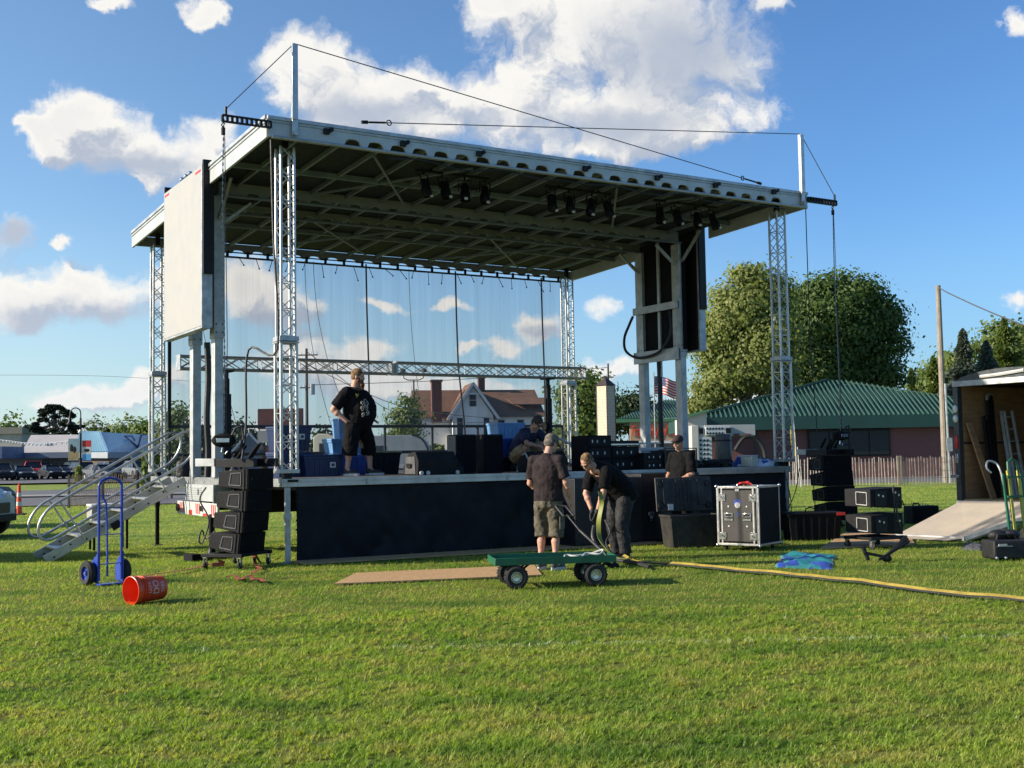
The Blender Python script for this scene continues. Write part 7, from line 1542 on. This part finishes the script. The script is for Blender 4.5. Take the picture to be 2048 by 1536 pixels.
MB().tube((0,0,0),(0,0,Z),.12,8,.08).build('post', wood2, lp); k = MB(); k.pipe([(-1.1,0,Z+.9),(-1.0,0,Z+.2),(-.6,0,Z),(.6,0,Z),(1.0,0,Z+.2),(1.1,0,Z+.9)], .06, 6); k.build('bracket', wood2, lp)
for s_ in (-1,1): MB().tube((s_*1.1,0,Z+.8),(s_*1.1,0,Z+1.15),.28,10).build('lamp', wood2, lp)
# street lamp with two banners
sl = thing('street_lamp', 'black arched street lamp with hanging shade and two banners at the left', 'street lamp', (px2(161,900,100)[0], 100, -.15)); zz = lambda v: px2(161, v, 100)[1]+.15
MB().tube((0,0,0),(0,0,zz(836)),.12,8,.09).build('post', 'black', sl); k = MB(); k.pipe([(0,0,zz(850))]+[(-.45+.45*math.cos(a),0,zz(826)+.45*math.sin(a)) for a in np.linspace(0,PI,8)]+[(-.92,0,zz(832))], .05, 6); k.build('arm', 'black', sl)
k = MB(); k.lathe([(.05,.0),(.10,-.1),(.13,-.45),(.32,-.75),(.30,-.78),(0,-.7)], 14, 'Z', (-.92,0,zz(831))); k.build('lamp_shade', 'black', sl)
k = MB(); k.box(-1.05,-.15,-.02,.02,zz(921),zz(877)); bn = k.build('banner', mat('banner_sky', (.22,.33,.38), .8, 0, .1, 1), sl); MB().box(-1.04,-.16,-.03,-.021,zz(920),zz(903)).build('banner_field', mat('banner_ochre', (.35,.27,.13), .8, 0, .15, 2), bn)
k = MB(); k.ell((-.75,-.026,zz(897)), (.16,.008,.30)); k.ell((-.5,-.026,zz(900)), (.14,.008,.32)); k.ell((-.78,-.026,zz(891)), (.10,.008,.12)); k.each('silhouette', 'black', bn)
k = MB(); k.box(.14,.92,-.02,.02,zz(894),zz(881)); b2 = k.build('banner', 'red', sl); MB().box(.14,.92,-.02,.02,zz(908),zz(894.2)).build('banner_middle', 'white', b2); MB().box(.14,.92,-.02,.02,zz(921),zz(908.2)).build('banner_bottom', mat('banner_blue', (.12,.38,.70), .8, 0, .05, 1), b2)
MB().ell((.55,-.022,zz(901)), (.25,.006,.14)).build('banner_emblem', 'black', b2); MB().tube((-.1,-.05,zz(866)),(.05,-.05,zz(860)),.14,8).build('camera_box', 'white', sl)
# flag
fl_ = thing('flag', 'striped American flag flying from a pole between the right columns', 'flag', (px2(1311,900,88)[0], 88, 0)); Z = px2(1311,752,88)[1]; MB().tube((0,0,0),(0,0,Z+.3),.05,8).build('flagpole', 'galv', fl_)
fw_, fh_ = 2.15, 1.35; nx_, nz_ = 30, 13
def fp(i, j): x = i/nx_*fw_; dz = -.22*x+.10*math.sin(x*3.0); return (.06+x*.97, .16*math.sin(x*4.5+j*.05), Z-.02-j/nz_*fh_+dz*.9)
def fmesh(i0, i1, j0, j1, off=0): 
    vs = [(fp(i,j)[0], fp(i,j)[1]-off, fp(i,j)[2]) for i in range(i0,i1+1) for j in range(j0,j1+1)]; n = j1-j0+1; return vs, [(a*n+c,(a+1)*n+c,(a+1)*n+c+1,a*n+c+1) for a in range(i1-i0) for c in range(j1-j0)]
mw_ = MB(); mr_ = MB()
for j in range(13): (mr_ if j % 2 == 0 else mw_).add(*fmesh(0 if j > 6 else 12, nx_, j, j+1))
cl_ = mr_.build('red_stripes', mat('flag_red', (.50,.03,.03), .7, 0, .05, 2), fl_, smooth=60); mw_.build('white_stripes', mat('flag_white', (.75,.73,.70), .7, 0, .05, 2), fl_, smooth=60); c = MB().add(*fmesh(0,12,0,7)); cn_ = c.build('canton', mat('flag_navy', (.02,.03,.14), .7, 0, .05, 2), fl_, smooth=60)
st_ = MB()
for i in range(1,12,2):
    for j in range(1,7,1): a = fp(i,j); st_.cbox((a[0]+(.05 if j%2 else 0),a[1]-.012,a[2]), (.06,.01,.06), 0, 0, .6)
st_.build('stars', mat('flag_white', (0,0,0)), cn_)
# yellow feather banner
yf = thing('feather_banner', 'tall yellow feather banner on a thin pole behind the front right post', 'banner', G(1594,972)); k = MB(); P_ = [(0,0,0),(0,0,1.2),(-.02,0,2.2),(-.08,0,3.1)]; k.pipe(P_, .022, 6); k.build('pole', 'white', yf)
k = MB(); vs = []
for i in range(13): z = 1.30+1.85*i/12; w_ = .17*math.sin(PI*min(1,(i+1.5)/13))**.6; vs += [(-.03-.05*i/12,0.02*math.sin(i),z),(-.03-.05*i/12-w_,.03*math.sin(i+1),z-.02),(-.03-.05*i/12,0.02*math.sin(i)+.006,z),(-.03-.05*i/12-w_,.03*math.sin(i+1)+.006,z-.02)]
k.add(vs, [(4*i,4*i+4,4*i+5,4*i+1) for i in range(12)]+[(4*i+2,4*i+3,4*i+7,4*i+6) for i in range(12)]+[(4*i+1,4*i+5,4*i+7,4*i+3) for i in range(12)]); k.build('cloth', 'yel', yf); MB().cbox((-.10,-.03,2.45),(.06,.006,.14)).build('mark', 'black', yf)
k = thing('sign_stake', 'thin white stake beside the yellow banner', 'stake', G(1602,974)); MB().tube((0,0,0),(-.1,0,1.7),.02,6).build('stake', 'white', k)
# ------------------------------------------------------------------ snow fences
def snowfence(label, pts, spacing, h=1.2, lean=0., m1=(.50,.36,.27), seed=1):
    r_ = thing('snow_fence', label, 'fence', pts[0], 0, 'slatted snow fences'); rg = random.Random(seed); b = MB(); o = Vector(pts[0]); P_ = [Vector(p)-o for p in pts]; wr = MB()
    for a, c in zip(P_[:-1], P_[1:]):
        n = max(1, int((c-a).length/spacing)); d = (c-a).normalized()
        for i in range(n):
            p = a.lerp(c, (i+.5)/n); l_ = lean+rg.uniform(-.025,.025); b.bar(p+Vector((0,0,.02)), p+d*l_*h+Vector((rg.uniform(-.02,.02),rg.uniform(-.02,.02),h*rg.uniform(.95,1.03))), .034, .010, tuple(Vector((d.y,-d.x,0))))
        for z in (.3,.6,.95): wr.tube(a+Vector((lean*z,.02,z)), c+Vector((lean*z,.02,z)), .008, 4)
        for t in (0.02,.98):
            p = a.lerp(c, t); MB().bar(p, p+Vector((0,0,1.25)), .07, .07).build('post', wood2 if seed == 1 else wood, r_)
    b.build('slats', mat('slat_%d' % seed, m1, .85, 0, .25, 4), r_); wr.build('wires', 'wire', r_)
snowfence('weathered slatted snow fence before the green-roofed building', [G(1560,973), G(1672,972.5), G(1800,971), G(1960,968)], .125, 1.2, .0, (.50,.43,.38), 2)
snowfence('leaning brown slatted snow fence behind the blue hand truck and stairs', [G(136,1016), G(205,1006), G(275,1000), G(345,998)], .16, 1.25, .28, (.38,.26,.15), 1)
# ------------------------------------------------------------------ vehicles
gl = mat('car_glass', (.012,.015,.02), .22, 0, .0, .3, 0, 60, .45)
def car(label, loc, rz, kind, col, group='cars parked in the lot', det=False, name='parked_car'):
    cat = {'pickup':'pickup truck','suv':'car','sedan':'car'}[kind]; r_ = thing(name, label, cat, loc, rz, group); m = mat('car_%s_%s' % (kind, '_'.join(str(int(c*100)) for c in col)), col, .45, .1, .04, 1, 0, 60, .35)
    L_, W_, H_ = {'sedan':(4.7,1.8,1.42),'suv':(4.7,1.85,1.72),'pickup':(5.6,1.95,1.88)}[kind]; hl = L_/2
    belt = {'sedan':.92,'suv':1.05,'pickup':1.15}[kind]
    if kind == 'sedan': prof = [(-hl,.32),(-hl,.78),(-hl+.15,.98),(-hl+.9,1.0),(hl-1.5,.93),(hl-.35,.80),(hl,.62),(hl,.30)]; cab = [(-hl+.6,.96),(hl-1.25,.92),(hl-2.1,1.38),(-hl+1.45,1.40)]
    elif kind == 'suv': prof = [(-hl,.40),(-hl,1.0),(-hl+.06,1.08),(hl-1.35,1.08),(hl-.3,1.0),(hl-.02,.82),(hl,.40)]; cab = [(-hl+.08,1.06),(hl-1.1,1.06),(hl-1.9,1.66),(-hl+.35,1.68)]
    else: prof = [(-hl,.50),(-hl,1.12),(-hl+2.0,1.12),(-hl+2.05,1.12),(hl-1.45,1.14),(hl-.2,1.06),(hl,.88),(hl,.45)]; cab = [(-hl+1.75,1.12),(hl-1.3,1.12),(hl-1.95,1.82),(-hl+2.1,1.84)]
    wr = {'sedan':.32,'suv':.37,'pickup':.40}[kind]; ax_ = (hl-(.45 if det else .85), -hl+.95)
    # lower body with wheel arches cut into the side outline
    low = []
    for xc in sorted(ax_): low += [(xc+(wr+.07)*math.cos(a), max(.3, wr+(wr+.07)*math.sin(a))) for a in np.linspace(PI, 0, 9)]
    poly = [prof[0]]+low[:]+[prof[-1]]; poly = [(-hl,prof[0][1])]+low+[(hl,prof[-1][1])]+prof[::-1][1:-1]+[]
    b = MB(); n = len(poly); y0, y1 = -W_/2, W_/2; b.add([(p[0],y0+(.05 if p[1] > belt else 0),p[1]) for p in poly]+[(p[0],y1-(.05 if p[1] > belt else 0),p[1]) for p in poly], [(i,(i+1)%n,n+(i+1)%n,n+i) for i in range(n)]+[tuple(range(n))[::-1],tuple(range(n,2*n))]); bd = b.build('body', m, r_, .05 if det else .03, 40, 3)
    g_ = MB(); v = [(x,y,z) for s_ in (-1,1) for (x,z),y in zip(cab, [s_*(W_/2-.06)]*2+[s_*(W_/2-.26)]*2)]; g_.add(v, [(0,1,2,3),(7,6,5,4),(0,4,5,1),(1,5,6,2),(3,2,6,7),(0,3,7,4)]); g_.build('windows', gl, r_, .03)
    t_ = MB(); (xa,za),(xb,zb_) = cab[3], cab[2]; t_.box(xa-.03,xb+.04,-W_/2+.24,W_/2-.24,max(za,zb_)-.035,max(za,zb_)+.035)
    for s_ in (-1,1):
        for i, j_ in ((1,2),(0,3)): t_.bar((cab[i][0],s_*(W_/2-.06),cab[i][1]),(cab[j_][0],s_*(W_/2-.255),cab[j_][1]),.06,.06)
        xm = (cab[0][0]+cab[1][0])/2; t_.bar((xm,s_*(W_/2-.055),cab[0][1]),(xm-.05,s_*(W_/2-.25),cab[3][1]),.07,.05)
    t_.build('roof', m, r_, .015)
    for x in ax_:
        for s_ in (-1,1):
            w_ = MB(); w_.lathe([(wr*.62,-.10),(wr*.93,-.11),(wr,-.08),(wr,.08),(wr*.93,.11),(wr*.62,.10),(wr*.62,-.10)], 24, 'Y', (x,s_*(W_/2-.11),wr)); wo_ = w_.build('tyre', 'tyre', r_)
            k = MB(); k.lathe([(0,-.085),(wr*.15,-.09),(wr*.6,-.06),(wr*.62,-.10),(wr*.62,.10),(wr*.6,.06),(wr*.15,.09),(0,.085)], 20, 'Y', (x,s_*(W_/2-.11),wr))
            if det:
                k = MB(); yy = s_*(W_/2-.03); k.lathe([(wr*.52,-.06),(wr*.62,-.07),(wr*.62,.07),(wr*.52,.06)], 24, 'Y', (x,yy-s_*.02,wr)); k.tube((x,yy-.04,wr),(x,yy+.015*s_,wr),wr*.16,12)
                for q_ in range(5): a = q_*2*PI/5+.3; k.bar((x+.04*math.cos(a),yy-s_*.01,wr+.04*math.sin(a)),(x+wr*.56*math.cos(a),yy-s_*.02,wr+wr*.56*math.sin(a)),.05,.04,(0,1,0))
                MB().lathe([(0,-.01),(wr*.6,-.01),(wr*.6,.01),(0,.01)], 20, 'Y', (x,yy-s_*.06,wr)).build('brake', 'black', wo_)
            k.build('rim', 'chrome', wo_)
    for s_ in (-1,1):
        MB().ell((hl-.10,s_*(W_/2-.28),.72 if kind=='sedan' else .86), (.10,.20,.09), None, 10, 6).build('headlight', mat('lamp_clear', (0,0,0)), r_); MB().box(-hl-.012,-hl+.05,s_*(W_/2-.20)-.12,s_*(W_/2-.20)+.12,.75,.95).build('tail_light', 'red', r_)
        MB().ell((cab[1][0]-.35,s_*(W_/2+.06),belt+.12), (.07,.10,.07), None, 8, 5).build('mirror', m, r_)
    k = MB(); k.box(hl-.05,hl+.03,-.55,.55,.50,.72); k.build('grille', 'black', r_, .01); k = MB(); k.box(hl-.1,hl+.06,-W_/2+.08,W_/2-.08,.32,.47); k.build('bumper', 'black' if kind != 'suv' else 'spk', r_, .02)
    MB().box(-hl+.3,hl-.3,-W_/2+.25,W_/2-.25,.22,.42).build('underbody', 'black', r_)
    return r_
silver = (.46,.52,.58)
p = G(10,1067); car('silver car with alloy wheel cut off by the left edge, parked on the grass', Vector((-14.28, 26.5, -.15)), R(3), 'suv', silver, 'vehicles on the grass at the left', True).scale = (1.08,1.08,1.1)
car('dark green pickup parked behind the silver car at the left edge', Vector((-16.5, 31.2, -.15)), R(-3), 'pickup', (.025,.03,.028), 'vehicles on the grass at the left')
car('dark car standing on the grass just outside the left edge', Vector((-12.4, 20.5, -.15)), R(0), 'suv', (.03,.035,.05), 'vehicles on the grass at the left').scale = (1.2,1.1,1.18)  # unseen car, added and sized for the shadow it throws on the lawn
CR = [(18,122,-35,'sedan',(.03,.05,.11),'dark blue sedan at the far left of the parked row'), (46,117,-30,'sedan',(.03,.035,.045),'dark sedan in front of the red pickup'), (66,126,-40,'pickup',(.42,.03,.035),'red pickup truck parked in the lot'), (104,121,-28,'sedan',(.012,.013,.015),'black car between the red pickup and the lamp post'),
  (132,128,-25,'sedan',(.04,.045,.05),'dark grey car partly behind the lamp post'), (150,134,-30,'suv',(.02,.022,.025),'black car roof just left of the lamp post'), (188,128,-20,'sedan',(.38,.39,.40),'white car behind the stair rails right of the lamp post'), (205,101,-12,'sedan',(.07,.085,.11),'slate blue-grey sedan above the hand truck'),
  (248,118,-160,'pickup',(.03,.035,.05),'dark pickup behind the middle of the stair rails'), (225,132,-20,'suv',(.10,.10,.11),'grey car left of the dark pickup'), (276,112,-30,'suv',(.16,.17,.18),'grey vehicle near the rear left post'), (410,120,-20,'sedan',(.20,.03,.03),'dark red car seen between the left columns'), (455,120,-20,'suv',(.14,.15,.17),'grey car seen behind the left speaker stack')]
CR += [(2,116,-30,'suv',(.02,.025,.03),'black car cut by the left edge at the far end of the parked row'), (86,127,-32,'suv',(.025,.03,.04),'dark car just right of the red pickup cab'), (120,122,-26,'sedan',(.02,.02,.025),'low black sedan left of the two lamp banners'), (168,124,-24,'suv',(.03,.03,.035),'black car directly behind the lamp post')]
for (u, Y, a, kd, cl_, lb) in CR: car(lb, Vector((px2(u,950,Y)[0], Y, 0)), R(a-26 if a > -100 else a), kd, cl_)
# camper trailers
def camper(label, u0, u1, v0, Y, m, rnd=True, stripe=True):
    x0, x1 = px2(u0,900,Y)[0], px2(u1,900,Y)[0]; L_ = x1-x0; H_ = px2(u0,v0,Y)[1]; r_ = thing('camper_trailer', label, 'camper trailer', (x0, Y, 0), 0, 'campers behind the stage')
    poly = [(0,.45),(L_-.1,.45),(L_,.7)]+[(L_-.9+.9*math.cos(a),H_-1.2+1.2*math.sin(a)) for a in np.linspace(0,PI/2,8)]+[(.3,H_),(0,H_-.25)]
    b = MB(); b.prism(poly, 0, 2.2, 'Y'); b.build('shell', m, r_, .03, 40); MB().box(L_*.2,L_*.45,-.02,-.002,H_*.55,H_*.8).build('window', win, r_)
    k = MB(); k.pipe([(x, -.03, z) for x, z in poly[2:11]], .05, 5); k.build('edge_trim', 'black', r_); MB().box(.1,L_-.2,-.012,-.002,.9,.98).build('stripe', 'black', r_)
    for x in (L_*.45,L_*.62): MB().lathe([(0,-.08),(.3,-.08),(.33,0),(.3,.08),(0,.08)], 16, 'Y', (x,.1,.33)).build('wheel', 'tyre', r_)
camper('grey camper trailer with rounded end behind the floor monitor', 700, 858, 872, 62, mat('camper_grey', (.22,.25,.27), .5, .1, .08, .8))
camper('small cream camper behind the blue bins', 627, 684, 868, 80, mat('camper_cream', (.62,.58,.46), .5, 0, .05, .8))
# red signboard
X, Z = px2(560, 817, 82); sg = thing('marquee_sign', 'dark red signboard with grey letter panel behind the front left post', 'sign', (X, 82, 0)); zb_ = px2(560,858,82)[1]; zc = px2(560,884,82)[1]; hw_ = 45*82/F
MB().box(-hw_,hw_,0,.4,zb_,Z).build('board', mat('sign_dark_red', (.11,.025,.02), .6, 0, .3, .6), sg, .02); MB().box(-hw_,hw_,.0,.35,zc,zb_-.08).build('letter_panel', mat('panel_grey', (.30,.31,.31), .6, 0, .1, 1), sg)
for x in (-hw_+.2,hw_-.2): MB().box(x-.1,x+.1,.1,.3,0,zc-.01).build('post', wood2, sg)
MB().box(-hw_+.35,hw_-.3,.15,.25,.4,zc-.2).build('lower_panel', mat('sign_dark_red', (0,0,0)), sg)
# small gabled roof behind the left speakers
ch_ = thing('small_house', 'small grey house with pointed white gable left of the red signboard', 'house', (px2(498,900,115)[0], 115, 0), R(10)); Z = px2(498,868,115)[1]; g_ = MB(); g_.prism([(-1.6,0),(1.6,0),(1.6,2.6),(0,Z),(-1.6,2.6)], 0, 6, 'Y'); g_.build('wall', wgrey, ch_); k = MB(); k.bar((-1.7,-.1,2.4),(0,-.1,Z+.1),.25,.2); k.bar((1.7,-.1,2.4),(0,-.1,Z+.1),.25,.2); k.build('roof_edge', trimw, ch_); MB().tube((0,-.1,Z),(0,-.1,Z+.8),.06,6,.02).build('finial', trimw, ch_)
# white equipment frame behind the right end of the stage
we = thing('stage_wagon', 'white and grey equipment wagon with vents behind the right end of the deck', 'wagon', (px2(1384,900,31)[0], 31, 0)); s = 31/F
zz = lambda v: px2(1440, v, 31)[1]; wm = mat('wagon_grey', (.40,.43,.44), .5, .1, .05, 1); wm2 = mat('wagon_blue_white', (.52,.58,.62), .45, .1, .05, 1)
MB().box(0,14*s,0,.5,.5,zz(850)).build('left_end', 'white', we, .01); MB().box(14*s+.004,26*s,.03,.5,.5,zz(850)-.004).build('corner_post', wm, we)
MB().box(26*s+.002,128*s,.02,.6,zz(872),zz(850)).build('top_beam', wm, we, .01); k = MB(); k.box(28*s,78*s,-.05,.015,zz(870),zz(853)); vt = k.build('vent_panel', wm2, we, .006)
k = MB()
for i in range(6):
    for j in range(2): k.lathe([(0,-.01),(.025,-.01),(.025,0)], 8, 'Y', ((31+i*6)*s,-.052,zz(857+j*9)))
k.each('vent_hole', 'black', vt)
k = MB(); k.box(68*s,78*s,-.06,-.051,zz(867),zz(856)); k.box(16*s,24*s,.01,.028,zz(867),zz(856)); k.each('black_square', 'black', we)
MB().box(14*s,40*s,.02,.5,.5,zz(873)).build('perforated_panel', wm2, we); k = MB()
for i in range(3):
    for j in range(5): k.lathe([(0,-.01),(.03,-.01),(.03,0)], 8, 'Y', ((18+i*7)*s,.015,zz(880+j*9)))
k.each('hole', 'black', we)
for u0 in (84,105): MB().box(u0*s,(u0+12)*s,-.005,.5,zz(873)-.001,zz(868)).build('slot', rdw, we)
for x in (.3,1.4): MB().lathe([(0,-.1),(.28,-.1),(.3,0),(.28,.1),(0,.1)], 16, 'Y', (x,.2,.3)).build('wheel', 'tyre', we)
MB().box(.05,1.65,.1,.5,.35,.499).build('chassis', 'black', we)
k = MB(); k.pipe(smoothpts([P3(1470,900,30),P3(1485,878,30),P3(1500,874,30),P3(1518,882,30),P3(1528,902,30),P3(1530,925,30)]), .05, 6); tag(k.build('arched_hose', 'cable'), 'thick black hose arching behind the tarp heap', 'hose')
# traffic channelizers
def cone(label, loc, h=1.0):
    r_ = thing('traffic_cone', label, 'traffic cone', loc, 0, 'orange traffic cones'); k = MB(); k.lathe([(0,h),(.045,h),(.05,h*.95),(.10,.05)], 18); k.build('tube', 'orange', r_)
    for z0, z1 in ((.60,.74),(.30,.44)): f_ = lambda z: .05+(.95*h-z)/(.9*h)*.05+.003; MB().lathe([(f_(z0*h),z0*h),(f_(z1*h),z1*h)], 18).build('reflective_band', 'white', r_)
    MB().box(-.19,.19,-.19,.19,0,.05).build('base', 'rubber', r_, .01); MB().lathe([(.02,h),(.03,h+.04),(.0,h+.06)], 10).build('handle', 'orange', r_)
cone('tall orange traffic cone with white bands right of the silver car', G(38,1030), 1.0)
cone('orange traffic cone behind the snow fence near the rear left post', G(276,978), .95)
for k_, (u, v) in enumerate(((1520,985),(1545,978))): pass
print('objects', len(bpy.data.objects))
